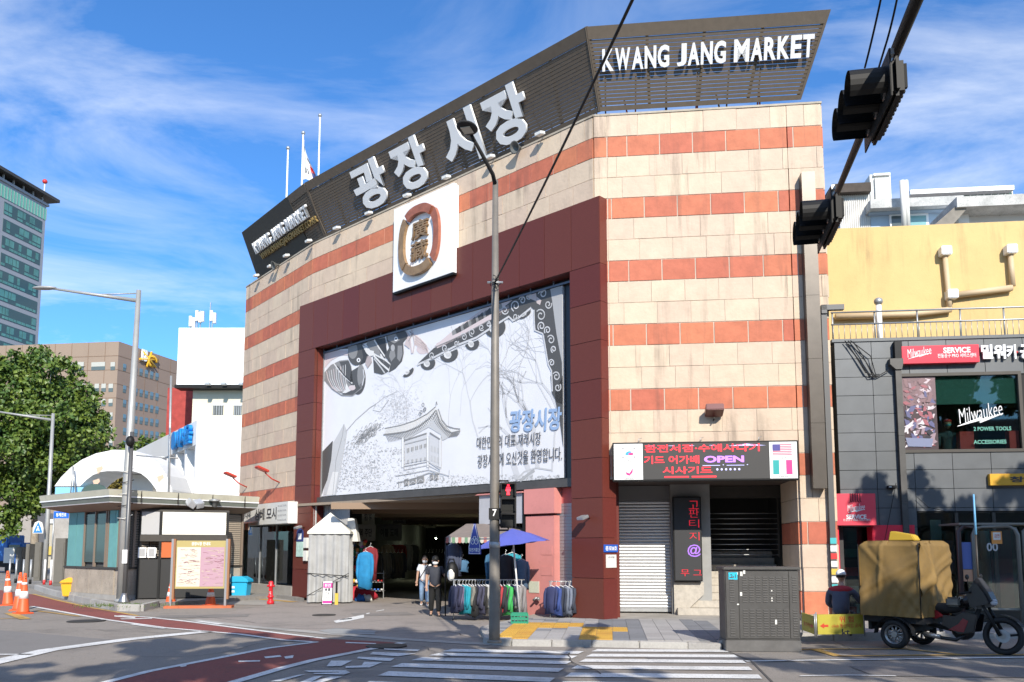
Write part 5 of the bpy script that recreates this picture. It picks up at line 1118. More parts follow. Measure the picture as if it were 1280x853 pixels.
# green crate on the pavement
cr = G(639, 780.5, PV); cr2 = G(660, 780.5, PV)
ct = thing('plastic_crate', Matrix.Translation((cr.x, cr.y, PV)), 'green plastic crate on the pavement at the foot of the umbrella pole', 'crate'); Mt = root_mat(ct); cw = cr2.x - cr.x; gcr = mat('crate_green', (.01, .22, .13), .5)
m_ = MB(); m_.box(0, cw, 0, .28, 0, .02); m_.build('base', gcr, ct, Mt)
for (x0_, x1_, y0_, y1_) in ((0, cw, 0, .015), (0, cw, .265, .28), (0, .015, .015, .265), (cw - .015, cw, .015, .265)):
    for z0_, z1_ in ((.02, .06), (.09, .13), (.17, .23)): m_ = MB(); m_.box(x0_, x1_, y0_, y1_, z0_, z1_); m_.build('side_rail', gcr, ct, Mt)
for i in range(6): m_ = MB(); m_.box(cw * i / 5 - .01, cw * i / 5 + .01, -.003, .012, .02, .22); m_.build('rib', gcr, ct, Mt)
# ================================================================ street lamp in front, with its fittings
lb_ = G(618, 803.5, PV); LPY = lb_.y
lpt = thing('street_lamp', Matrix.Translation((lb_.x, lb_.y, PV)), 'tall grey-brown street lamp standing at the crossing kerb in front of the billboard', 'street lamp'); Mt = root_mat(lpt)
topz = AT(618, 226, LPY).z - PV
m_ = MB(); m_.tube([(0, 0, 0), (0, 0, .3), (0, 0, topz * .5), (0, 0, topz)], [.098, .096, .08, .052], 14); m_.build('pole', greyp, lpt, Mt)
m_ = MB(); m_.lathe([(.1, 0), (.125, 0), (.125, .03), (.1, .05)], 14); m_.build('base_flange', greyp, lpt, Mt)
hd = AT(584, 160, LPY - 1.5) - Vector((lb_.x, lb_.y, PV)); m_ = MB(); m_.tube([(0, 0, topz - .1), (hd.x * .1, hd.y * .1, topz + .05), (hd.x * .85, hd.y * .85, hd.z - .02)], [.04, .038, .03], 8); m_.build('arm', blackm, lpt, Mt)
q = MB(); q.ball((0, 0, 0), 1, 18, 8, (.17, .24, .045)); MH = Matrix.Translation(hd) @ Matrix.Rotation(math.atan2(hd.y, hd.x) - math.pi / 2, 4, 'Z'); q.v = [tuple(MH @ Vector(p)) for p in q.v]; q.build('lamp_head', blackm, lpt, Mt)
q = MB(); q.box(-.08, .08, -.1, .12, -.052, -.04, MH); q.build('led_plate', mat('led_plate', (.4, .38, .3), .4), lpt, Mt)
for z_, h_, r_ in ((1.62, .1, .097), (2.15, .12, .095)): m_ = MB(); m_.lathe([(r_, z_), (r_, z_ + h_)], 14); m_.build('clamp_band', steel if z_ < 2 else black, lpt, Mt)
m_ = MB(); m_.box(-.1, .1, -.1, -.088, 2.1, 2.3); m_.build('number_label', black, lpt, Mt); text('7', Mt, lpt, white, 0, 2.22, .07, .12, -.103, .001, .02)
# bicycle crossing sign
p0 = AT(586, 693, LPY - .05); p1 = AT(598.5, 655, LPY - .05)
bs = thing('bicycle_sign', Matrix.Translation((p0.x, LPY - .05, p0.z)) @ Matrix.Rotation(-.5, 4, 'Z'), 'blue tapered bicycle crossing sign fixed to the left of the street lamp', 'sign'); Mt = root_mat(bs); ww = .24; hh_ = p1.z - p0.z
m_ = MB(); m_.prism([(0, 0), (ww, 0), (ww, hh_ * .25), (ww * .55, hh_), (ww * .42, hh_), (0, hh_ * .25)], -.01, .01); m_.build('plate', mat('sign_blue', (.035, .055, .3), .4), bs, Mt)
q = flatM(MB())
for cx in (.35, .65):
    cc_ = [(ww * cx + .035 * math.cos(t * .7), hh_ * .42 + .05 * math.sin(t * .7)) for t in range(10)]; q.line(cc_, .01, -.0125)
q.line([(ww * .35, hh_ * .42), (ww * .45, hh_ * .58), (ww * .6, hh_ * .58), (ww * .65, hh_ * .42)], .01, -.0125); q.line([(0.012, .012), (ww - .012, .012), (ww - .012, hh_ * .25), (ww * .54, hh_ - .015), (ww * .43, hh_ - .015), (.012, hh_ * .25), (.012, .012)], .008, -.0125); q.build('bicycle_print', white, bs, Mt)
text('자전거횡단', Mt, bs, white, ww / 2, hh_ * .14, ww * .85, .07, -.012, .001, .01)
m_ = MB(); m_.tube([(ww * .5, .01, hh_ * .5), (ww * .9, .1, hh_ * .5), (.35, .1, hh_ * .5)], .012, 6); m_.build('bracket', steel, bs, Mt)
# pedestrian signal
p0 = AT(625, 660, LPY - .12); p1 = AT(645.5, 603, LPY - .12)
ps = thing('pedestrian_signal', Matrix.Translation((p0.x, LPY - .12, p0.z)), 'black pedestrian signal with lit red figure on top, mounted on the street lamp', 'traffic light'); Mt = root_mat(ps); ww = p1.x - p0.x; hh_ = p1.z - p0.z
m_ = MB(); m_.box(0, ww, .0, .14, 0, hh_); m_.build('housing', black, ps, Mt, bevel=.012)
hv = hh_ / 3
for i in range(3):
    z_ = i * hv; q = MB()
    q.prism([(.015, z_ + .02), (.03, z_ + .02), (.03, z_ + hv - .04), (ww - .03, z_ + hv - .04), (ww - .03, z_ + .02), (ww - .015, z_ + .02), (ww - .015, z_ + hv - .015), (.015, z_ + hv - .015)], -.14, 0); q.build('visor', black, ps, Mt)
    m_ = MB(); m_.box(.03, ww - .03, -.006, 0, z_ + .03, z_ + hv - .045); m_.build('lens', mat('dark_lens', (.03, .03, .028), .2), ps, Mt)
mr = mat('signal_red', (.6, .02, .02), .4, emit=(1, .03, .06), es=2.2)
q = MB(); zc2 = 2 * hv; q.ball((ww / 2, -.01, zc2 + hv * .8), .022, 8, 6, (1, .3, 1)); q.prism([(ww / 2 - .034, zc2 + hv * .7), (ww / 2 + .034, zc2 + hv * .7), (ww / 2 + .045, zc2 + hv * .42), (ww / 2 + .02, zc2 + hv * .4), (ww / 2 + .03, zc2 + .04), (ww / 2 - .03, zc2 + .04), (ww / 2 - .02, zc2 + hv * .4), (ww / 2 - .045, zc2 + hv * .42)], -.012, -.008); q.build('red_figure', mr, ps, Mt, kind='stuff')
for z_ in (-.04, hh_ + .03): m_ = MB(); m_.tube([(-.1, .1, z_), (ww * .5, .07, z_), (ww * .5, .07, z_ + (.04 if z_ < 0 else -.04))], .016, 7); m_.build('bracket', black, ps, Mt)
# cable clamp and overhead cable
z_ = AT(618, 355, LPY).z; cl = thing('cable_clamp', Matrix.Translation((lb_.x, lb_.y, z_)), 'knot of clamps and cable ends halfway up the street lamp', 'clamp'); Mt = root_mat(cl)
m_ = MB(); m_.tube([(-.14, -.08, 0), (.14, -.08, 0)], .02, 6); m_.build('cross_pin', steel, cl, Mt)
for i in range(6): m_ = MB(); a = R.uniform(0, 6); m_.tube([(0, -.1, 0), (.08 * math.cos(a), -.13, .1 * math.sin(a)), (.1 * math.cos(a + .6), -.12, .13 * math.sin(a + .6))], .008, 5); m_.build('cable_end', black, cl, Mt)
def cable(P, r, label, name='overhead_cable', m=black, sag=.0, n=14):
    P = [Vector(p) for p in P]; pts = []
    for a, b in zip(P[:-1], P[1:]):
        for i in range(n): t = i / n; q_ = a.lerp(b, t); q_.z -= 4 * sag * t * (1 - t); pts.append(q_)
    pts.append(P[-1]); o_ = pts[0].copy(); q = MB(); q.tube([p - o_ for p in pts], r, 6); o = q.build(name, m, None, Matrix.Translation(o_)); return tag(o, label, 'cable')
e1 = AT(800, -20, 6.5); cable([(lb_.x, lb_.y - .1, z_), e1, e1 + (e1 - Vector((lb_.x, lb_.y, z_))) * .8], .016, 'black overhead cable running up from the clamp on the street lamp', sag=.05)
# ================================================================ traffic signal arm overhead
a = AT(1150, -10, 5.85); a2 = AT(1042, 252, 9.5); d = (a2 - a); d.z = 0
tp = thing('signal_mast', Matrix.Translation((a.x - d.x * 1.6, a.y - d.y * 1.6, 0)), 'dark tapering signal arm reaching over the road at the upper right', 'signal mast'); O = Vector((a.x - d.x * 1.6, a.y - d.y * 1.6, 0))
z1_ = a.z; z2_ = a2.z
q = MB(); q.tube([Vector((0, 0, z1_ - (z2_ - z1_) * 1.6)), a - O, a2 - O], [.08, .05, .032], 10); q.build('arm', black, tp, root_mat(tp)); q = MB(); q.tube([(0, 0, 0), (0, 0, z1_ + .6)], [.16, .12], 10); q.build('mast', black, tp, root_mat(tp))
ang = math.atan2(d.y, d.x)
def vsignal(px_, py_, Y, label):
    c = AT(px_, py_, Y); M = Matrix.Translation(c) @ Matrix.Rotation(ang, 4, 'Z') @ Matrix.Diagonal((.84, .84, .84, 1)); t = thing('vehicle_signal', M, label, 'traffic light', 'vehicle signals on the arm')
    # local x along arm (away), lenses face local +y (left)
    q = MB(); q.box(-.56, .56, -.13, .0, -.2, .2); q.build('housing', black, t, M, bevel=.05)
    q = MB(); q.box(-.6, .6, -.0, .015, -.24, .24); q.build('back_plate', black, t, M, bevel=.006)
    for i in (-1, 0, 1):
        MV = M @ Matrix.Translation((i * .36, .015, 0)) @ Matrix.Rotation(-math.pi / 2, 4, 'X')
        q = flatM(MB()); n = 20; r0 = .165
        for k in range(n):
            t0, t1 = 2 * math.pi * k / n, 2 * math.pi * (k + 1) / n
            if abs((t0 + t1) / 2 - math.pi / 2) < .5: continue
            L0 = .34
            for rr in (r0, r0 - .006): q.quadf((rr * math.cos(t0), rr * math.sin(t0), 0), (rr * math.cos(t1), rr * math.sin(t1), 0), (rr * math.cos(t1), rr * math.sin(t1), L0), (rr * math.cos(t0), rr * math.sin(t0), L0))
        q.build('visor', black, t, MV); q = MB(); q.lathe([(.15, 0), (.15, .01), (.08, .025), (.01, .03)], 16); q.build('lens', MATS['dark_lens'], t, MV)
    for i in range(12): q = MB(); q.box(-.5 + i * .085, -.46 + i * .085, -.16, -.13, -.12, .12); q.build('rear_fin', blackm, t, M)
    q = MB(); q.tube([(-.3, -.06, .2), (-.3, -.06, .34)], .03, 7); q.tube([(.3, -.06, .2), (.3, -.06, .34)], .03, 7); q.box(-.38, .38, -.085, -.035, .3, .36); q.build('hanger_bracket', steel, t, M)
vsignal(1097, 130, 6.8, 'black three-lamp traffic signal on the overhead arm, the nearer upper one'); vsignal(1031, 278, 9.25, 'black three-lamp traffic signal at the far end of the overhead arm')
cable([AT(1105, -20, 6.3), AT(1081, 85, 7.0)], .009, 'thin black wire left of the signal arm at the top edge', sag=.02); cable([AT(1125, -20, 6.2), AT(1106, 60, 6.6), AT(1048, 238, 9.5)], .009, 'thin black wire running along the signal arm', sag=.03)
# ================================================================ equipment cabinet
c0 = G(908, 803.5, PV + .05); cbx = thing('utility_cabinet', frame(c0.x, c0.y, -.05, PV + .04), 'large dark grey louvred utility cabinet standing by the kerb', 'cabinet'); Mt = root_mat(cbx)
cw = on(Mt, 999.5, 760, 0)[0]; chh = on(Mt, 950, 709, 0)[1]; cbm = mat('cabinet_grey', (.075, .072, .068), .5, .3, var=.25, scale=3, dirt=.3)
m_ = MB(); m_.box(-.01, cw + .01, -.01, .56, -.14, .05); m_.build('concrete_base', mat('base_dark', (.12, .115, .11), .9, var=.3), cbx, Mt, bevel=.01)
m_ = MB(); m_.box(0, cw, 0, .55, .05, chh - .05); m_.build('body', cbm, cbx, Mt, bevel=.01); m_ = MB(); m_.box(-.03, cw + .03, -.04, .6, chh - .05, chh); m_.build('top_cap', cbm, cbx, Mt, bevel=.012)
for (a, b) in ((.01, .175), (.185, .855), (.865, .99)):
    m_ = MB(); m_.box(a * cw, b * cw, -.014, 0, .08, chh - .07); m_.build('door', cbm, cbx, Mt, bevel=.004)
lv = MB()
for fx in (.06, .235, .325, .415, .51, .6, .69, .78, .905):
    for zl, zh in ((.10, .43), (.54, .86)):
        for i in range(11):
            z_ = chh * lerp(zl, zh, i / 10); lv.box(fx * cw - .0, fx * cw + .062 * cw, -.026, -.014, z_, z_ + .012)
lv.build('louvres', mat('louvre_grey', (.12, .115, .11), .5, .3), cbx, Mt, kind='stuff')
m_ = MB(); m_.box(.05 * cw, .17 * cw, -.02, -.014, chh - .21, chh - .09); m_.build('label_plate', mat('label_cyan', (.02, .45, .62), .4), cbx, Mt); text('2-1', Mt, cbx, inkb, .11 * cw, chh - .15, .09, .06, -.022, .001, .02)
for i, (x, z_) in enumerate(((.16, .9), (.21, .88), (.25, .91), (.155, .5), (.2, .62), (.62, .55), (.62, .68), (.66, .25))): m_ = MB(); m_.box(x * cw, x * cw + R.uniform(.02, .04), -.017, -.013, z_ * chh, z_ * chh + R.uniform(.02, .08)); m_.build('torn_sticker', offw, cbx, Mt)
# ================================================================ worker and barrier
def barrier(pa, pb, zb, zt, s1, label):
    a = G(*pa, PV + .05); b = G(*pb, PV + .05); d = b - a; M = frame(a.x, a.y, math.atan2(d.y, d.x), PV + .05); t = thing('warning_barrier', M, label, 'barrier', 'yellow folding warning barriers'); w_ = d.length; h_ = AT((pa[0] + pb[0]) / 2, 768, (a.y + b.y) / 2).z - PV - .05
    m_ = MB(); m_.box(.02, w_ - .02, -.01, .01, .05, h_); m_.build('banner', mat('banner_yellow', (.42, .36, .04), .6, var=.12), t, M)
    for x in (.0, w_): m_ = MB(); m_.tube([(x, 0, 0), (x, 0, h_ + .04)], .012, 6); m_.build('post', steel, t, M)
    if s1: text('위 험', M, t, mat('ink_red', (.5, .05, .02), .5), w_ * .62, h_ * .78, w_ * .3, .11, -.013, .001, .01); text('kt', M, t, inkb, w_ * .6, h_ * .22, .15, .11, -.013, .001, .02); text('olleh 통신작업 공사', M, t, MATS['ink_red'], w_ * .62, h_ * .5, w_ * .62, .07, -.013, .001, .0)
    else: text('통신작업', M, t, MATS['ink_red'], w_ * .5, h_ * .5, w_ * .6, .07, -.013, .001, .0)
    q = MB(); s_ = 1 if s1 else -1; x = .06 if s1 else w_ - .06; q.prism([(x, h_ * .5), (x + s_ * .08, h_ * .62), (x + s_ * .08, h_ * .55), (x + s_ * .16, h_ * .55), (x + s_ * .16, h_ * .45), (x + s_ * .08, h_ * .45), (x + s_ * .08, h_ * .38)], -.013, -.011); q.build('arrow', MATS['ink_red'], t, M)
barrier((1021, 797), (1081, 796), 0, 0, True, 'yellow warning banner with red arrow and black kt lettering in front of the worker'); barrier((1003, 791), (1019, 797), 0, 0, False, 'narrow side panel of the yellow warning barrier beside the cabinet')
skin = mat('skin', (.42, .25, .17), .6, var=.06); hair = mat('hair', (.015, .012, .01), .7)
def head(t, M, c, r=.105, cap=None, maskc=None, yaw=0):
    MH_ = M @ Matrix.Translation(c) @ Matrix.Rotation(yaw, 4, 'Z')   # face towards local -y
    q = MB(); q.ball((0, 0, 0), 1, 16, 12, (r * .76, r * .92, r * 1.12))
    v = []
    for x, y, z in q.v:
        if z < 0: x *= 1 + .25 * z / r; y = y * (1 + .1 * z / r) - (.012 if y < 0 else 0)
        v.append((x, y, z))
    q.v = v; q.ball((0, -r * .95, -.008), .02, 6, 5, (.7, 1, 1.2)); q.ball((-r * .77, 0, -.005), .025, 6, 5, (.4, .8, 1.2)); q.ball((r * .77, 0, -.005), .025, 6, 5, (.4, .8, 1.2))
    q.build('head', skin, t, MH_)
    for s_ in (-1, 1): q = MB(); q.ball((s_ * .034, -r * .86, .012), .011, 6, 5); q.build('eye', black, t, MH_)
    q = MB(); q.ball((0, .012, .022), 1, 14, 8, (r * .82, r * .95, r * 1.08)); q.v = [(x, max(y, -.045 - z * .2), max(z, -.02 if y > 0 else .05)) for x, y, z in q.v]; q.build('hair', hair, t, MH_)
    if maskc: q = MB(); q.ball((0, -.03, -.045), 1, 12, 8, (r * .74, r * .82, r * .55)); q.v = [(x, min(y, -.0), z) for x, y, z in q.v]; q.build('face_mask', maskc, t, MH_)
    else: q = MB(); q.box(-.022, .022, -r * .97, -r * .9, -.058, -.05); q.build('mouth', mat('lip', (.3, .1, .08), .6), t, MH_)
    if cap: 
        q = MB(); q.ball((0, .005, .035), 1, 14, 8, (r * .9, r * 1.04, r * 1.0)); q.v = [(x, y, max(z, .03)) for x, y, z in q.v]; q.prism([(-.075, .035), (.075, .035), (.06, .05), (-.06, .05)], -r * 1.75, -r * .7); q.build('cap', cap, t, MH_)
def hand(pts, edges, wrist_i, w, dirv, side):
    # palm and five fingers as branching chains; returns nothing
    d = Vector(dirv).normalized(); up = Vector((side, 0, 0)); up = (up - d * up.dot(d)).normalized(); nrm = d.cross(up)
    w = Vector(w); b = len(pts); palm = w + d * .055; pts.append((*palm, (.030, .022))); edges.append((wrist_i, b))
    for k, (o_, ln) in enumerate(((-.026, .062), (-.009, .074), (.009, .07), (.025, .055))):
        i = len(pts); p = palm + d * .035 + up * o_; p2 = p + d * ln * .5 + nrm * .008; p3 = p + d * ln * .9 + nrm * .022
        pts.append((*p, .0095)); pts.append((*p2, .0088)); pts.append((*p3, .0075)); edges.extend([(b, i), (i, i + 1), (i + 1, i + 2)])
    i = len(pts); p = w + d * .03 - up * .035; p2 = p + d * .03 - up * .014 + nrm * .01; pts.append((*p, .0115)); pts.append((*p2, .0095)); edges.extend([(wrist_i, i), (i, i + 1)])
def person(M, label, J_, shirt, pants, shoes, cap, maskc, facing=0, sl=.5, backp=False):
    """J_: joints (local, face to -y): pelvis, chest, neck, head, sh/el/wr L,R, hip/kn/an/toe L,R"""
    t = thing('person', M, label, 'person'); pts = []; E = []
    def ad(p, r, par=None):
        pts.append((*p, r)); i = len(pts) - 1
        if par is not None: E.append((par, i))
        return i
    pe = ad(J_['pelvis'], (.13, .10)); ch = ad(J_['chest'], (.145, .10), pe); nk = ad(J_['neck'], .055, ch); ad(J_['jaw'], .05, nk)
    for s_ in 'LR':
        a = ad(J_['sh' + s_], .058, ch); b = ad(J_['el' + s_], .042, a); c = ad(J_['wr' + s_], .027, b); dv = Vector(J_['wr' + s_]) - Vector(J_['el' + s_]); hand(pts, E, c, J_['wr' + s_], dv, -1 if s_ == 'L' else 1)
        a = ad(J_['hip' + s_], .088, pe); b = ad(J_['kn' + s_], .056, a); c = ad(J_['an' + s_], .037, b); ad(J_['toe' + s_], .03, c)
    skinm('body', pts, E, skin, t, M, 1)
    head(t, M, J_['head'], .105, cap, maskc, facing)
    # shirt
    P = []; E2 = []
    def a2_(p, r, par=None):
        P.append((*p, r)); i = len(P) - 1
        if par is not None: E2.append((par, i))
        return i
    pv = Vector(J_['pelvis']); hem = pv + Vector((0, 0, -.10 if sl < .9 else -.02)); i0 = a2_(hem, (.17, .135)); i1 = a2_(pv + Vector((0, 0, .08)), (.16, .125), i0); i2 = a2_(J_['chest'], (.165, .12), i1); nk2 = Vector(J_['neck']); a2_(nk2 - Vector((0, 0, .045)), .07, i2)
    for s_ in 'LR':
        sh_, el_, wr_ = (Vector(J_[k + s_]) for k in ('sh', 'el', 'wr')); a = a2_(sh_, .075, i2)
        if sl < .9: a2_(sh_.lerp(el_, .75), .068, a)
        else: b = a2_(el_, .06, a); a2_(el_.lerp(wr_, .9), .043, b)
    skinm('shirt', P, E2, shirt, t, M, 1)
    P.clear(); E2.clear(); i0 = a2_(pv + Vector((0, 0, .04)), (.145, .115))
    for s_ in 'LR':
        a = a2_(J_['hip' + s_], .102, i0); b = a2_(J_['kn' + s_], .078, a); a2_(Vector(J_['an' + s_]) + Vector((0, 0, .02)), .064, b)
    skinm('trousers', P, E2, pants, t, M, 1)
    for s_ in 'LR':
        an, to = Vector(J_['an' + s_]), Vector(J_['toe' + s_]); skinm('shoe', [(*(an + (an - to) * .25 - Vector((0, 0, .035))), .045), (*(an.lerp(to, .5) - Vector((0, 0, .03))), .05), (*(to + Vector((0, 0, -.0))), .04)], [(0, 1), (1, 2)], shoes, t, M, 1)
    return t
def standing(h=1.72, stepf=.12, armL=0, armR=0):
    k = h / 1.72
    J_ = dict(pelvis=(0, 0, .93), chest=(0, .01, 1.28), neck=(0, .01, 1.46), jaw=(0, -.01, 1.54), head=(0, -.015, 1.60), shL=(.185, .01, 1.39), shR=(-.185, .01, 1.39), elL=(.25, .03, 1.12), elR=(-.25, .03, 1.12), wrL=(.25, -.05, .88), wrR=(-.25, -.05, .88),
              hipL=(.09, 0, .86), hipR=(-.09, 0, .86), knL=(.10, -stepf * .9, .50), knR=(-.10, .02, .49), anL=(.10, -stepf, .09), anR=(-.10, stepf * 1.2, .11), toeL=(.11, -stepf - .17, .045), toeR=(-.12, stepf * 1.2 - .16, .05))
    return J_
def scale_j(J_, k): return {a: (x * k, y * k, z * k) for a, (x, y, z) in J_.items()}
J1 = standing(); J1['elL'] = (.30, -.02, 1.15); J1['wrL'] = (.36, -.25, 1.20)
m1 = G(543.5, 770.5); k1 = (AT(543, 696.5, m1.y).z) / 1.72
person(Matrix.Translation((m1.x, m1.y, .004)) @ Matrix.Rotation(.15, 4, 'Z'), 'man in black T-shirt, black cap and white mask stepping out of the market entrance', scale_j(J1, k1), mat('black_tee', (.03, .033, .045), .8, var=.2), mat('black_trousers', (.012, .012, .012), .9), mat('shoe_black', (.05, .05, .05), .6), black, mat('mask_white', (.75, .75, .75), .7), -.1)
J2 = standing(1.72, .16); m2 = G(530.5, 757.5); k2 = (AT(530, 696, m2.y).z) / 1.72; J2['wrR'] = (-.27, -.02, .86)
t = person(Matrix.Translation((m2.x, m2.y, .004)) @ Matrix.Rotation(.1, 4, 'Z'), 'man in white T-shirt and blue jeans with a black strap across his chest', scale_j(J2, k2), mat('white_tee', (.72, .72, .72), .8, var=.06), mat('light_denim', (.22, .33, .48), .85, var=.35, scale=6), mat('shoe_white', (.75, .75, .75), .6), None, mat('mask_white', (.75, .75, .75), .7), .05)
q = MB(); q.tube([Vector(p) * k2 for p in ((.13, -.09, 1.46), (0, -.14, 1.25), (-.15, -.1, 1.0), (-.17, .03, .98))], .014, 6); q.build('strap', black, t, root_mat(t))
# backpack hanging by the rail
p = AT(565, 716, 21.0); t = thing('backpack', Matrix.Translation(p) @ Matrix.Rotation(.3, 4, 'Z'), 'black and white backpack held beside the man in black', 'backpack'); Mt = root_mat(t)
q = MB(); q.ball((0, 0, 0), 1, 12, 9, (.17, .12, .27)); q.build('bag', black, t, Mt); q = MB(); q.ball((-.04, -.07, -.05), 1, 10, 7, (.10, .07, .16)); q.build('front_pocket', offw, t, Mt); q = MB(); q.tube([(-.1, .05, .2), (-.05, .05, .34), (.05, .05, .34), (.1, .05, .2)], .015, 6); q.build('strap', black, t, Mt)
# seated worker seen from behind
wp = G(1053, 793, PV); Mw_ = Matrix.Translation((wp.x, wp.y, PV)) @ Matrix.Rotation(math.radians(180 - 28), 4, 'Z')
hz_ = AT(1049, 717, wp.y).z - PV; s0_ = hz_ - .78
JW = dict(pelvis=(0, .05, s0_ + .02), chest=(0, -.02, s0_ + .36), neck=(0, -.09, s0_ + .56), jaw=(0, -.14, s0_ + .64), head=(0, -.14, s0_ + .72), shL=(.2, -.03, s0_ + .46), shR=(-.2, -.03, s0_ + .46), elL=(.25, -.12, s0_ + .2), elR=(-.34, -.14, s0_ + .24), wrL=(.18, -.32, s0_ + .12), wrR=(-.5, -.3, s0_ + .14),
          hipL=(.1, -.02, s0_ - .04), hipR=(-.1, -.02, s0_ - .04), knL=(.14, -.42, s0_ + .02), knR=(-.14, -.42, s0_ + .02), anL=(.13, -.40, .09), anR=(-.13, -.40, .09), toeL=(.13, -.57, .045), toeR=(-.13, -.57, .045))
wk = mat('work_jacket', (.075, .085, .125), .8, var=.2, scale=6)
t = person(Mw_, 'seated worker in a dark jacket with red shoulders and white cap, seen from behind', JW, wk, mat('work_trousers', (.03, .03, .035), .9), black, white, None, 0, 1.0)
q = MB(); n = 12
q = MB(); q.ball((0, -.035, s0_ + .47), 1, 16, 8, (.235, .125, .085)); q.v = [(x, y, z) for x, y, z in q.v]; q.build('red_yoke', mat('jacket_red', (.35, .02, .03), .8), t, Mw_)
st_ = thing('low_stool', Mw_, 'low stool under the seated worker', 'stool'); q = MB(); q.box(-.2, .2, -.12, .22, s0_ - .2, s0_ - .13); q.build('seat', darkm, st_, Mw_)
for x in (-.17, .17):
    for y in (-.1, .19): q = MB(); q.box(x - .02, x + .02, y - .02, y + .02, 0, s0_ - .2); q.build('leg', darkm, st_, Mw_)
# ================================================================ cargo tricycle
TR = frame(6.93, 14.9, math.radians(-50)); tk = thing('cargo_tricycle', TR, 'black and dark red motor tricycle parked at the kerb with a covered cargo box', 'tricycle')
tyre = mat('tyre', (.02, .02, .02), .85); alloy = mat('alloy', (.35, .35, .34), .35, .7); bred = mat('dark_red_fairing', (.20, .012, .02), .25); bblk = mat('black_fairing', (.015, .015, .018), .25)
def wheel(cx, cy, r, wd, tw_, spokes, yaw=0, hub=.05):
    M = TR @ Matrix.Translation((cx, cy, r)) @ Matrix.Rotation(yaw, 4, 'Z') @ Matrix.Rotation(math.pi / 2, 4, 'X')
    q = MB(); n = 28; m = 8
    for i in range(n):
        for j in range(m):
            t = 2 * math.pi * i / n; p = 2 * math.pi * j / m; rr = r - tw_ + tw_ * math.cos(p); q.v.append((rr * math.cos(t), rr * math.sin(t), wd * math.sin(p)))
    for i in range(n):
        for j in range(m): q.sm.add(len(q.f)); q.f.append((i * m + j, ((i + 1) % n) * m + j, ((i + 1) % n) * m + (j + 1) % m, i * m + (j + 1) % m))
    wt = q.build('wheel', tyre, tk, M)
    q = MB(); q.lathe([(r - tw_ * 2.1, -wd * .6), (r - tw_ * 1.7, -wd * .7), (r - tw_ * 1.7, wd * .7), (r - tw_ * 2.1, wd * .6), (r - tw_ * 2.3, wd * .4), (r - tw_ * 2.3, -wd * .4), (r - tw_ * 2.1, -wd * .6)], 28) if False else None
    q = flatM(MB())
    for i in range(n):
        t0, t1 = 2 * math.pi * i / n, 2 * math.pi * (i + 1) / n
        for ra_, rb_, za, zb_ in ((r - tw_ * 1.75, r - tw_ * 2.2, wd * .75, wd * .4), (r - tw_ * 2.2, r - tw_ * 2.2, wd * .4, -wd * .4), (r - tw_ * 1.75, r - tw_ * 2.2, -wd * .75, -wd * .4)):
            q.quadf((ra_ * math.cos(t0), ra_ * math.sin(t0), za), (ra_ * math.cos(t1), ra_ * math.sin(t1), za), (rb_ * math.cos(t1), rb_ * math.sin(t1), zb_), (rb_ * math.cos(t0), rb_ * math.sin(t0), zb_))
    rm = q.build('rim', alloy if spokes > 5 else black, tk, M)
    for k in range(spokes):
        a = 2 * math.pi * k / spokes; q = MB(); q.tube([(hub * .5 * math.cos(a), hub * .5 * math.sin(a), 0), ((r - tw_ * 2.1) * math.cos(a + .15), (r - tw_ * 2.1) * math.sin(a + .15), 0)], [.022, .016], 6); q.build('spoke', alloy if spokes > 5 else black, tk, M)
    q = MB(); q.lathe([(hub, -.06), (hub, .06)], 14); q.build('hub', alloy, tk, M)
    if spokes <= 5: q = MB(); q.lathe([(.105, .045), (.105, .05)], 20); q.build('brake_disc', steel, tk, M)
wheel(0, -.50, .25, .075, .05, 10); wheel(0, .50, .25, .075, .05, 10); wheel(1.52, 0, .305, .055, .045, 3, .15)
m_ = MB(); m_.box(-.55, .48, -.5, .55, .44, .54); m_.box(-.5, -.44, -.45, .45, .3, .44); m_.box(-.25, .25, -.38, .38, .3, .4); m_.build('chassis', blackm, tk, TR)
m_ = MB(); m_.tube([(0, -.45, .25), (0, .45, .25)], .035, 8); m_.build('axle', black, tk, TR)
q = MB(); n = 10
for s_ in (-.52, .52):
    q = MB(); 
    for i in range(8):
        t0 = math.pi * i / 8; t1 = math.pi * (i + 1) / 8; q.quadf((.33 * math.cos(t0), s_ - .08, .25 + .3 * math.sin(t0)), (.33 * math.cos(t1), s_ - .08, .25 + .3 * math.sin(t1)), (.33 * math.cos(t1), s_ + .08, .25 + .3 * math.sin(t1)), (.33 * math.cos(t0), s_ + .08, .25 + .3 * math.sin(t0)))
    q.build('mudguard', blackm, tk, TR)
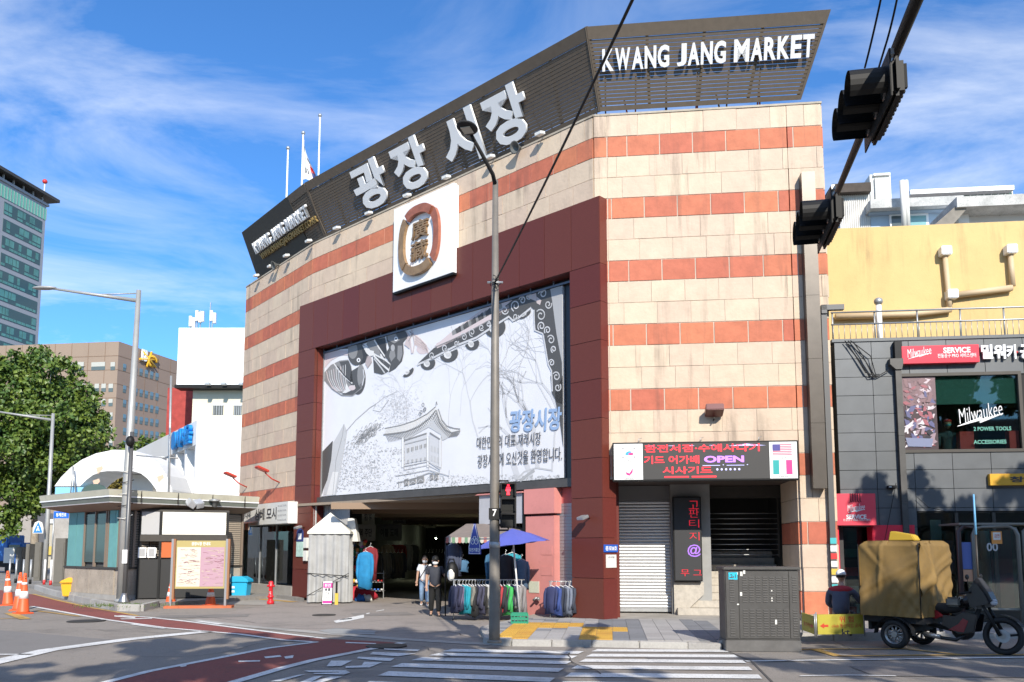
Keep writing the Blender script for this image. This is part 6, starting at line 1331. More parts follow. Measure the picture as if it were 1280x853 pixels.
# tarpaulin box: subdivided and sagged
def tarpbox(x0, x1, y0, y1, z0, z1, ax):
    q = flatM(MB()); n, m = 40, 36
    def fold(u, v, s_):
        cr_ = lambda d_, w_: math.exp(-(d_ / w_) ** 2)
        return .02 * math.sin(8 * u + 5 * v + s_) + .014 * math.sin(5 * u - 9 * v + s_ * 2) + .018 * cr_(v - 1 + .9 * u, .05) - .018 * cr_(v - 1.1 + 1.1 * u, .06) + .025 * cr_(v - .35 - .5 * u, .05) + .022 * cr_(u - .3 - .1 * v, .03) + .012 * math.sin(34 * u * (1.2 - v)) * (1 - v) + .03 * cr_(v - .75 + .45 * (1 - u), .04)
    r = .07
    def rz(u): return -.055 * (abs(2 * u - 1) ** 6)
    faces = {'near': lambda u, v: (lerp(x0, x1, u), y0 - fold(u, v, 1) - .012 * math.sin(math.pi * u), lerp(z0, z1 + rz(u), v)), 'front': lambda u, v: (x1 + fold(u, v, 3) * 1.4 + .012, lerp(y0, y1, u), lerp(z0, z1 + rz(u), v)),
             'far': lambda u, v: (lerp(x1, x0, u), y1, lerp(z0, z1 + rz(u), v)), 'rear': lambda u, v: (x0, lerp(y1, y0, u), lerp(z0, z1 + rz(u), v))}
    for k, f in faces.items():
        for i in range(n):
            for j in range(m):
                P = [f((i + a) / n, (j + b) / m) for a, b in ((0, 0), (1, 0), (1, 1), (0, 1))]
                P = [(p[0] + (r * .5 * (1 if p[0] < (x0 + x1) / 2 else -1) if p[2] > z1 - r * .8 else 0), p[1] + (r * .5 * (1 if p[1] < (y0 + y1) / 2 else -1) if p[2] > z1 - r * .8 else 0), p[2]) for p in P]
                q.quadf(*P)
    for i in range(12):
        for j in range(12):
            g = lambda u, v: (lerp(x0 + .03, x1 - .03, u), lerp(y0 + .03, y1 - .03, v), z1 - .025 - .05 * (abs(2 * u - 1) ** 6 + abs(2 * v - 1) ** 6) * .6 + .03 * math.sin(math.pi * u) * math.sin(math.pi * v))
            q.quadf(*[g((i + a) / 12, (j + b) / 12) for a, b in ((0, 0), (1, 0), (1, 1), (0, 1))])
    return q
tq = tarpbox(-.56, .48, -.56, .6, .55, 1.84, 0); me = tq.mesh('tarpaulin_cover', mat('tan_tarpaulin', (.22, .135, .038), .7, var=.16, scale=3, dirt=.25, bump=.2, bscale=12))
bmm = bmesh.new(); bmm.from_mesh(me); bmesh.ops.remove_doubles(bmm, verts=bmm.verts, dist=.004); bmm.to_mesh(me); bmm.free()
for p_ in me.polygons: p_.use_smooth = True
put('tarpaulin_cover', me, tk, TR)
for x, y in ((.485, -.575), (-.57, -.57)): m_ = MB(); m_.tube([(x, y, .55), (x, y, 1.78)], .009, 5); m_.build('cover_cord', black, tk, TR)
bg_ = thing('folded_yellow_tarp', TR @ Matrix.Translation((.0, -.1, 1.84)), 'folded bright yellow bundle on top of the cargo cover', 'bundle'); m_ = MB(); m_.prism([(-.2, .0), (.28, 0), (.22, .1), (-.16, .17)], -.1, .12); m_.build('bundle', mat('yellow_bundle', (.5, .33, .03), .7), bg_, root_mat(bg_), bevel=.015)
# motorcycle front half
m_ = MB(); m_.tube([(.35, 0, .42), (.75, 0, .35), (1.05, 0, .42), (1.22, 0, .82)], .04, 8); m_.tube([(.5, 0, .62), (.9, 0, .74), (1.22, 0, .86)], .035, 8); m_.build('frame_tube', blackm, tk, TR)
for s_ in (-.09, .09):
    m_ = MB(); m_.tube([(1.2, s_, .92), (1.5, s_ * 1.0, .31)], [.026, .032], 8); m_.build('fork', black, tk, TR)
q = MB(); q.ball((.62, 0, .70), 1, 14, 8, (.3, .14, .09)); q.build('saddle', blackm, tk, TR)
skinm('fuel_tank', [(.80, 0, .80, (.09, .09)), (1.0, 0, .86, (.15, .12)), (1.14, 0, .86, (.12, .1))], [(0, 1), (1, 2)], bblk, tk, TR, 1)
q = MB(); q.prism([(1.02, .95), (1.14, 1.16), (1.22, 1.2), (1.36, 1.0), (1.44, .82), (1.38, .76), (1.15, .7), (1.02, .8)], -.15, .15); q.build('front_fairing', bblk, tk, TR, bevel=.05)
q = MB(); q.prism([(1.12, 1.14), (1.2, 1.24), (1.34, 1.03), (1.3, 1.0)], -.1, .1); q.build('windscreen', mat('smoked_screen', (.03, .03, .035), .08), tk, TR, bevel=.02)
q = MB(); q.prism([(1.36, .94), (1.45, .84), (1.42, .78), (1.32, .80)], -.09, .09); q.build('headlight', mat('headlight_glass', (.45, .47, .5), .1), tk, TR, bevel=.02)
for s_ in (-1, 1):
    q = MB(); q.prism([(.62, .44), (.9, .3), (1.14, .34), (1.2, .62), (.98, .66), (.84, .58), (.66, .6)], s_ * .13, s_ * .17); q.build('side_fairing', bblk, tk, TR, bevel=.012)
    q = MB(); q.prism([(.74, .36), (.98, .33), (1.06, .52), (.98, .56), (.9, .46)], s_ * .171, s_ * .178); q.build('fairing_stripe', bred, tk, TR)
    q = MB(); q.prism([(.24, .62), (.52, .52), (.66, .58), (.56, .66), (.28, .74)], s_ * .12, s_ * .15); q.build('tail_fairing', bred, tk, TR, bevel=.01)
    q = MB(); q.tube([(1.15, 0, .97), (1.1, s_ * .2, .99), (1.0, s_ * .34, .97)], [.014, .014, .02], 7); q.build('handlebar', black, tk, TR)
    q = MB(); q.tube([(1.1, s_ * .2, 1.0), (1.12, s_ * .26, 1.2)], .007, 5); q.ball((1.12, s_ * .27, 1.24), 1, 8, 6, (.02, .07, .045)); q.build('mirror', black, tk, TR)
text('VF', TR, tk, alloy, .92, .88, .12, .06, -.13, .002, .01)
q = MB(); q.ball((.9, 0, .34), 1, 10, 8, (.19, .12, .15)); q.tube([(.98, -.06, .3), (.85, -.16, .2), (.35, -.2, .24)], .03, 8); q.build('engine', mat('engine_dark', (.04, .04, .04), .4, .5), tk, TR)
q = MB(); q.tube([(.62, -.2, .23), (.36, -.22, .27)], .04, 10); q.build('exhaust', alloy, tk, TR)
q = MB()
for i in range(9):
    t0 = .25 + i * .22; q.tube([(1.52 + .335 * math.cos(t0), -.05, .305 + .335 * math.sin(t0)), (1.52 + .335 * math.cos(t0 + .22), -.05, .305 + .335 * math.sin(t0 + .22))], .02, 4)
q = MB()
for i in range(8):
    t0 = .5 + i * .24; t1 = t0 + .24; q.quadf((1.52 + .34 * math.cos(t0), -.06, .305 + .34 * math.sin(t0)), (1.52 + .34 * math.cos(t1), -.06, .305 + .34 * math.sin(t1)), (1.52 + .34 * math.cos(t1), .06, .305 + .34 * math.sin(t1)), (1.52 + .34 * math.cos(t0), .06, .305 + .34 * math.sin(t0)))
flatM(q).build('front_mudguard', black, tk, TR)
q = MB(); q.box(.72, .95, -.2, -.14, .74, .9, Matrix.Identity(4)); q.build('hand_cover', mat('grey_sheet', (.16, .16, .14), .8), tk, TR, bevel=.03)
p0 = AT(1224, 745, 14.6); p1 = AT(1217, 618, 14.6); t = thing('antenna_whip', Matrix.Translation((p0.x, p0.y, .6)), 'tall thin stick wrapped in light blue rising behind the tricycle handlebars', 'pole'); q = MB(); q.tube([(0, 0, 0), (0, 0, p0.z - .6)], .014, 6); q.build('lower_rod', black, t); q = MB(); q.tube([(0, 0, p0.z - .6), ((p1 - p0).x * .6, 0, lerp(p0.z, p1.z, .6) - .6)], .014, 6); q.build('middle_rod', darkm, t); q = MB(); q.tube([((p1 - p0).x * .6, 0, lerp(p0.z, p1.z, .6) - .6), ((p1 - p0).x, 0, p1.z - .6)], [.02, .014], 6); q.build('blue_sleeve', mat('sleeve_blue', (.15, .4, .65), .5), t)
# ================================================================ tool shop building on the right
RB = thing('shop_building', FA @ Matrix.Translation((LA + .35, .25, 0)), 'dark grey panelled tool shop building at the right edge', 'building'); MR = root_mat(RB)
X0 = on(MR, 1045, 500)[0]; XE = X0 + 8.2; zt_ = on(MR, 1046, 427)[1]
print('R', X0, XE, zt_)
pan = mat('grey_cladding', (.105, .112, .118), .45, .25, var=.14, scale=2, rnd=.08)
px_ = [on(MR, v, 500)[0] for v in (1045, 1087.5, 1131, 1189.5, 1246)]; pw_ = .86
xs = [X0]; 
for i in range(10): xs.append(X0 + (i + 1) * (XE - X0) / 10)
ph_ = on(MR, 1060, 472)[1] - on(MR, 1060, 495)[1]
wx0, wx1 = on(MR, 1127, 520)[0], on(MR, 1274, 520)[0]; wz0, wz1 = on(MR, 1200, 562)[1], on(MR, 1200, 470)[1]
dx0_, dx1_ = on(MR, 1048, 700)[0], on(MR, 1094, 700)[0]; dz1 = on(MR, 1060, 655)[1]; gx_, gz_ = on(MR, 1137, 700)[0], on(MR, 1200, 641)[1]
pc_ = {}
r = 0; z = zt_
while z > .3:
    z0_ = max(z - ph_, .05)
    for i in range(10):
        a, b = xs[i], xs[i + 1]; zz0_, zz1_ = z0_, z
        if b > wx0 and a < wx1 + .5 and zz0_ < wz1 and zz1_ > wz0:
            if a >= wx0 - .3 and zz0_ < wz0 < zz1_: zz1_ = wz0 - .03
            elif a >= wx0 - .3 and zz0_ < wz1 < zz1_: zz0_ = wz1 + .03
            elif a < wx0 - .25: b = wx0 - .02
            else: continue
        if a >= gx_ - .5 and zz0_ < gz_:
            if zz1_ <= gz_ + .05: continue
            zz0_ = gz_ + .03
        if a < dx1_ and zz0_ < dz1 - .1: 
            if zz1_ < dz1 + .05: continue
        if zz1_ - zz0_ < .05 or b - a < .05: continue
        q = MB(); q.box(a + .006, b - .006, -R.uniform(.03, .034), 0, zz0_ + .006, zz1_ - .006); q.build('cladding_panel', pan, RB, MR)
    z -= ph_; r += 1
m_ = MB(); m_.box(X0, XE, 0.0, .25, wz1, zt_); m_.box(X0, wx0, 0, .25, dz1, wz1); m_.box(wx0, XE, 0, .25, gz_, wz0 - .02); m_.box(dx1_, gx_, 0, .25, 0, dz1); m_.box(wx1 + .02, XE, .0, .25, wz0 - .02, wz1); m_.build('wall_core', black, RB, MR)
m_ = MB(); m_.box(X0, XE, .25, 9, zt_ - .3, zt_ - .05); m_.box(X0, XE, 1.6, 1.8, 0, zt_ - .3); m_.box(XE, XE + .2, 0, 9, 0, zt_); m_.box(X0 - .0, X0 + .1, .25, 9, 0, zt_ - .3); m_.build('inner_walls', mat('shop_interior', (.05, .05, .05), .8, var=.3), RB, MR)
m_ = MB(); m_.box(X0 - .05, XE, -.06, .3, zt_ - .03, zt_ + .04); m_.build('roof_edge', MATS['grey_cladding'], RB, MR)
# upper window: frame, glass, poster, blind, lettering
wf = MB().box(wx0 - .07, wx1 + .07, -.06, .05, wz0 - .07, wz0).build('window_frame', darkm, RB, MR)
for (a, b, c_, d_) in ((wx0 - .07, wx1 + .07, wz1, wz1 + .07), (wx0 - .07, wx0, wz0, wz1), (wx1, wx1 + .07, wz0, wz1)): MB().box(a, b, -.06, .05, c_, d_).build('window_frame', darkm, RB, MR)
px1 = on(MR, 1171, 520)[0]
MB().box(px1, wx1, .0, .02, wz0, wz1).build('window_pane', glassm, RB, MR)
poster = MB().box(wx0, px1, -.01, .02, wz0, wz1).build('poster', mat('poster_ground', (.05, .03, .035), .35), RB, MR)
pr = random.Random(11); pinks = {}
def pk(c): 
    if c not in pinks: pinks[c] = flatM(MB())
    return pinks[c]
pw2, ph2 = px1 - wx0, wz1 - wz0
pk((.16, .1, .11)).flat([(wx0, wz0 + ph2 * .6), (px1, wz0 + ph2 * .68), (px1, wz1), (wx0, wz1)], -.012)
for i in range(150):
    u = pr.random(); v = pr.random(); c = pr.choice([(.5, .42, .45), (.28, .2, .23), (.6, .55, .58), (.1, .1, .2), (.02, .02, .03), (.3, .1, .12)]) if v < .6 or pr.random() < .25 else (.2, .12, .13)
    a = pr.uniform(-1.2, 1.2); l_ = pr.uniform(.08, .3); w_ = pr.uniform(.02, .07); cx = wx0 + .08 + u * (pw2 - .16); cz = wz0 + .08 + v * (ph2 - .16)
    dxx, dzz = l_ * math.cos(a) / 2, l_ * math.sin(a) / 2; cl_ = lambda p: (min(max(p[0], wx0 + .01), px1 - .01), min(max(p[1], wz0 + .01), wz1 - .01))
    pk(c).flat([cl_((cx - dxx, cz - dzz)), cl_((cx + dzz * .3, cz - w_)), cl_((cx + dxx, cz + dzz)), cl_((cx - dzz * .3, cz + w_))], -.0135 - i * .0001)
pk((.18, .2, .3)).flat([(wx0 + .1, wz0 + .08), (wx0 + pw2 * .8, wz0 + .06), (wx0 + pw2 * .85, wz0 + .25), (wx0 + .05, wz0 + .28)], -.03)
for k, (c, q) in enumerate(pinks.items()): q.build('poster_print', mat('poster_ink_%d' % k, c, .35), poster, None, kind='stuff') if False else q.build('poster_print', mat('poster_ink_%d' % k, c, .35), RB, MR, kind='stuff')
MB().box(px1, wx1, .05, .07, on(MR, 1200, 505)[1], wz1).build('roller_blind', mat('teal_blind', (.045, .14, .125), .7, var=.1), RB, MR)
shw = mat('print_white', (.75, .75, .75), .5)
def rtext(s, xa, ya, xb, yb, h, mm, y=-.07, bold=.02, shear=0, par=None, ext=.004, rot=0):
    a = on(MR, xa, ya, y); b = on(MR, xb, yb, y); return text(s, MR, par or RB, mm, (a[0] + b[0]) / 2, (a[1] + b[1]) / 2, b[0] - a[0], h, y, ext, bold, shear, 1, rot)
def bolt(xa, ya, xb, yb, y, mm, par, th=.05):
    a = Vector(on(MR, xa, ya, y)); b = Vector(on(MR, xb, yb, y)); d = b - a; n = Vector((-d.y, d.x)).normalized() * th
    q = flatM(MB()); P = [a, a + d * .38 + n * .9, a + d * .36 + n * .35, a + d * .66 + n * .9, a + d * .64 + n * .3, b + n * .2, a + d * .62 - n * .35, a + d * .64 + n * .1, a + d * .34 - n * .35, a + d * .36 + n * .1]
    q.line([(p.x, p.y) for p in (a, a + d * .55 + n * .3, a + d * .47 - n * .3, b)], [th * .15, th * .9, th * .9, th * .15], y); q.build('bolt_print', mm, par, MR)
rtext('Milwaukee', 1197, 521, 1253, 510, .33, shw, -.03, -.012, .35, rot=-.2); bolt(1197, 533, 1254, 517, -.03, shw, RB, .09)
tealp = mat('print_teal', (.12, .35, .28), .6); rtext('2 POWER TOOLS', 1217, 536, 1264, 536, .09, tealp, -.004, .02); rtext('ACCESSORIES', 1217, 553, 1258, 552, .09, tealp, -.004, .02)
for (xa, xb) in ((1200, 1217), (1262, 1274)):
    a = on(MR, xa, 550, .1); b = on(MR, xb, 540, .1); MB().box(a[0], b[0], .1, .3, wz0, wz0 + .42).build('red_display_box', redp, RB, MR)
ip_ = on(MR, 1185, 555, .5); 
t = thing('window_mannequin', MR @ Matrix.Translation((on(MR, 1185, 540, .45)[0], .45, wz0 - .95)), 'figure in dark work clothes, red cap and blue mask behind the upper shop window', 'mannequin'); Mt = root_mat(t)
skinm('body', [(0, 0, .9, (.15, .1)), (0, 0, 1.25, (.17, .11)), (0, 0, 1.45, .055), (.2, 0, 1.36, .07), (.24, 0, 1.05, .055), (-.2, 0, 1.36, .07), (-.24, 0, 1.05, .055)], [(0, 1), (1, 2), (1, 3), (3, 4), (1, 5), (5, 6)], mat('mannequin_cloth', (.03, .06, .08), .8), t, Mt, 1)
q = MB(); q.ball((0, 0, 1.6), .1, 12, 9, (.8, .95, 1.15)); q.build('head', skin, t, Mt); q = MB(); q.ball((0, -.03, 1.57), .08, 10, 7, (.9, .9, .6)); q.build('mask', mat('mask_blue', (.15, .45, .5), .7), t, Mt); q = MB(); q.ball((0, 0, 1.66), .1, 10, 7, (.9, 1.1, .5)); q.build('cap', redp, t, Mt)
# red fascia sign
fs = thing('fascia_sign', MR @ Matrix.Translation((0, 0, 0)), 'long red tool brand sign with white SERVICE lettering above the upper window', 'sign')
a = on(MR, 1128, 455, -.2); b = on(MR, 1223.5, 432, -.2); zA = on(MR, 1128, 433, -.2)[1]; MB().box(a[0], b[0], -.2, -.03, a[1], zA).build('light_box', mat('sign_red', (.62, .02, .05), .35), fs, MR, bevel=.006)
rtext('Milwaukee', 1133.5, 442, 1164, 438, .19, shw, -.206, -.006, .35, fs, rot=-.15); bolt(1135, 449, 1164, 441, -.206, shw, fs, .035); rtext('SERVICE', 1179, 438.5, 1213, 437, .13, shw, -.206, .035, 0, fs); rtext('전동공구 PRO 서비스센터', 1172, 445.5, 1220, 443.5, .1, shw, -.206, .01, 0, fs)
ks = thing('korean_letter_sign', MR @ Matrix.Translation((0, 0, 0)), 'white raised Korean letters on the dark cladding right of the red sign', 'sign')
for ch, xa, xb in (('밀', 1226.5, 1241), ('워', 1242, 1257), ('키', 1258, 1270), ('공', 1275, 1290)): 
    a = on(MR, xa, 440, -.12); b = on(MR, xb, 440, -.12); text(ch, MR, ks, wl, (a[0] + b[0]) / 2, a[1], b[0] - a[0], .33, -.10, .03, .035, 0, 1, 0, 'letter')
q = MB(); a = on(MR, 1272, 440, -.12); q.ball((a[0], -.08, a[1]), .03, 8, 6); q.build('red_dot', redp, ks, MR)
ys = thing('yellow_sign', MR @ Matrix.Translation((0, 0, 0)), 'long yellow sign with black Korean letters low on the dark wall at the right edge', 'sign'); a = on(MR, 1238, 607, -.15); b = on(MR, 1238, 592.5, -.15)
MB().box(a[0], XE, -.15, -.03, a[1], b[1]).build('light_box', mat('sign_yellow', (.62, .33, .02), .4), ys, MR, bevel=.006); c = on(MR, 1262, 599, -.15); text('창업투어 1577', MR, ys, inkb, c[0] + 1.0, (a[1] + b[1]) / 2, 2.0, .13, -.156, .002, .03)
# square red sign, red doorway
rsg = thing('square_sign', MR @ Matrix.Translation((0, 0, 0)), 'square red tool brand sign above the shop door, SERVICE in white', 'sign'); a = on(MR, 1046.5, 657, -.25); b = on(MR, 1094, 617, -.25)
MB().box(a[0], b[0], -.25, -.03, a[1], b[1]).build('light_box', mat('sign_red2', (.66, .05, .08), .4), rsg, MR, bevel=.006)
rtext('Milwaukee', 1059, 636, 1081, 633, .15, shw, -.256, -.006, .35, rsg, rot=-.1); bolt(1060, 641, 1080, 637, -.256, shw, rsg, .03); rtext('SERVICE', 1058, 646.5, 1083, 646, .1, shw, -.256, .03, 0, rsg); rtext('전동공구 PRO 서비스센터', 1054, 650.5, 1088, 650, .05, shw, -.256, .0, 0, rsg)
for i in range(5): c = on(MR, 1063 + i * 3, 622, -.256); q = MB(); q.tube([(c[0], -.256, c[1] + .09), (c[0], -.256, c[1] - .08), (c[0] + .02, -.256, c[1] - .1)], .01, 4); q.build('hook_print', mat('print_dark_red', (.12, .01, .02), .5), rsg, MR)
a = on(MR, 1095, 740, -.12); b = on(MR, 1143, 656.5, -.12); MB().box(a[0], b[0], -.12, -.035, .15, b[1]).build('red_panel', MATS['sign_red'], RB, MR)
for (xa, xb) in ((1046.5, 1050), (1092, 1095)): a = on(MR, xa, 700, -.1); b = on(MR, xb, 700, -.1); MB().box(a[0], b[0], -.1, .3, .1, dz1 + .02).build('door_frame', MATS['sign_red'], RB, MR)
MB().box(dx0_, dx1_, .5, .52, .1, dz1).build('door_glass', glassm, RB, MR)
for z_ in (.5, .95, 1.4, 1.85, 2.2): MB().box(dx0_ + .1, dx1_ + .6, 1.1, 1.5, z_, z_ + .03).build('shelf', darkm, RB, MR)
for i, (x, z_, w_, mm) in enumerate(((.1, 1.06, .9, redp), (.05, .6, .35, redp), (.45, .62, .4, white), (.1, .15, .5, redp), (.6, .2, .3, offw), (.3, 1.5, .4, mat('tool_green', (.05, .2, .15), .5)))): MB().box(dx0_ + x, dx0_ + x + w_, .9, 1.1, z_, z_ + .2).build('stock_box', mm, RB, MR)
# ground floor glazing
MB().box(gx_, XE, .0, .02, .35, gz_).build('shop_window', glassm, RB, MR); MB().box(gx_, XE, -.08, .1, .05, .35).build('stall_riser', darkm, RB, MR)
for v in (1196, 1243): c = on(MR, v, 700)[0]; MB().box(c, c + .07, -.03, .06, .35, gz_).build('mullion', darkm, RB, MR)
for i, (xa, xb, ya, yb, mm, nm_) in enumerate(((1243, 1263, 770, 662, MATS['sign_red'], 'red_banner'), (1180, 1192, 718, 676, mat('poster_blue', (.1, .15, .4), .5), 'blue_poster'), (1167, 1176, 730, 650, offw, 'white_notice'))): a = on(MR, xa, ya, .12); b = on(MR, xb, yb, .12); MB().box(a[0], b[0], .12, .15, max(a[1], .4), b[1]).build(nm_, mm, RB, MR)
for (xa, xb, ya, yb, nm_) in ((1228, 1240, 755, 664, 'white_counter'), (1209, 1222, 722, 690, 'water_cooler'), (1214, 1262, 716, 700, 'counter_top')):
    a = on(MR, xa, ya, .5); b = on(MR, xb, yb, .5); MB().box(a[0], b[0], .4, .9, max(a[1], .2), b[1]).build(nm_, white, RB, MR, bevel=.02)
# square downpipe with hopper, cables, brackets
dpx = on(MR, 1123, 560, -.1)[0]; dz0_ = on(MR, 1130, 462, -.15)[1]
t = thing('downpipe', MR @ Matrix.Translation((dpx, -.1, 1.2)), 'dark square downpipe with hopper head left of the upper shop window', 'pipe'); Mt = root_mat(t)
for i in range(3): h_ = (dz0_ - 1.2) / 3; MB().box(0, .13, -.06, .06, i * h_ + .003, (i + 1) * h_ - .003).build('pipe_section', MATS['cabinet_grey'], t, Mt)
q = MB(); q.prism([(0, dz0_ - 1.2), (.13, dz0_ - 1.2), (.17, dz0_ - 1.05), (.17, dz0_ - .95), (-.12, dz0_ - .95), (-.12, dz0_ - 1.08)], -.1, .07); q.build('hopper', MATS['cabinet_grey'], t, Mt); MB().box(.0, .16, -.09, .06, dz0_ - .95, dz0_ - .55).build('upper_box', black, t, Mt)
P3 = lambda x, y, yl=-.12: MR @ Vector((on(MR, x, y, yl)[0], yl, on(MR, x, y, yl)[1]))
for i, (pts_) in enumerate((((1056, 426), (1072, 448), (1087, 471), (1098, 470), (1112, 462)), ((1060, 426), (1082, 452), (1093, 469), (1099, 468)), ((1063, 426), (1088, 445), (1095, 470), (1082, 466), (1060, 430)), ((1066, 427), (1078, 444), (1090, 468)))):
    cable([P3(*p) for p in pts_], .011, 'black cable in the slack loop hanging on the grey cladding, ' + ['longest strand reaching the downpipe', 'second strand', 'outermost looped strand', 'innermost short strand'][i], 'slack_cable', n=5)
cable([P3(1120, 604), P3(1105, 680)], .007, 'thin taut black wire slanting down towards the cargo box', 'wire'); cable([P3(1147, 622), P3(1160, 634), P3(1185, 640)], .007, 'thin wire sagging under the dark cladding', 'wire')
t = thing('wall_camera', MR @ Matrix.Translation((on(MR, 1118, 607, -.2)[0], 0, on(MR, 1118, 607, -.2)[1])), 'small black twin camera box on the downpipe', 'camera'); MB().box(-.12, .05, -.22, -.05, -.06, .0).build('housing', black, t, root_mat(t)); MB().box(-.13, -.08, -.26, -.22, -.05, -.02).build('lens', steel, t, root_mat(t))
# railing above
rl_ = thing('roof_railing', MR @ Matrix.Translation((0, .15, zt_)), 'steel balcony railing with thin balusters above the dark cladding', 'railing'); Ml = root_mat(rl_); zr1 = on(Ml, 1044, 406)[1]; zr2 = on(Ml, 1044, 391)[1]
for z_ in (zr1, zr2): MB().tube([(X0, 0, z_), (XE, 0, z_)], .02, 7).build('rail', steel, rl_, Ml)
MB().tube([(X0, 0, .06), (XE, 0, .06)], .015, 6).build('rail', steel, rl_, Ml)
for i in range(64): x = X0 + .04 + i * (XE - X0) / 64; MB().tube([(x, 0, .06), (x, 0, zr1)], .008, 4).build('baluster', steel, rl_, Ml)
for i in range(9): x = X0 + .04 + i * .95; MB().tube([(x, 0.03, 0), (x, .03, zr2)], .02, 6).build('post', steel, rl_, Ml)
# yellow wall building
YWm = FA @ Matrix.Translation((LA + .35, 3.0, 0)); yw = thing('yellow_building', YWm, 'pale yellow rendered building set back above the railing', 'building')
yx0 = on(YWm, 1041, 300)[0] - .5; yz1 = on(YWm, 1045, 286)[1]; ywm = mat('yellow_render', (.62, .44, .19), .85, var=.09, scale=1.2, bump=.25, streak=.45, dirt=.12)
MB().box(yx0, yx0 + 13, 0, 1.0, zt_ - .4, yz1).build('wall', ywm, yw, YWm); MB().box(yx0, yx0 + 13, 1.0, 12, yz1 - .3, yz1 - .02).build('roof', concrete, yw, YWm); MB().box(yx0, yx0 + .3, .9, 12, zt_ - .5, yz1 - .35).build('side_wall', ywm, yw, YWm)
def ypipe(pts, r, label, boxes=()):
    P = [on(YWm, *p, -.12) for p in pts]; t = thing('wall_pipe', YWm @ Matrix.Translation((P[0][0], -.12, P[0][1])), label, 'pipe', 'beige pipes on the yellow wall'); q = MB(); q.tube([(p[0] - P[0][0], 0, p[1] - P[0][1]) for p in P], r, 8); q.build('pipe_run', mat('pipe_beige', (.55, .42, .26), .6), t, root_mat(t))
    for b in boxes: p = on(YWm, *b, -.12); MB().box(p[0] - P[0][0] - .13, p[0] - P[0][0] + .13, -.16, .12, p[1] - P[0][1] - .12, p[1] - P[0][1] + .12).build('junction_box', white, t, root_mat(t), bevel=.02)
ypipe([(1181, 318), (1186, 372), (1187, 385)], .07, 'left upright pipe with white boxes on the yellow wall', [(1181, 315), (1189, 369)]); ypipe([(1196, 369), (1265, 360)], .085, 'horizontal beige pipe across the yellow wall'); ypipe([(1263, 318), (1266, 358)], .07, 'right upright pipe with a white box on the yellow wall', [(1262.5, 313)]); ypipe([(1044, 396), (1140, 393), (1189, 387)], .08, 'long low beige pipe behind the railing on the yellow wall')
p = on(YWm, 1099, 400, -1.2); t = thing('roof_vent', YWm @ Matrix.Translation((p[0], -1.2, zt_)), 'thin white vent pipe with a round cowl in front of the yellow wall', 'vent'); h_ = on(YWm, 1099, 377, -1.2)[1] - zt_; q = MB(); q.tube([(0, 0, 0), (0, 0, h_ - .1)], .07, 8); q.build('pipe', white, t); q = MB(); q.ball((0, 0, h_), .11, 10, 8, (1, 1, .9)); q.build('cowl', steel, t)
# rooftops above the yellow wall
def fbox(name, parent, Mx, xa, xb, ya, yb, yl, dep, mm, bev=0):     # box from its outline in the photo on plane y=yl
    xm = (xa + xb) / 2; ym = (ya + yb) / 2; a = on(Mx, xa, ym, yl)[0]; b = on(Mx, xb, ym, yl)[0]; c = on(Mx, xm, yb, yl)[1]; d = on(Mx, xm, ya, yl)[1]
    return MB().box(a, b, yl, yl + dep, c, d).build(name, mm, parent, Mx, bevel=bev)
U1 = FA @ Matrix.Translation((LA, 9, 0)); 
ub = thing('corrugated_shed', U1, 'white corrugated rooftop shed with rusty eaves right of the market wall', 'shed')
fbox('wall', ub, U1, 1050, 1088, 240, 300, 0, 3, mat('white_corrugated', (.62, .60, .56), .6, var=.1, streak=.4))
for i in range(14): fbox('corrugation', ub, U1, 1052 + i * 2.6, 1053 + i * 2.6, 241, 290, -.03, .03, MATS['white_corrugated'])
fbox('rusty_eave', ub, U1, 1040, 1089, 229, 240, -.3, 3.5, mat('rusty_roof', (.06, .045, .035), .8, var=.4, scale=6))
ub = thing('water_tank_housing', U1, 'pale rooftop housing with a framed panel behind the shed', 'rooftop housing'); fbox('housing', ub, U1, 1088, 1114, 218, 262, .5, 2, offw); fbox('framed_panel', ub, U1, 1094, 1111, 222, 250, .42, .06, mat('panel_pale', (.5, .49, .46), .7)); fbox('upper_cap', ub, U1, 1092, 1113, 216.5, 219, .4, 2.1, white)
ub = thing('white_block', U1, 'light blue and white upper storey with weathered balcony edge and window', 'building')
fbox('balcony_band', ub, U1, 1088, 1205, 247, 258, -.6, 4, mat('weathered_white', (.50, .50, .48), .8, var=.3, scale=3, dirt=.5)); fbox('blue_wall', ub, U1, 1087, 1200, 256, 300, 0, 3, mat('pale_blue_wall', (.42, .52, .62), .8, var=.08))
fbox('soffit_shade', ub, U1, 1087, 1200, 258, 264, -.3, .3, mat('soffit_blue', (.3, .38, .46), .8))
wf_ = fbox('window_frame', ub, U1, 1112, 1161, 267, 285, -.06, .06, white); fbox('window_pane', ub, U1, 1115, 1133, 270, 285, -.08, .02, mat('window_dark', (.08, .1, .1), .1)); fbox('window_pane', ub, U1, 1136, 1158, 270, 285, -.08, .02, mat('window_teal', (.2, .38, .38), .1))
for v in (1130.5, 1135): P = [on(U1, v, 285, -1)[0], on(U1, v, 285, -1)[1], on(U1, v, 226, -1)[1]]; t = thing('roof_pipe', U1 @ Matrix.Translation((P[0], -1, P[1])), 'pale upright roof pipe, ' + ('left' if v < 1132 else 'right') + ' of the pair above the yellow wall', 'pipe', 'paired roof pipes'); MB().tube([(0, 0, 0), (0, 0, P[2] - P[1])], .085, 8).build('pipe_run', offw, t, root_mat(t)); 
ub = thing('glazed_rooftop', FA @ Matrix.Translation((LA, 16, 0)), 'green glazed rooftop room with white frames along the skyline', 'rooftop room'); U2 = root_mat(ub)
fbox('glazed_wall', ub, U2, 1140, 1266, 240, 247, 0, 3, mat('green_glass', (.02, .12, .09), .15)); 
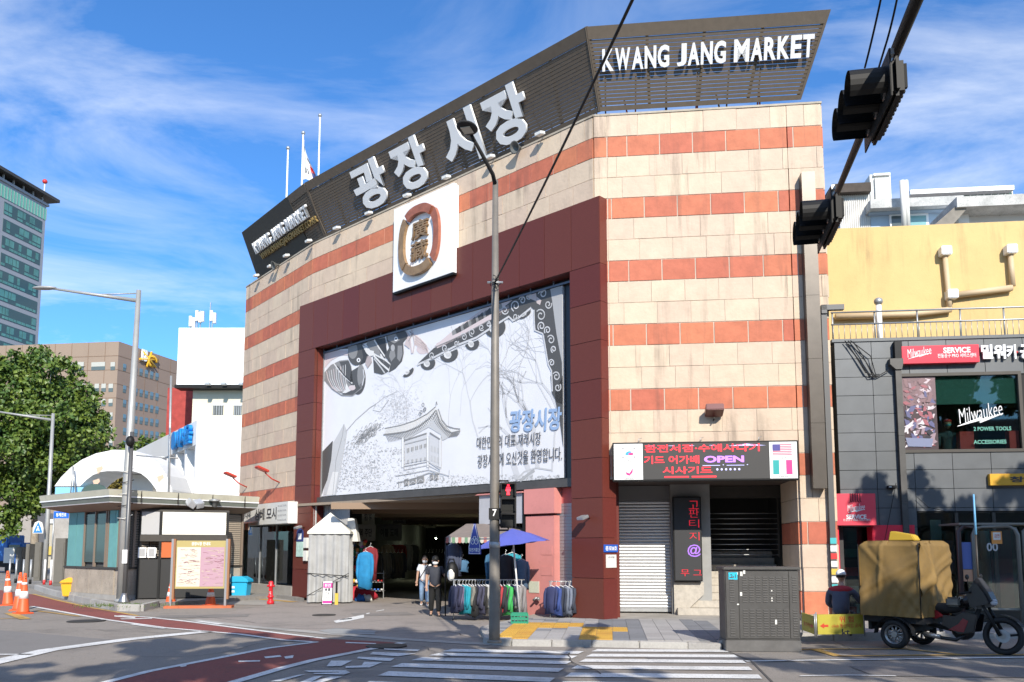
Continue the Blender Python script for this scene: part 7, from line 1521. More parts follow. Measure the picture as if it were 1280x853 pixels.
fbox('roof_slab', ub, U2, 1138, 1268, 234.5, 240, -.4, 4, white)
for i in range(15): fbox('frame_post', ub, U2, 1142 + i * 8.8, 1143 + i * 8.8, 239, 248, -.06, .06, white)
ub = thing('concrete_canopy_house', FA @ Matrix.Translation((LA, 6.2, 0)), 'weathered house with thick concrete eave at the upper right edge', 'house'); U3 = root_mat(ub)
fbox('eave_slab', ub, U3, 1196, 1330, 243, 256, -.8, 4, MATS['weathered_white']); 
q = MB(); a = on(U3, 1196, 250, -.8); b = on(U3, 1168, 281, -.8); c = on(U3, 1215, 258, -.8); q.prism([(a[0], a[1] - .15), (a[0] + .3, a[1] - .25), (b[0] + .55, b[1]), (b[0], b[1])], -.7, 3); q.build('sloped_brace', mat('timber_grey', (.22, .2, .17), .8, var=.3), ub, U3)
fbox('wall', ub, U3, 1205, 1330, 254, 300, 0, 3, mat('white_wall_w', (.6, .6, .6), .8, var=.06)); fbox('gutter_pipe', ub, U3, 1196, 1212, 263, 280, -.2, .2, white, .04)
q = flatM(MB()); P = [on(U3, v, w_, -.02) for v, w_ in ((1236, 270), (1243, 264), (1250, 270))]; q.line(P, .03, -.03); q.build('wall_cable', MATS['flag_grey'], ub, U3)
# bus shelter
sp = AT(1200, 700, 17.4); s1 = AT(1280, 700, 17.0); BS = frame(sp.x, sp.y, -.1, PV + .02)
bsx = thing('glass_shelter', BS, 'grey framed glass shelter with rounded corners in front of the tool shop', 'shelter'); gfm = mat('shelter_frame', (.22, .215, .19), .45, .4)
fx1 = on(BS, 1274, 700)[0]; fz1 = on(BS, 1240, 658)[1]; fx0 = on(BS, 1218, 700)[0]
q = MB(); r_ = .18
fr = [(fx0, 0, 0), (fx0, 0, fz1 - r_), (fx0 + .05, 0, fz1 - .05), (fx0 + r_, 0, fz1), (fx1 - r_, 0, fz1), (fx1 - .05, 0, fz1 - .05), (fx1, 0, fz1 - r_), (fx1, 0, 0)]; q.tube(fr, .045, 8); q.build('front_frame', gfm, bsx, BS)
MB().tube([(fx0, 0, .35), (fx1, 0, .35)], .03, 6).build('lower_rail', gfm, bsx, BS); MB().box(fx0 + .04, fx1 - .04, -.005, .005, .38, fz1 - .06).build('glass_pane', glass('clear_glass', (.9, .93, .92), .02, .82), bsx, BS)
q = MB(); q.tube([(0, 0, 0), (0, 0, fz1 - .1), (.1, 0, fz1), (fx0, 0, fz1)], .05, 8); q.build('side_frame', mat('shelter_brown', (.05, .03, .03), .4), bsx, BS)
MB().tube([(fx1 + .12, 0, 0), (fx1 + .12, 0, fz1 - .1), (fx1 + .2, 0, fz1), (fx1 + 1.4, 0, fz1)], .045, 8).build('front_frame', gfm, bsx, BS); MB().box(fx1 + .16, fx1 + 1.4, -.005, .005, .38, fz1 - .06).build('glass_pane', MATS['clear_glass'], bsx, BS)
MB().box(0, fx1 + 1.4, -.05, 1.0, fz1 + .03, fz1 + .07).build('roof_panel', gfm, bsx, BS)
a = on(BS, 1240, 680, -.02); b = on(BS, 1252, 664.5, -.02); MB().box(a[0], b[0], -.02, -.008, a[1], b[1]).build('orange_notice', mat('notice_orange', (.7, .28, .06), .5), bsx, BS); MB().box(a[0] + .03, b[0] - .03, -.026, -.02, a[1] + .08, b[1] - .02).build('notice_panel', offw, bsx, BS); text('금연', BS, bsx, MATS['ink_red'], (a[0] + b[0]) / 2, a[1] + .16, .1, .08, -.028, .001, .01)
a = on(BS, 1203, 730, .03); b = on(BS, 1214, 678, .03); MB().box(a[0], b[0], .02, .05, a[1] + .3, b[1]).build('side_poster', MATS['poster_blue'], bsx, BS)
MB().box(a[0], b[0], .015, .05, a[1] + .05, a[1] + .29).build('side_poster', mat('poster_peach', (.55, .3, .18), .5), bsx, BS)
text('00', BS, bsx, mat('print_grey', (.45, .45, .45), .5), on(BS, 1240, 684, 0)[0], on(BS, 1240, 684, 0)[1], .22, .17, -.012, .002, .02)
# ================================================================ LEFT SIDE
# kiosk
kc = G(146, 749.6, .12); KA = math.atan2(.76, .65)
KM = frame(-12.2, 26.2, KA, .12); kk = thing('street_kiosk', KM, 'low grey and turquoise street kiosk with a wide sloping canopy roof', 'kiosk')
# local +x runs right-away along the front, local +y runs left-away along the side
KL, KD = 4.3, 3.9
stw = mat('kiosk_stone', (.40, .34, .27), .85, var=.2, scale=2, dirt=.45); tq_ = mat('turquoise_panel', (.13, .33, .32), .6, var=.12, streak=.2); lvm = mat('louvre_beige', (.34, .29, .23), .6, var=.1, rnd=.08); lvd = mat('louvre_dark', (.09, .085, .075), .6)
n = 5
for i in range(n): MB().box(KL * i / n + .005, KL * (i + 1) / n - .005, -.02, .18, .15, .95).build('stone_slab', stw, kk, KM, bevel=.006)
for i in range(4): MB().box(-.02, .18, KD * i / 4 + (.2 if i == 0 else .005), KD * (i + 1) / 4 - .005, .15, .95).build('stone_slab', stw, kk, KM, bevel=.006)
MB().box(-.05, KL, -.05, .2, 0, .15).build('base_step', concrete, kk, KM); MB().box(-.05, .2, .2, KD, 0, .15).build('base_step', concrete, kk, KM)
MB().box(-.06, KL + .03, -.06, .2, .95, 1.01).build('sill', darkm, kk, KM); MB().box(-.06, .2, .2, KD, .95, 1.01).build('sill', darkm, kk, KM)
MB().box(.06, KL - .02, .06, KD - .02, .15, 2.8).build('core', mat('kiosk_core', (.07, .07, .065), .8), kk, KM)
def louvres(x0, x1, z0, z1, mm, parent, M, n, y0=-.02):
    q = MB(); h = (z1 - z0) / n; q.prism([(x0, 0), (x1, 0), (x1, h * .72), (x0, h * .72)], y0, y0 + .04); me_ = q.mesh('louvre_slat', mm)
    for i in range(n): put('louvre_slat', me_, parent, M @ Matrix.Translation((0, 0, z0 + i * h)))
louvres(.04, .42, 1.02, 2.75, lvd, kk, KM, 22); louvres(.5, .95, 1.02, 2.75, lvm, kk, KM, 22); louvres(1.05, 2.0, 1.02, 2.75, lvm, kk, KM, 22); louvres(3.55, 4.2, 1.02, 2.75, lvm, kk, KM, 26)
for x in (-.02, .43, .97, 4.22): MB().box(x, x + .07, -.05, .05, .15 if x > 4 else 1.01, 2.78).build('upright', mat('kiosk_upright', (.22, .17, .13), .6), kk, KM)
# side wall (facing left/front): x=0 plane, running along +y
KS = KM @ Matrix.Rotation(math.pi / 2, 4, 'Z') @ Matrix.Scale(1, 4)
def sideb(name, y0, y1, z0, z1, mm, out=.04, d=.06): return MB().box(-out, -out + d, y0, y1, z0, z1).build(name, mm, kk, KM)
for (a, b) in ((.06, .22), (.24, .62)): sideb('turquoise_panel', a, b, 1.01, 2.78, tq_)
for (a, b) in ((2.5, 3.05), (3.08, 3.7)): sideb('turquoise_panel', a, b, 1.01, 2.78, tq_)
sideb('window_pane', .85, 1.6, 1.15, 2.7, mat('kiosk_glass', (.05, .09, .09), .06), .02, .03); sideb('window_pane', 1.65, 2.4, 1.15, 2.7, MATS['kiosk_glass'], .02, .03)
for y in (.66, .8, 1.6, 2.4): sideb('window_frame', y, y + .06, 1.01, 2.78, MATS['kiosk_upright'], .06, .08)
# canopy roof
def ring(o0, z0, o1, z1, name, mm):
    c = lambda o, z: [(-o, -o, z), (KL + o * .25, -o, z), (KL + o * .25, KD + o, z), (-o, KD + o, z)]
    A_, B_ = c(o0, z0), c(o1, z1); q = flatM(MB())
    for i in range(4): q.quadf(A_[i], A_[(i + 1) % 4], B_[(i + 1) % 4], B_[i])
    return q.build(name, mm, kk, KM)
soff = mat('kiosk_soffit', (.20, .22, .19), .6, var=.1); fas = mat('kiosk_fascia', (.50, .48, .38), .6, var=.1, scale=2, streak=.3)
ring(.0, 2.78, .62, 2.97, 'soffit', mat('soffit_brown2', (.30, .22, .17), .7, var=.1)); ring(.62, 2.97, .64, 3.0, 'trim_strip', white); ring(.60, 3.0, .66, 3.14, 'green_band', soff); ring(.68, 3.14, .68, 3.18, 'trim_strip', white); ring(.66, 3.18, .7, 3.36, 'fascia', fas)
q = MB(); q.box(-.69, KL + .15, -.69, KD + .69, 3.355, 3.375); q.build('roof_deck', concrete, kk, KM)
for x in (0.3, 1.5, 2.7, 3.9): MB().box(x, x + .012, -.715, -.66, 3.01, 3.36).build('fascia_joint', darkm, kk, KM)
# curved dark roof vault behind
q = MB(); q.prism([(1.1 * math.cos(t) + 2.4, .13 * math.sin(t) + 3.37) for t in [math.pi * i / 12 for i in range(13)]], 1.0, 3.0); q.build('roof_vault', mat('vault_green', (.07, .12, .11), .5), kk, KM)
q = MB(); q.prism([(.42 * math.cos(t) - .1, .3 * math.sin(t) + 3.37) for t in [math.pi * i / 10 for i in range(11)]], 1.6, 1.7); q.build('roof_vault', MATS['vault_green'], kk, KM)
# lamps on the kiosk edge
for i, (x, lb) in enumerate(((1.95, 'twin silver floodlight clipped to the kiosk canopy edge'), (2.75, 'round grey vent lamp on the kiosk canopy edge'))):
    t = thing('canopy_lamp', KM @ Matrix.Translation((x, -.74, 3.05)), lb, 'lamp'); Mt = root_mat(t)
    if i == 0:
        for dx_, a_ in ((-.1, .5), (.14, -.2)): MB().box(-.13, .13, -.3, .0, -.05, .16, Matrix.Translation((dx_, 0, 0)) @ Matrix.Rotation(a_, 4, 'Y') @ Matrix.Rotation(.5, 4, 'X')).build('lamp_head', mat('lamp_silver', (.6, .62, .64), .35, .5), t, Mt, bevel=.02)
    else: q = MB(); q.lathe([(.07, -.1), (.07, .08), (.2, .1), (.16, .15), (.04, .18)], 14); q.build('cowl', steel, t, Mt)
# phone booth / black box in front of kiosk
b0 = G(176, 749, .12); BM = frame(b0.x, b0.y - .3, .35, .12); bx = thing('black_booth', BM, 'black framed booth with blank white lightbox standing against the kiosk', 'booth')
bw_ = on(BM, 283, 700)[0]; bz1 = on(BM, 230, 640)[1]; s1x = on(BM, 199, 700)[0]
MB().box(0, s1x, 0, .6, .03, 1.25).build('door_panel', mat('booth_black', (.018, .018, .018), .5), bx, BM, bevel=.01); MB().box(s1x + .02, bw_, .05, .6, .03, 1.25).build('lower_panel', MATS['booth_black'], bx, BM)
for x in (0, s1x, bw_): MB().box(x - .03, x + .04, -.02, .06, 0, bz1).build('frame_post', black, bx, BM)
MB().box(0, bw_, -.03, .6, on(BM, 240, 677)[1], on(BM, 240, 669)[1]).build('frame_beam', darkm, bx, BM); MB().box(0, bw_ + .04, -.02, .6, bz1, bz1 + .06).build('frame_beam', darkm, bx, BM)
z0_, z1_ = on(BM, 240, 669)[1] + .01, bz1 - .01; MB().box(s1x + .05, bw_ - .05, -.012, .3, z0_, z1_).build('light_box', mat('blank_lightbox', (.72, .70, .62), .5, var=.04), bx, BM); MB().box(.02, s1x - .04, -.006, .2, z0_, z1_).build('side_box', mat('booth_panel_grey', (.4, .4, .4), .5), bx, BM)
MB().box(s1x + .05, s1x + .42, .02, .06, 1.3, 1.95).build('orange_panel', mat('panel_orange', (.5, .11, .02), .5), bx, BM); MB().box(.05, s1x - .1, .3, .35, 1.28, 1.6).build('posters', offw, bx, BM)
for i in range(2): MB().box(-.02 + i * .27, .22 + i * .27, -.04, -.02, 1.3, 1.62).build('white_frame', white, bx, BM); MB().box(.02 + i * .27, .18 + i * .27, -.05, -.04, 1.34, 1.58).build('window_print', MATS['flag_grey'], bx, BM)
# information board on posts
p0 = G(213, 760.5); p1 = G(284, 760); ibm = Matrix.Translation((p0.x, p0.y, 0)) @ Matrix.Rotation(math.atan2(p1.y - p0.y, p1.x - p0.x), 4, 'Z')
ib = thing('information_board', ibm, 'street map board with cream and mauve halves on two timber posts', 'notice board'); iw = (p1 - p0).length; iz1 = on(ibm, 250, 676)[1]; iz0 = on(ibm, 250, 736)[1]
for x in (.03, iw - .03):
    MB().box(x - .06, x, -.05, .06, 0, iz1 + .05).build('post', mat('post_grey', (.28, .28, .29), .5, .3), ib, ibm); MB().box(x, x + .06, -.05, .06, .25, iz1 + .05).build('timber_face', mat('timber_brown', (.28, .13, .06), .7), ib, ibm)
MB().box(.1, iw - .1, -.02, .03, iz0, iz1).build('frame', mat('frame_gold', (.40, .32, .12), .5), ib, ibm); hw = (iw - .24)
zb_ = iz0 + .06; zt2 = iz1 - .19
MB().box(.13, .13 + hw * .49, -.026, -.02, zb_, zt2).build('cream_map', mat('map_cream', (.60, .55, .45), .6), ib, ibm); MB().box(.13 + hw * .49 + .003, .11 + hw, -.026, -.02, zb_, zt2).build('mauve_map', mat('map_mauve', (.42, .26, .31), .6), ib, ibm)
text('광장시장 안내도', ibm, ib, white, iw / 2, iz1 - .09, hw * .4, .1, -.024, .002, .015)
mr_ = random.Random(5)
for k, mm in enumerate((mat('map_line', (.30, .18, .18), .6), mat('map_line2', (.22, .08, .1), .6), mat('map_line3', (.5, .42, .3), .6))):
    q = flatM(MB())
    for i in range(60):
        x = .16 + mr_.random() * (hw - .1); z_ = zb_ + .05 + mr_.random() * (zt2 - zb_ - .1); w_ = mr_.uniform(.04, .22); x2 = min(x + w_, .1 + hw); 
        if (x < .13 + hw * .49) != (x2 < .13 + hw * .49): continue
        q.line([(x, z_), ((x + x2) / 2, z_ + mr_.gauss(0, .012)), (x2, z_ + mr_.gauss(0, .015))], mr_.uniform(.005, .016), -.028 - k * .0006)
    q.build('map_print', mm, ib, ibm, kind='stuff')
q = MB(); q.box(-.15, iw + .15, -.15, .2, 0.0, .07); q.build('base_plate', mat('base_orange', (.5, .13, .05), .7, var=.2), ib, ibm)
# bins, hydrant, cones
yb = G(75, 746, .12); yb2 = G(93, 747, .12); t = thing('salt_bin', frame(yb.x, yb.y, .35, .12), 'bright yellow tapered bin with domed lid on the kerb corner', 'bin'); Mt = root_mat(t); ylm = mat('bin_yellow', (.72, .40, .02), .45, var=.06)
k_ = (yb2 - yb).length
q = MB(); q.v = [(x, y, z) for z, s_ in ((0, .84), (.42, 1.0)) for x, y in ((k_ / 2 - k_ / 2 * s_, .22 - .22 * s_), (k_ / 2 + k_ / 2 * s_, .22 - .22 * s_), (k_ / 2 + k_ / 2 * s_, .22 + .22 * s_), (k_ / 2 - k_ / 2 * s_, .22 + .22 * s_))]; q.f = [(0, 1, 2, 3), (4, 7, 6, 5), (0, 4, 5, 1), (1, 5, 6, 2), (2, 6, 7, 3), (3, 7, 4, 0)]; q.build('body', ylm, t, Mt, bevel=.02)
q = MB(); q.prism([(-.05, .43), (k_ + .05, .43), (k_ + .03, .5), (k_ * .75, .62), (k_ * .25, .62), (-.03, .5)], -.05, .49); q.build('lid', ylm, t, Mt, bevel=.03)
b0 = G(287, 749); b1 = G(306, 749.5); t = thing('blue_bin', frame(b0.x, b0.y, -.1), 'light blue plastic bin with a slanted lid beside the map board', 'bin'); Mt = root_mat(t); k_ = b1.x - b0.x; bbl = mat('bin_blue', (.03, .42, .68), .45)
q = MB(); q.v = [(x, y, z) for z, s_ in ((0, .86), (.55, 1.0)) for x, y in ((k_ / 2 - k_ / 2 * s_, .22 - .22 * s_), (k_ / 2 + k_ / 2 * s_, .22 - .22 * s_), (k_ / 2 + k_ / 2 * s_, .22 + .22 * s_), (k_ / 2 - k_ / 2 * s_, .22 + .22 * s_))]; q.f = [(0, 1, 2, 3), (4, 7, 6, 5), (0, 4, 5, 1), (1, 5, 6, 2), (2, 6, 7, 3), (3, 7, 4, 0)]; q.build('body', bbl, t, Mt, bevel=.02)
q = MB(); q.prism([(-.03, .56), (k_ + .05, .56), (k_ + .03, .66), (k_ * .7, .76), (0, .76)], -.03, .47); q.build('lid', bbl, t, Mt, bevel=.02)
for z_ in (.22, .36): MB().box(.05, .16, .0, .008, z_, z_ + .07).build('label', white, t, Mt)
hp = G(338, 755.5); t = thing('fire_hydrant', Matrix.Translation((hp.x, hp.y, .004)), 'slim bright red fire hydrant on the forecourt by the granite column', 'hydrant'); hm = mat('hydrant_red', (.65, .02, .03), .35); hh_ = AT(338, 727, hp.y).z / .78
q = MB(); q.lathe([(.11, 0), (.11, .1), (.075, .12), (.07, .22), (.1, .23), (.1, .27), (.065, .3), (.06, .58), (.09, .6), (.09, .64), (.07, .67), (.075, .73), (.05, .78), (.03, .79)], 14); q.v = [(x, y, z * hh_) for x, y, z in q.v]; q.build('barrel', hm, t)
for s_ in (-1, 1): MB().tube([(0, 0, .62 * hh_), (s_ * .11, 0, .62 * hh_)], .035, 8).build('outlet', hm, t)
MB().tube([(0, 0, .5 * hh_), (.0, -.11, .5 * hh_)], .04, 8).build('outlet', hm, t); text('소화전', Matrix.Translation((hp.x, hp.y, .004)), t, white, 0, .42 * hh_, .05, .12, -.075, .002, 0)
def cone(M, h, label, dirty=True, grp='orange traffic cones'):
    t = thing('traffic_cone', M, label, 'cone', grp); MB().box(-.2, .2, -.2, .2, 0, .04).build('base', orange, t, M, bevel=.01)
    q = MB(); q.lathe([(.165, .04), (.15, .07), (.035, h), (.02, h + .01)], 18); q.build('cone_body', orange, t, M)
    f = lambda z: .15 + (.035 - .15) * (z - .07) / (h - .07)
    for a, b, nm_ in ((.38 * h, .56 * h, 'wide_band'), (.72 * h, .78 * h, 'narrow_band')): q = MB(); q.lathe([(f(a) + .004, a), (f(b) + .004, b)], 18); q.build(nm_, refl, t, M)
    for z_ in (h * .86, h * .92): MB().box(-.01, .01, -f(z_) - .002, -f(z_) + .002, z_, z_ + .03).build('slot', black, t, M)
for (x, y, yt, lb) in ((26, 758, 716, 'orange traffic cone, leftmost of the trio at the road edge, slightly behind'), (19 + 5, 763, 716, ''), (28, 770, 719, 'x')):
    pass
for (x, y, yt, lb) in ((10, 757, 714, 'orange traffic cone at the left edge, leftmost of the three'), (23, 763.5, 716, 'orange traffic cone with dark patch, middle of the three on the left'), (28.5, 767.5, 717, 'orange traffic cone with clean white bands, nearest of the three on the left')):
    g = G(x, y); h_ = AT(x, yt, g.y).z; cone(Matrix.Translation((g.x, g.y, 0)) @ Matrix.Rotation(R.random(), 4, 'Z') @ (Matrix.Rotation(-.06, 4, 'Y') if x == 10 else Matrix.Identity(4)), h_, lb)
for (x, y, lb) in ((213, 757, 'traffic cone half hidden behind the left post of the map board'), (263, 757.5, 'traffic cone under the right half of the map board')): g = G(x, y); cone(Matrix.Translation((g.x, g.y, 0)), .72, lb)
# poles on the left
def lamp2(x0, y0, x1, y1, Y, ax, ay, w0, w1, label, boxes=False):
    g = AT(x0, y0, Y); tp_ = AT(x1, y1, Y); t = thing('street_lamp', Matrix.Translation((g.x, Y, .12)), label, 'street lamp', 'grey street lamps on the left'); Mt = root_mat(t); H_ = tp_.z - .12; X_ = tp_.x - g.x
    q = MB(); q.tube([(0, 0, 0), (X_ * .0, 0, H_ * .36), (X_, 0, H_)], [w0, w0 * .85, w1], 12); q.build('pole', mat('lamp_pole_grey', (.36, .36, .345), .5, .3, var=.12), t, Mt)
    e = AT(ax, ay, Y - .6); az = AT(x1, y1 + 12 * 28 / Y, Y).z - .12; q = MB(); q.tube([(X_, 0, az), (e.x - g.x, e.y - Y, e.z - .12)], [w1 * .95, w1 * .5], 8); q.build('arm', MATS['lamp_pole_grey'], t, Mt)
    q = MB(); q.tube([(X_, 0, H_ - .1), (lerp(X_, e.x - g.x, .55), -.3, lerp(az, e.z - .12, .55))], .02, 5); q.build('stay_rod', MATS['lamp_pole_grey'], t, Mt)
    MHd = Matrix.Translation((e.x - g.x - .25, e.y - Y, e.z - .1)); q = MB(); q.ball((0, 0, 0), 1, 12, 6, (.38, .13, .06)); q.v = [tuple(MHd @ Vector(p)) for p in q.v]; q.build('lamp_head', MATS['lamp_pole_grey'], t, Mt)
    return t, Mt, g
t, Mt, g = lamp2(152, 748, 173.5, 363, 25.4, 66, 361, .15, .07, 'tall grey street lamp in front of the kiosk with wires and boxes attached')
q = MB(); q.lathe([(.2, 0), (.2, .05), (.16, .1)], 12); q.build('base_flange', MATS['lamp_pole_grey'], t, Mt)
for i in range(5): z_ = 2.5 + i * .35; q = MB(); a = R.uniform(-1, 1); q.tube([(-.2, -.1, z_), (.05, -.2, z_ + .06 * a), (.25, -.1, z_ + .1)], .012, 5); q.build('wire_tie', black if i % 2 else offw, t, Mt)
g2 = AT(155, 750, 25.1); t = thing('steel_post', Matrix.Translation((g2.x, 25.1, .12)), 'dark steel post with flared shiny foot beside the kiosk street lamp', 'post'); Mt = root_mat(t); tp_ = AT(165, 545, 25.1); MB().tube([(0, 0, 0), ((tp_.x - g2.x) * .3, 0, 1.5), (tp_.x - g2.x, 0, tp_.z)], .06, 10).build('post', mat('post_dark', (.12, .12, .12), .4, .4), t, Mt); q = MB(); q.lathe([(.17, 0), (.16, .04), (.09, .2), (.07, .28)], 14); q.build('flared_foot', mat('chrome_foot', (.3, .3, .3), .35, .8), t, Mt)
MB().box(-.07, .07, -.1, -.05, 1.15, 1.55).build('white_tag', white, t, Mt); q = MB(); q.ball((tp_.x - g2.x, -.1, tp_.z - .3), .13, 10, 8, (1, 1, 1.3)); q.build('camera_dome', black, t, Mt)
lamp2(54, 745, 66.5, 517, 40, -14, 513, .12, .07, 'thin grey street lamp in front of the plane tree')
g3 = AT(211, 640, 31); tp_ = AT(214, 470, 31); t = thing('thin_mast', Matrix.Translation((g3.x, 31, g3.z - 1)), 'thin grey mast with a crossarm rising behind the kiosk roof', 'mast'); MB().tube([(0, 0, 0), (tp_.x - g3.x, 0, tp_.z - g3.z + 1)], .045, 8).build('mast', steel, t); z_ = AT(212, 573, 31).z - g3.z + 1; MB().tube([(-1.3, 0, z_ + .1), (.25, 0, z_)], .03, 6).build('crossarm', steel, t)
# crosswalk sign on the thin lamp, bollards and fence at far left
a = AT(41, 667, 39.5); b = AT(55, 652, 39.5); t = thing('crossing_sign', Matrix.Translation((a.x, 39.5, a.z)), 'round-topped blue pedestrian crossing sign with a white figure, far left', 'sign'); Mt = root_mat(t); w_ = b.x - a.x; h_ = b.z - a.z
q = MB(); q.prism([(0, 0), (w_, 0), (w_, h_ * .45), (w_ * .85, h_ * .9), (w_ * .5, h_ * 1.05), (w_ * .15, h_ * .9), (0, h_ * .45)], -.02, .0); q.build('white_plate', offw, t, Mt); q = MB(); q.prism([(.03, .03), (w_ - .03, .03), (w_ * .75, h_ * .5), (w_ * .5, h_ * .95), (w_ * .25, h_ * .5)], -.03, -.02); q.build('blue_triangle', mat('sign_blue2', (.03, .2, .6), .4), t, Mt); q = MB(); q.ball((w_ / 2, -.035, h_ * .55), .035, 8, 6); q.prism([(w_ * .5 - .03, h_ * .48), (w_ * .5 + .03, h_ * .48), (w_ * .5 + .09, h_ * .18), (w_ * .5, h_ * .28), (w_ * .5 - .09, h_ * .18)], -.036, -.03); q.build('figure_print', white, t, Mt, kind='stuff')
a = AT(67, 648, 38); b = AT(86, 639.5, 38); t = thing('street_name_sign', Matrix.Translation((a.x, 38, a.z)), 'blue street name arrow sign at the kiosk corner', 'sign'); Mt = root_mat(t); MB().box(0, b.x - a.x, 0, .03, 0, b.z - a.z).build('plate', mat('sign_blue3', (.01, .12, .65), .4), t, Mt); text('청계천로', Mt, t, white, (b.x - a.x) / 2, (b.z - a.z) / 2, (b.x - a.x) * .7, (b.z - a.z) * .55, -.004, .002, .02)
MB().tube([(-.0, .03, -2), (-.0, .03, .3)], .03, 6).build('post', steel, t, Mt)
dkf = mat('fence_grey_brown', (.13, .12, .10), .7, var=.12)
for i, (xa, xb, ya, yb, Y) in enumerate(((66, 82, 673, 730, 36), (41, 52, 678, 728, 42), (30, 37, 680, 724, 47), (18, 28, 684, 720, 52))): 
    a = AT(xa, yb, Y); b = AT(xb, ya, Y); t = thing('utility_box', Matrix.Translation((a.x, Y, .12)), ['tall plain grey-brown box right beside the kiosk', 'grey-brown box second from the kiosk', 'grey-brown box third from the kiosk, by the tree trunk', 'grey-brown box farthest from the kiosk on the left pavement'][i], 'utility box', 'grey boxes along the left pavement'); MB().box(0, b.x - a.x, 0, .7, 0, b.z - .12).build('box_body', dkf, t, None, bevel=.01); MB().box(.05, (b.x - a.x) - .05, -.02, 0, .15, b.z - .3).build('door', dkf, t)
for i in range(8):
    p = G(14 + i * 6.5 - (i > 4) * 1, 722 + i * 1.3, .12); 
for i, (x, y) in enumerate(((12, 716), (20, 718), (29, 719), (38, 721), (55, 730), (63, 732))):
    p = AT(x, y, 40 - i * .6); t = thing('bollard', Matrix.Translation((p.x, p.y, .12)), 'slim grey bollard on the left pavement, ' + ['farthest left', 'second from the left edge', 'third from the left edge', 'just left of the crossing sign', 'red foot, below the crossing sign', 'nearest the tall box'][i], 'bollard', 'bollards on the left pavement'); MB().tube([(0, 0, 0), (0, 0, 1.1)], .045, 8).build('post', steel if i < 4 else white, t); MB().tube([(0, 0, 0), (0, 0, .2)], .06, 8).build('foot', redp if i > 3 else black, t)
# parked blue truck glimpsed at far left
p = AT(0, 712, 55); t = thing('blue_truck', frame(p.x - 1.0, 55, 0, 0), 'blue truck half hidden under the plane tree at the left edge', 'truck'); Mt = root_mat(t); btm = mat('truck_blue', (.02, .12, .4), .4)
MB().box(-1.6, 1.4, 0, 1.9, .9, 2.6).build('cargo_body', btm, t, Mt, bevel=.05); MB().box(1.42, 2.3, 0, 1.8, .6, 2.1).build('cab', btm, t, Mt, bevel=.1); MB().box(1.5, 2.2, -.02, .0, 1.35, 1.95).build('cab_window', mat('window_dark', (.08, .1, .1), .1), t, Mt); MB().box(-1.6, 2.2, .1, 1.7, .5, .9).build('chassis', black, t, Mt)
for x in (-.9, 1.7): MB().lathe([(.4, -.12), (.4, .12)], 16, Matrix.Translation((x, .1, .4)) @ Matrix.Rotation(math.pi / 2, 4, 'X')).build('wheel', tyre, t, Mt)
t = thing('grey_signboard', Matrix.Translation(AT(4, 704, 53)), 'small grey board fixed in front of the blue truck', 'sign'); MB().box(0, .65, 0, .05, 0, .95).build('board', offw, t)
# arch canopy
AM = Matrix.Translation((0, 40, 0)); ac = thing('arch_canopy', Matrix.Translation((AT(140, 640, 40).x, 40, 0)), 'large white arched gateway canopy with pale blue base behind the kiosk', 'arch'); Mt = root_mat(ac)
P = lambda x, y: on(Mt, x, y, 0)
out = [P(a, b) for a, b in ((68, 608), (76, 597), (88, 585), (102, 575), (120, 567), (142, 562.5), (165, 563), (184, 570), (198, 580), (208, 594), (215, 612), (219, 640))]
inn = [P(a, b) for a, b in ((100, 608), (108, 600), (116, 594), (126, 590), (134, 589), (150, 589), (166, 589), (176, 592), (184, 598), (190, 605), (195, 612), (199, 640))]
q = flatM(MB()); wcan = mat('canopy_white', (.78, .77, .75), .6, var=.05, scale=.6)
n = len(out)
for i in range(n - 1):
    for y_ in (0, 2.5):
        q.quadf((out[i][0], y_, out[i][1]), (out[i + 1][0], y_, out[i + 1][1]), (inn[i + 1][0], y_, inn[i + 1][1]), (inn[i][0], y_, inn[i][1]))
    q.quadf((out[i][0], 0, out[i][1]), (out[i + 1][0], 0, out[i + 1][1]), (out[i + 1][0], 2.5, out[i + 1][1]), (out[i][0], 2.5, out[i][1])); q.quadf((inn[i][0], 0, inn[i][1]), (inn[i + 1][0], 0, inn[i + 1][1]), (inn[i + 1][0], 2.5, inn[i + 1][1]), (inn[i][0], 2.5, inn[i][1]))
q.build('arch_shell', wcan, ac, Mt)
a = P(68, 625); b = P(110, 609); MB().box(a[0], b[0], .06, 2.3, .05, a[1]).build('grey_plinth', concrete, ac, Mt); MB().box(a[0], b[0], .02, 2.4, a[1] + .003, b[1]).build('blue_base', mat('canopy_blue', (.22, .50, .72), .6), ac, Mt); 
for i, (x, y, l_) in enumerate(((116, 601, 3), (120, 585, 4), (196, 596, 5), (125, 612, 3))): c = P(x, y); q = flatM(MB()); q.flat([(c[0], c[1]), (c[0] + .3, c[1] + .1), (c[0] + .35, c[1] - .05), (c[0] + .1, c[1] - .3)], -.004); q.build('rust_stain', mat('rust_stain', (.6, .42, .3), .8), ac, Mt)
a = P(138, 608); b = P(175, 590); MB().box(a[0], b[0], 1.5, 2, a[1] - 2, b[1]).build('grey_box_behind', offw, ac, Mt)
for (xa, ya) in ((92, 622), (99, 622)): c = P(xa, ya); d = P(95.5, 584); MB().tube([(c[0], -.3, c[1]), (d[0], -.3, d[1])], .03, 5).build('stay_pole', steel, ac, Mt)
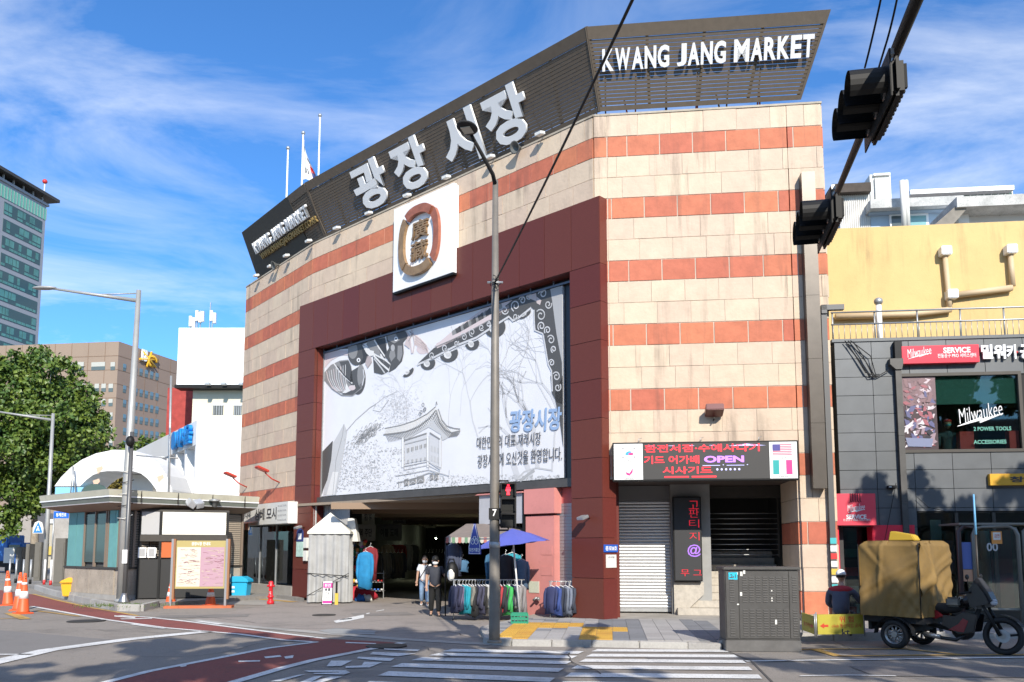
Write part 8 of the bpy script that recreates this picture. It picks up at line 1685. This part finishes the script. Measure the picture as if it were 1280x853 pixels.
# white clinic-like building with blue letters
cl_x = AT(245, 560, 46); CB = thing('white_building', Matrix.Translation((cl_x.x, 46, 0)), 'plain white building with tall fins and blue raised lettering behind the kiosk', 'building'); Mc = root_mat(CB); wb = mat('white_render', (.78, .78, .77), .7, var=.04, scale=.5)
P = lambda x, y, yl=0: on(Mc, x, y, yl); zt = P(262, 520)[1]; x1_ = P(330, 560)[0]
MB().box(0, x1_, 0, 6, 0, zt).build('front_wall', wb, CB, Mc); MB().box(P(261, 560)[0], x1_ - .0, -.25, -.0, 0, zt - .1).build('raised_panel', wb, CB, Mc)
SW = Mc @ Matrix.Rotation(math.radians(180 - 55.9), 4, 'Z')   # side wing runs back-left
def S(x, y): 
    o_, d_ = Mc.inverted() @ Vector((0, 0, EYE)), ray(x, y); n_ = SW.to_3x3() @ Vector((0, 1, 0)); p0_ = SW.to_translation(); k = (p0_ - Vector((0, 0, EYE))).dot(n_) / d_.dot(n_); w_ = Vector((0, 0, EYE)) + d_ * k; l_ = SW.inverted() @ w_; return l_.x, l_.z
sA = S(245, 526); sB = S(165, 562); sC = S(245, 556); sD = S(205, 571); L_ = sB[0]
FLm = SW @ Matrix.Rotation(math.pi, 4, 'Z')
MB().box(-L_, 0, 0, .5, sC[1], sA[1]).build('upper_band', wb, CB, FLm)
for i in range(8): x = -L_ * i / 8; MB().box(x - .3, x, .02, 1.4, 0, sC[1] - .005).build('fin', wb, CB, FLm)
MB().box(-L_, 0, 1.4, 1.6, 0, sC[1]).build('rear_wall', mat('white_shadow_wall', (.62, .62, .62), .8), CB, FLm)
a = S(219, 545); b = S(243, 532); lbm = mat('letter_blue', (.01, .22, .60), .4)
for i, ch in enumerate('◎새희망'):
    x = lerp(b[0], a[0], (4 - i - .5) / 4) if False else lerp(a[0], b[0], (i + .5) / 4)
    text(ch, SW, CB, lbm, 0, 0, 1, 1, 0, .1, .03) if False else None
for i, ch in enumerate('●새서울'):
    xx = lerp(a[0], b[0], (i + .5) / 4); zc_ = (sA[1] + sC[1]) / 2; text(ch, FLm, CB, lbm, -xx, zc_, abs(a[0] - b[0]) / 4 * .95, (sA[1] - sC[1]) * .8, -.15, .1, .03, 0, 1, 0, 'letter')
print('S', sA, sB, a, b)
# cream building, red brick wall and blank white rooftop billboard
CR = thing('cream_building', Matrix.Translation((AT(237, 560, 60.4).x, 60.4, 0)), 'cream building with two small barred windows under a blank white hoarding', 'building'); Mr_ = root_mat(CR)
fbox('wall', CR, Mr_, 237, 330, 483, 700, 0, 8, mat('cream_render', (.68, .62, .48), .8, var=.05))
for (xa, xb) in ((266, 279), (292, 302)):
    fbox('window', CR, Mr_, xa, xb, 507, 519, -.03, .04, mat('window_grey', (.12, .12, .11), .2)); fbox('frame', CR, Mr_, xa - .5, xb + .5, 506, 507, -.08, .1, white)
    for i in range(4): fbox('bar', CR, Mr_, xa + 1 + i * (xb - xa) / 4, xa + 1.7 + i * (xb - xa) / 4, 507, 519, -.06, .03, steel)
RBw = thing('red_brick_wall', Matrix.Translation((AT(205, 560, 64).x, 64, 0)), 'speckled red side wall between the brown office block and cream building', 'wall'); fbox('brick_face', RBw, root_mat(RBw), 205, 238, 485, 700, 0, 6, mat('red_brick_wall', (.36, .055, .045), .9, var=.35, scale=2))
WB = thing('blank_hoarding', Matrix.Translation((AT(222, 480, 60).x, 60, 0)), 'large blank white rooftop hoarding above the cream building', 'billboard'); Mw2 = root_mat(WB); fbox('panel', WB, Mw2, 222, 315, 410, 482, 0, .3, white); fbox('lower_walkway', WB, Mw2, 218, 315, 481, 485, -.6, 1.2, black)
for x in (256, 276, 298): fbox('spotlight', WB, Mw2, x, x + 5, 478, 481, -1.2, .4, steel)
AN = thing('antenna_cluster', Matrix.Translation((AT(250, 410, 61).x, 61, AT(250, 411, 61).z)), 'cluster of white phone antennas on top of the blank hoarding', 'antenna'); Ma = root_mat(AN)
for x, y0_ in ((236, 395), (240, 397), (244, 388), (248, 390), (251, 389), (262, 388), (266, 391)): fbox('antenna_panel', AN, Ma, x, x + 3.5, y0_, y0_ + 13, 0, .2, offw)
for x, y0_ in ((238, 395), (246, 388), (250, 388), (262, 378), (265, 388)): fbox('mast', AN, Ma, x, x + .8, y0_, 411, .2, .1, steel)
# brown office block with logo
bc = AT(140, 600, 110); brm = mat('office_stone', (.27, .20, .155), .8, var=.08, scale=.3, rnd=.05); brj = mat('office_joint', (.2, .13, .09), .9); owin = mat('office_glass', (.10, .13, .13), .08); owb = mat('office_blind', (.42, .42, .38), .5)
OB = thing('office_block', Matrix.Translation((bc.x, 110, 0)), 'brown stone office block with yellow star logo and small square windows', 'building'); Mo = root_mat(OB)
OL = Mo @ Matrix.Rotation(math.pi - .14, 4, 'Z') ; zO = AT(150, 427, 110).z
OLm = Mo @ Matrix.Rotation(-.14, 4, 'Z')       # left facade, x negative to the left
OR = Mo @ Matrix.Rotation(math.atan2(1, .257), 4, 'Z')
MB().box(-24, 0, 0, 20, 0, zO).build('left_wall', brm, OB, OLm); MB().box(0, 34, 0, 3, 0, zO).build('right_wall', brm, OB, OR)
for i in range(1, 5): z_ = zO - i * 1.9; MB().box(-24, 0, -.03, .0, z_ - .06, z_).build('joint_line', brj, OB, OLm)
for i in range(1, 5): z_ = zO - i * 1.9; MB().box(0, 34, -.03, .0, z_ - .06, z_).build('joint_line', brj, OB, OR)
for i in range(1, 12): MB().box(i * 2.7, i * 2.7 + .06, -.03, 0, zO - 9, zO).build('joint_line', brj, OB, OR)
for i in range(10): MB().box(-24 + i * 2.45, -24 + i * 2.45 + .06, -.03, 0, zO - 7.6, zO).build('joint_line', brj, OB, OLm)
def win(Mx, xa, xb, ya, yb, w2=None):
    xm, ym = (xa + xb) / 2, (ya + yb) / 2; a = on(Mx, xa, ym)[0]; b = on(Mx, xb, ym)[0]; c = on(Mx, xm, yb)[1]; d = on(Mx, xm, ya)[1]
    o = MB().box(a, b, -.05, .0, c, d).build('window', owin, OB, Mx); MB().box(a, b, -.08, -.05, c + (d - c) * .45, d).build('blind', w2 or owb, o, None) if False else MB().box(a, b, -.08, -.05, c + (d - c) * .45, d).build('blind', w2 or owb, OB, Mx)
for xa, xb in ((89, 105), (114.5, 131.5), (138.5, 144)): win(OLm, xa, xb, 453, 463)
for xa in (101, 109.5, 118.5, 127, 136): win(OLm, xa, xa + 5.5, 480, 490)
for xa in (127, 136): 
    for y in (499, 516, 533, 549): win(OLm, xa, xa + 5, y, y + 9)
for r_, (y0_, sl_) in enumerate(((455, .28), (482, .24), (500, .2), (518, .16), (535, .12), (551, .08))):
    for k in range(9):
        x = 154 + k * 6.6 if k else 153; x = 153.5 if k == 0 else 161 + (k) * 6.6
        if 158 < x < 166: continue
        if x > 200: continue
        win(OR, x, x + 3.6, y0_ + (x - 153) * sl_, y0_ + (x - 153) * sl_ + 9, mat('office_glass_blue', (.12, .2, .26), .08))
gl_ = mat('logo_gold', (.75, .42, .03), .4)
a = on(OR, 174.5, 443.5); b = on(OR, 181.5, 446.5); text('KB', OR, OB, white, (a[0] + b[0]) / 2, a[1], abs(b[0] - a[0]), 1.6, -.3, .1, .04, .2)
a = on(OR, 186.5, 449.5, -.3); q = MB()
for k in range(3): an = k * math.pi / 3 + .3; dx_, dz_ = 2.0 * math.cos(an), 1.2 * math.sin(an); q.tube([(a[0] - dx_, -.3, a[1] - dz_), (a[0] + dx_, -.3, a[1] + dz_)], .16, 5)
q.build('star_logo', gl_, OB, OR, kind='stuff'); a = on(OR, 190.5, 452, -.3); q = MB(); q.tube([(a[0] + .9 * math.cos(t), -.3, a[1] + .7 * math.sin(t)) for t in [i * .6 for i in range(9)]], .22, 5); q.build('star_logo', gl_, OB, OR)
# glass tower at far left
tcn = AT(37, 600, 165); TW = thing('glass_tower', Matrix.Translation((tcn.x, 165, 0)), 'tall grey and green glass tower at the left edge', 'building'); Mtw = root_mat(TW); TM = Mtw @ Matrix.Rotation(math.atan2(.986, .165), 4, 'Z'); zT = AT(64, 258, 165).z
twm = mat('tower_grey', (.31, .32, .35), .6, .2, var=.05); tg = mat('tower_glass', (.10, .26, .23), .06, .2, var=.5, scale=.35); tgd = mat('tower_glass_dark', (.04, .08, .085), .06)
MB().box(-70, 0, 0, 30, 0, zT).build('wall', twm, TW, TM)
FH = 3.35
for f in range(17):
    z0_ = zT - 3.6 - (f + 1) * FH + .9
    for (a, b) in ((-11, -.9), (-24, -12.5), (-37, -25.5), (-50, -38.5)):
        MB().box(a, b, -.06, 0, z0_, z0_ + 2.45).build('window_band', tgd, TW, TM)
        q = MB(); x = a
        while x < b - .6:
            w_ = R.uniform(.6, 1.4)
            if R.random() < .62: q.box(x + .05, min(x + w_, b), -.1, -.06, z0_ + .85, z0_ + 2.15)
            if R.random() < .8: q.box(x + .05, min(x + w_, b), -.1, -.06, z0_ + .1, z0_ + .6)
            x += w_ + .12
        if f < 14 and a > -40: q.build('glass_panes', tg, TW, TM, kind='stuff')
MB().box(-70, 0, -.08, 0, zT - 3.0, zT - .6).build('top_glass_band', mat('tower_glass_top', (.15, .42, .32), .15), TW, TM)
for i in range(46): MB().box(-36 + i * .8, -36 + i * .8 + .1, -.14, -.08, zT - 3.0, zT - .6).build('top_fin', twm, TW, TM)
MB().box(-70, 2.2, -1.3, 26, zT + 1.5, zT + 2.1).build('roof_slab', darkm, TW, TM); MB().box(-70, .5, -.3, 20, zT, zT + .5).build('parapet', twm, TW, TM)
for i in range(14): MB().box(-35 + i * 2.6, -35 + i * 2.6 + .25, 0, .3, zT + .4, zT + 1.5).build('roof_post', twm, TW, TM)
t = thing('beacon_mast', TM @ Matrix.Translation((.4, 1, zT + 2.2)), 'tiny red-topped mast on the corner of the glass tower roof', 'mast'); MB().tube([(0, 0, 0), (0, 0, 3)], .12, 6).build('mast', offw, t); MB().ball((0, 0, 3.3), .5, 8, 6).build('beacon', redp, t)
# low far buildings closing the street
for i, (xa, xb, ya, Y, c, lb) in enumerate(((-60, 40, 640, 95, (.3, .27, .24), 'low beige building glimpsed behind the plane tree'), (60, 84, 650, 70, (.42, .38, .3), 'small beige house with a yellow sign beyond the street name sign'))):
    a = AT(xa, 700, Y); b = AT(xb, ya, Y); t = thing('low_building', Matrix.Translation((a.x, Y, 0)), lb, 'building'); MB().box(0, b.x - a.x, 0, 8, 0, b.z).build('wall', mat('low_wall_%d' % i, c, .8, var=.1), t); MB().box(.8, 2.0, -.05, 0, b.z - 1.9, b.z - .8).build('window', owin, t); MB().box(-.1, b.x - a.x + .1, -.15, 0, b.z - .3, b.z + .05).build('roof_edge', offw, t)
    if i: MB().box(0, b.x - a.x, -.2, -.06, b.z - 2.9, b.z - 2.2).build('yellow_fascia', mat('fascia_yellow', (.55, .4, .08), .5), t)
# ================================================================ trees
leafm = mat('plane_leaf', (.06, .125, .018), .5, var=.55, scale=1.3, col2=(.15, .21, .03)); bark = mat('plane_bark', (.30, .25, .19), .9, var=.35, scale=5, bump=.3); leafd = mat('dark_leaf', (.045, .085, .02), .6, var=.4, scale=.8); leafy = mat('yellowing_leaf', (.22, .17, .03), .6, var=.4, scale=.8)
def tree(name, M, h, clumps, nleaf, ls, trunk_r, lm, label, group=None, seed=1, limbs=True, cat='tree'):
    rr = random.Random(seed); t = thing(name, M, label, cat, group); q = MB(); q.tube([(0, 0, -.1), (.05, 0, h * .25), (-.1, .05, h * .5), (0, 0, h * .8)], [trunk_r, trunk_r * .75, trunk_r * .5, trunk_r * .15], 10)
    for c in clumps[:14]:
        z0 = h * rr.uniform(.45, .6); cx, cy, cz, r = c[:4]; q.tube([(0, 0, z0), (cx * .4, cy * .4, lerp(z0, cz, .5)), (cx * .85, cy * .85, cz)], [trunk_r * .4, trunk_r * .25, trunk_r * .07], 6)
    q.build('trunk', bark, t, root_mat(t))
    V = []; Fc = []
    tot = sum(c[3] ** 2 for c in clumps)
    for c in clumps:
        cx, cy, cz, r = c[:4]; subs = []
        for _ in range(max(5, int(9 * r))):
            u_ = Vector((rr.gauss(0, 1), rr.gauss(0, 1), rr.gauss(0, 1))).normalized(); subs.append((Vector((cx, cy, cz)) + u_ * r * rr.uniform(.45, 1.0), r * rr.uniform(.2, .36) + .08))
        for i in range(int(nleaf * r * r / tot)):
            sp_, sr_ = rr.choice(subs); d = Vector((rr.gauss(0, 1), rr.gauss(0, 1), rr.gauss(.25, 1))).normalized()
            p = sp_ + d * sr_ * rr.uniform(.3, 1.15); s = ls * rr.uniform(.6, 1.25)
            n_ = (d * .5 + Vector((rr.gauss(0, .8), rr.gauss(0, .8), rr.gauss(.4, .7)))).normalized(); a = n_.cross(Vector((rr.gauss(0, 1), rr.gauss(0, 1), rr.gauss(0, 1)))).normalized(); b = n_.cross(a); k = len(V)
            V += [tuple(p + a * s * .5), tuple(p + b * s * .42 + n_ * s * .1), tuple(p - a * s * .5), tuple(p - b * s * .42 + n_ * s * .1)]; Fc.append((k, k + 1, k + 2, k + 3))
    me = bpy.data.meshes.new('crown'); me.from_pydata(V, [], Fc); me.materials.append(lm); put('crown', me, t, root_mat(t)); return t
# large plane tree on the left
Yt = 50.0; tb_ = AT(40, 716, Yt); cl_ = []
rr = random.Random(3)
def cp(x, y, r, dy=0):
    p = AT(x, y, Yt + dy); cl_.append((p.x - tb_.x, dy, p.z, r))
for x, y, r, dy in ((123, 505, .5, 0), (128, 523, .6, 0), (130, 545, .5, 0), (108, 492, .6, 0), (97, 474, .5, 0), (75, 455, .5, 0), (33, 450, .5, 0), (122, 566, .7, 0), (110, 590, .8, 0), (15, 480, 1.5, 0), (40, 470, 1.6, 0), (65, 470, 1.5, -1), (88, 490, 1.4, 0), (-5, 475, 1.8, 1), (105, 515, 1.4, 0), (115, 540, 1.3, 0), (80, 520, 2.0, -1), (50, 505, 2.2, 0), (15, 515, 2.2, -1), (-15, 520, 2.4, 0), (0, 550, 2.2, -2), (30, 550, 2.2, -2), (62, 550, 2.2, -2), (92, 555, 1.9, -1), (105, 570, 1.5, 0), (75, 585, 1.9, 0), (45, 590, 2.0, -1), (15, 590, 2.0, -2), (-20, 590, 2.2, 0), (-10, 620, 1.6, -1), (20, 625, 1.5, -1), (48, 622, 1.3, 0), (65, 610, 1.3, 1), (5, 645, 1.2, -1), (15, 660, 1.0, -1), (25, 455, .9, 0), (48, 452, .8, 0), (5, 458, 1.0, 0)): cp(x, y, r, dy)
tree('plane_tree', Matrix.Translation((tb_.x, Yt, .1)), AT(40, 560, Yt).z, cl_, 30000, .27, .3, leafm, 'large leafy plane tree with pale mottled trunk at the left edge', seed=3)
p = AT(178, 560, 75); tree('small_tree', Matrix.Translation((p.x, 75, 0)), p.z, [(-.8, 0, p.z - .5, 1.3), (.8, 0, p.z, 1.3), (2.2, 0, p.z + .3, 1.0), (-2, 0, p.z - 1, 1.2)], 1500, .35, .15, leafm, 'green treetop showing above the white arch', seed=5)
p = AT(122, 605, 48); tree('small_tree', Matrix.Translation((p.x, 48, 0)), p.z, [(-.4, 0, p.z - .8, .9), (.5, 0, p.z - .4, .9), (1.0, .2, p.z + .1, .7)], 1500, .2, .1, leafy, 'yellowing tree seen through the opening of the white arch', seed=6)
# street trees on the near side of the road and at the right, outside the frame, that cast the dappled shade
def sct(x, y, zc_, rad, n, lb, seed, fy=0.0):
    rr2 = random.Random(seed); c = [(rr2.gauss(0, rad * .6), fy + rr2.gauss(0, rad * .5), zc_ + rr2.gauss(0, rad * .35), rad * rr2.uniform(.28, .45)) for _ in range(16)]
    tree('street_tree', Matrix.Translation((x, y, 0)), zc_, c, n, .3, .16, leafd, lb, 'street trees outside the view', seed)
sct(.6, -2.0, 8.0, 2.0, 4200, 'street tree behind the viewer, in the middle', 21, 3.6); sct(-2.4, -2.2, 7.9, 1.8, 3400, 'street tree behind the viewer, to the left', 22, 2.8); sct(2.3, -2.4, 7.8, 1.4, 2400, 'street tree behind the viewer, to the right', 23, 2.4)
sct(-5.2, -3.5, 7.6, 1.6, 2600, 'street tree behind the viewer, farthest left', 28, 1.6); sct(10.2, -1.5, 8.4, 2.1, 3000, 'street tree behind the viewer, farthest right', 24, 1.2); sct(12.2, 9.2, 7.6, 2.0, 3200, 'street tree on the far pavement beyond the right edge', 25); sct(15.6, 10.2, 8.2, 2.2, 2600, 'second street tree beyond the right edge', 26); sct(13.0, 2.5, 8.6, 2.0, 2400, 'street tree on the near right, beyond the frame', 27)
# ================================================================ unseen buildings added opposite to darken glass reflections and block low skylight
for i, (x0_, x1_, h_, c, lb) in enumerate(((-46, -22, 11.5, (.33, .27, .22), 'unseen plain brown building added across the street, behind the viewer on the left'), (-21, 4, 13, (.4, .38, .35), 'unseen grey building added across the street, behind the viewer'), (5, 30, 11, (.3, .22, .18), 'unseen brick-brown building added across the street, behind the viewer on the right'), (31, 62, 12.5, (.36, .36, .34), 'unseen pale grey building added across the street, far right behind the viewer'))):
    t = thing('added_opposite_building', Matrix.Translation((x0_, -27, 0)) , lb, 'building'); MB().box(0, x1_ - x0_, -10, 0, 0, h_).build('wall', mat('added_opposite_wall_%d' % i, c, .8, var=.15), t)
    for f in range(3):
        for k in range(int((x1_ - x0_) / 3)): MB().box(.7 + k * 3, 2.6 + k * 3, 0, .05, 1.0 + f * 3.6, 3.0 + f * 3.6).build('window', owin, t)
# ================================================================ road wear: cracks, sealed seams and patches
q = flatM(MB()); rc = random.Random(9)
def crack(x, y, a, n, st, wd):
    P = [(x, y)]
    for i in range(n): a += rc.gauss(0, .35); x += st * math.cos(a); y += st * math.sin(a); P.append((x, y))
    q.ribbon(P, wd, .0165)
for (x, y, a, n, st, wd) in ((-6, 13.5, .2, 26, .35, .018), (-3, 12, 1.2, 14, .3, .014), (3.5, 12.6, .1, 22, .35, .016), (-9, 18, .5, 24, .3, .02), (-4.5, 19, 1.1, 16, .4, .014), (-1.8, 20.5, .3, 8, .4, .014), (1.2, 11.6, 1.9, 10, .3, .02), (5.2, 14.2, -.2, 14, .35, .014), (-12, 20.5, .1, 18, .4, .02)): crack(x, y, a, n, st, wd)
q.build('road_cracks', mat('crack_dark', (.05, .047, .045), .9), kind='stuff')
q = flatM(MB())
q.ribbon([G(905, 813), G(940, 828), G(965, 853), G(980, 880)], .02, .0155)
q.build('sealed_seam', mat('tar_seam', (.07, .065, .06), .6), kind='structure')
for k, (x, y, w_, d_, a, c) in enumerate(((3.0, 13.4, 1.8, .9, .1, (.17, .155, .145)), (-3.4, 22.2, 1.5, 1.1, .3, (.24, .215, .195)), (-7.8, 21.5, 2.2, .8, .2, (.22, .2, .18)), (6.2, 11.9, 2.6, 1.0, -.05, (.2, .18, .165)))):
    M = frame(x, y, a); P = [M @ Vector((sx_ * w_ / 2 + rc.uniform(-.05, .05), sy_ * d_ / 2 + rc.uniform(-.05, .05), 0)) for sx_, sy_ in ((-1, -1), (0, -1.05), (1, -1), (1, 1), (0, .96), (-1, 1))]; gs('asphalt_patch', [(p.x, p.y) for p in P], .0085, mat('patch_%d' % k, c, .92, var=.3, scale=50, bump=.5, bscale=150, dirt=.4))
for (x, y, r_, lb) in ((483, 808.5, .36, 'dark round manhole cover at the end of the red lane'), (405, 769.5, .3, 'faint brown manhole cover in the alley mouth')):
    p = G(x, y); tag(MB().lathe([(r_, 0), (r_, .019), (r_ * .85, .021), (.01, .021)], 20, Matrix.Translation(p)).build('manhole_cover', MATS['cast_iron']), lb, 'manhole')
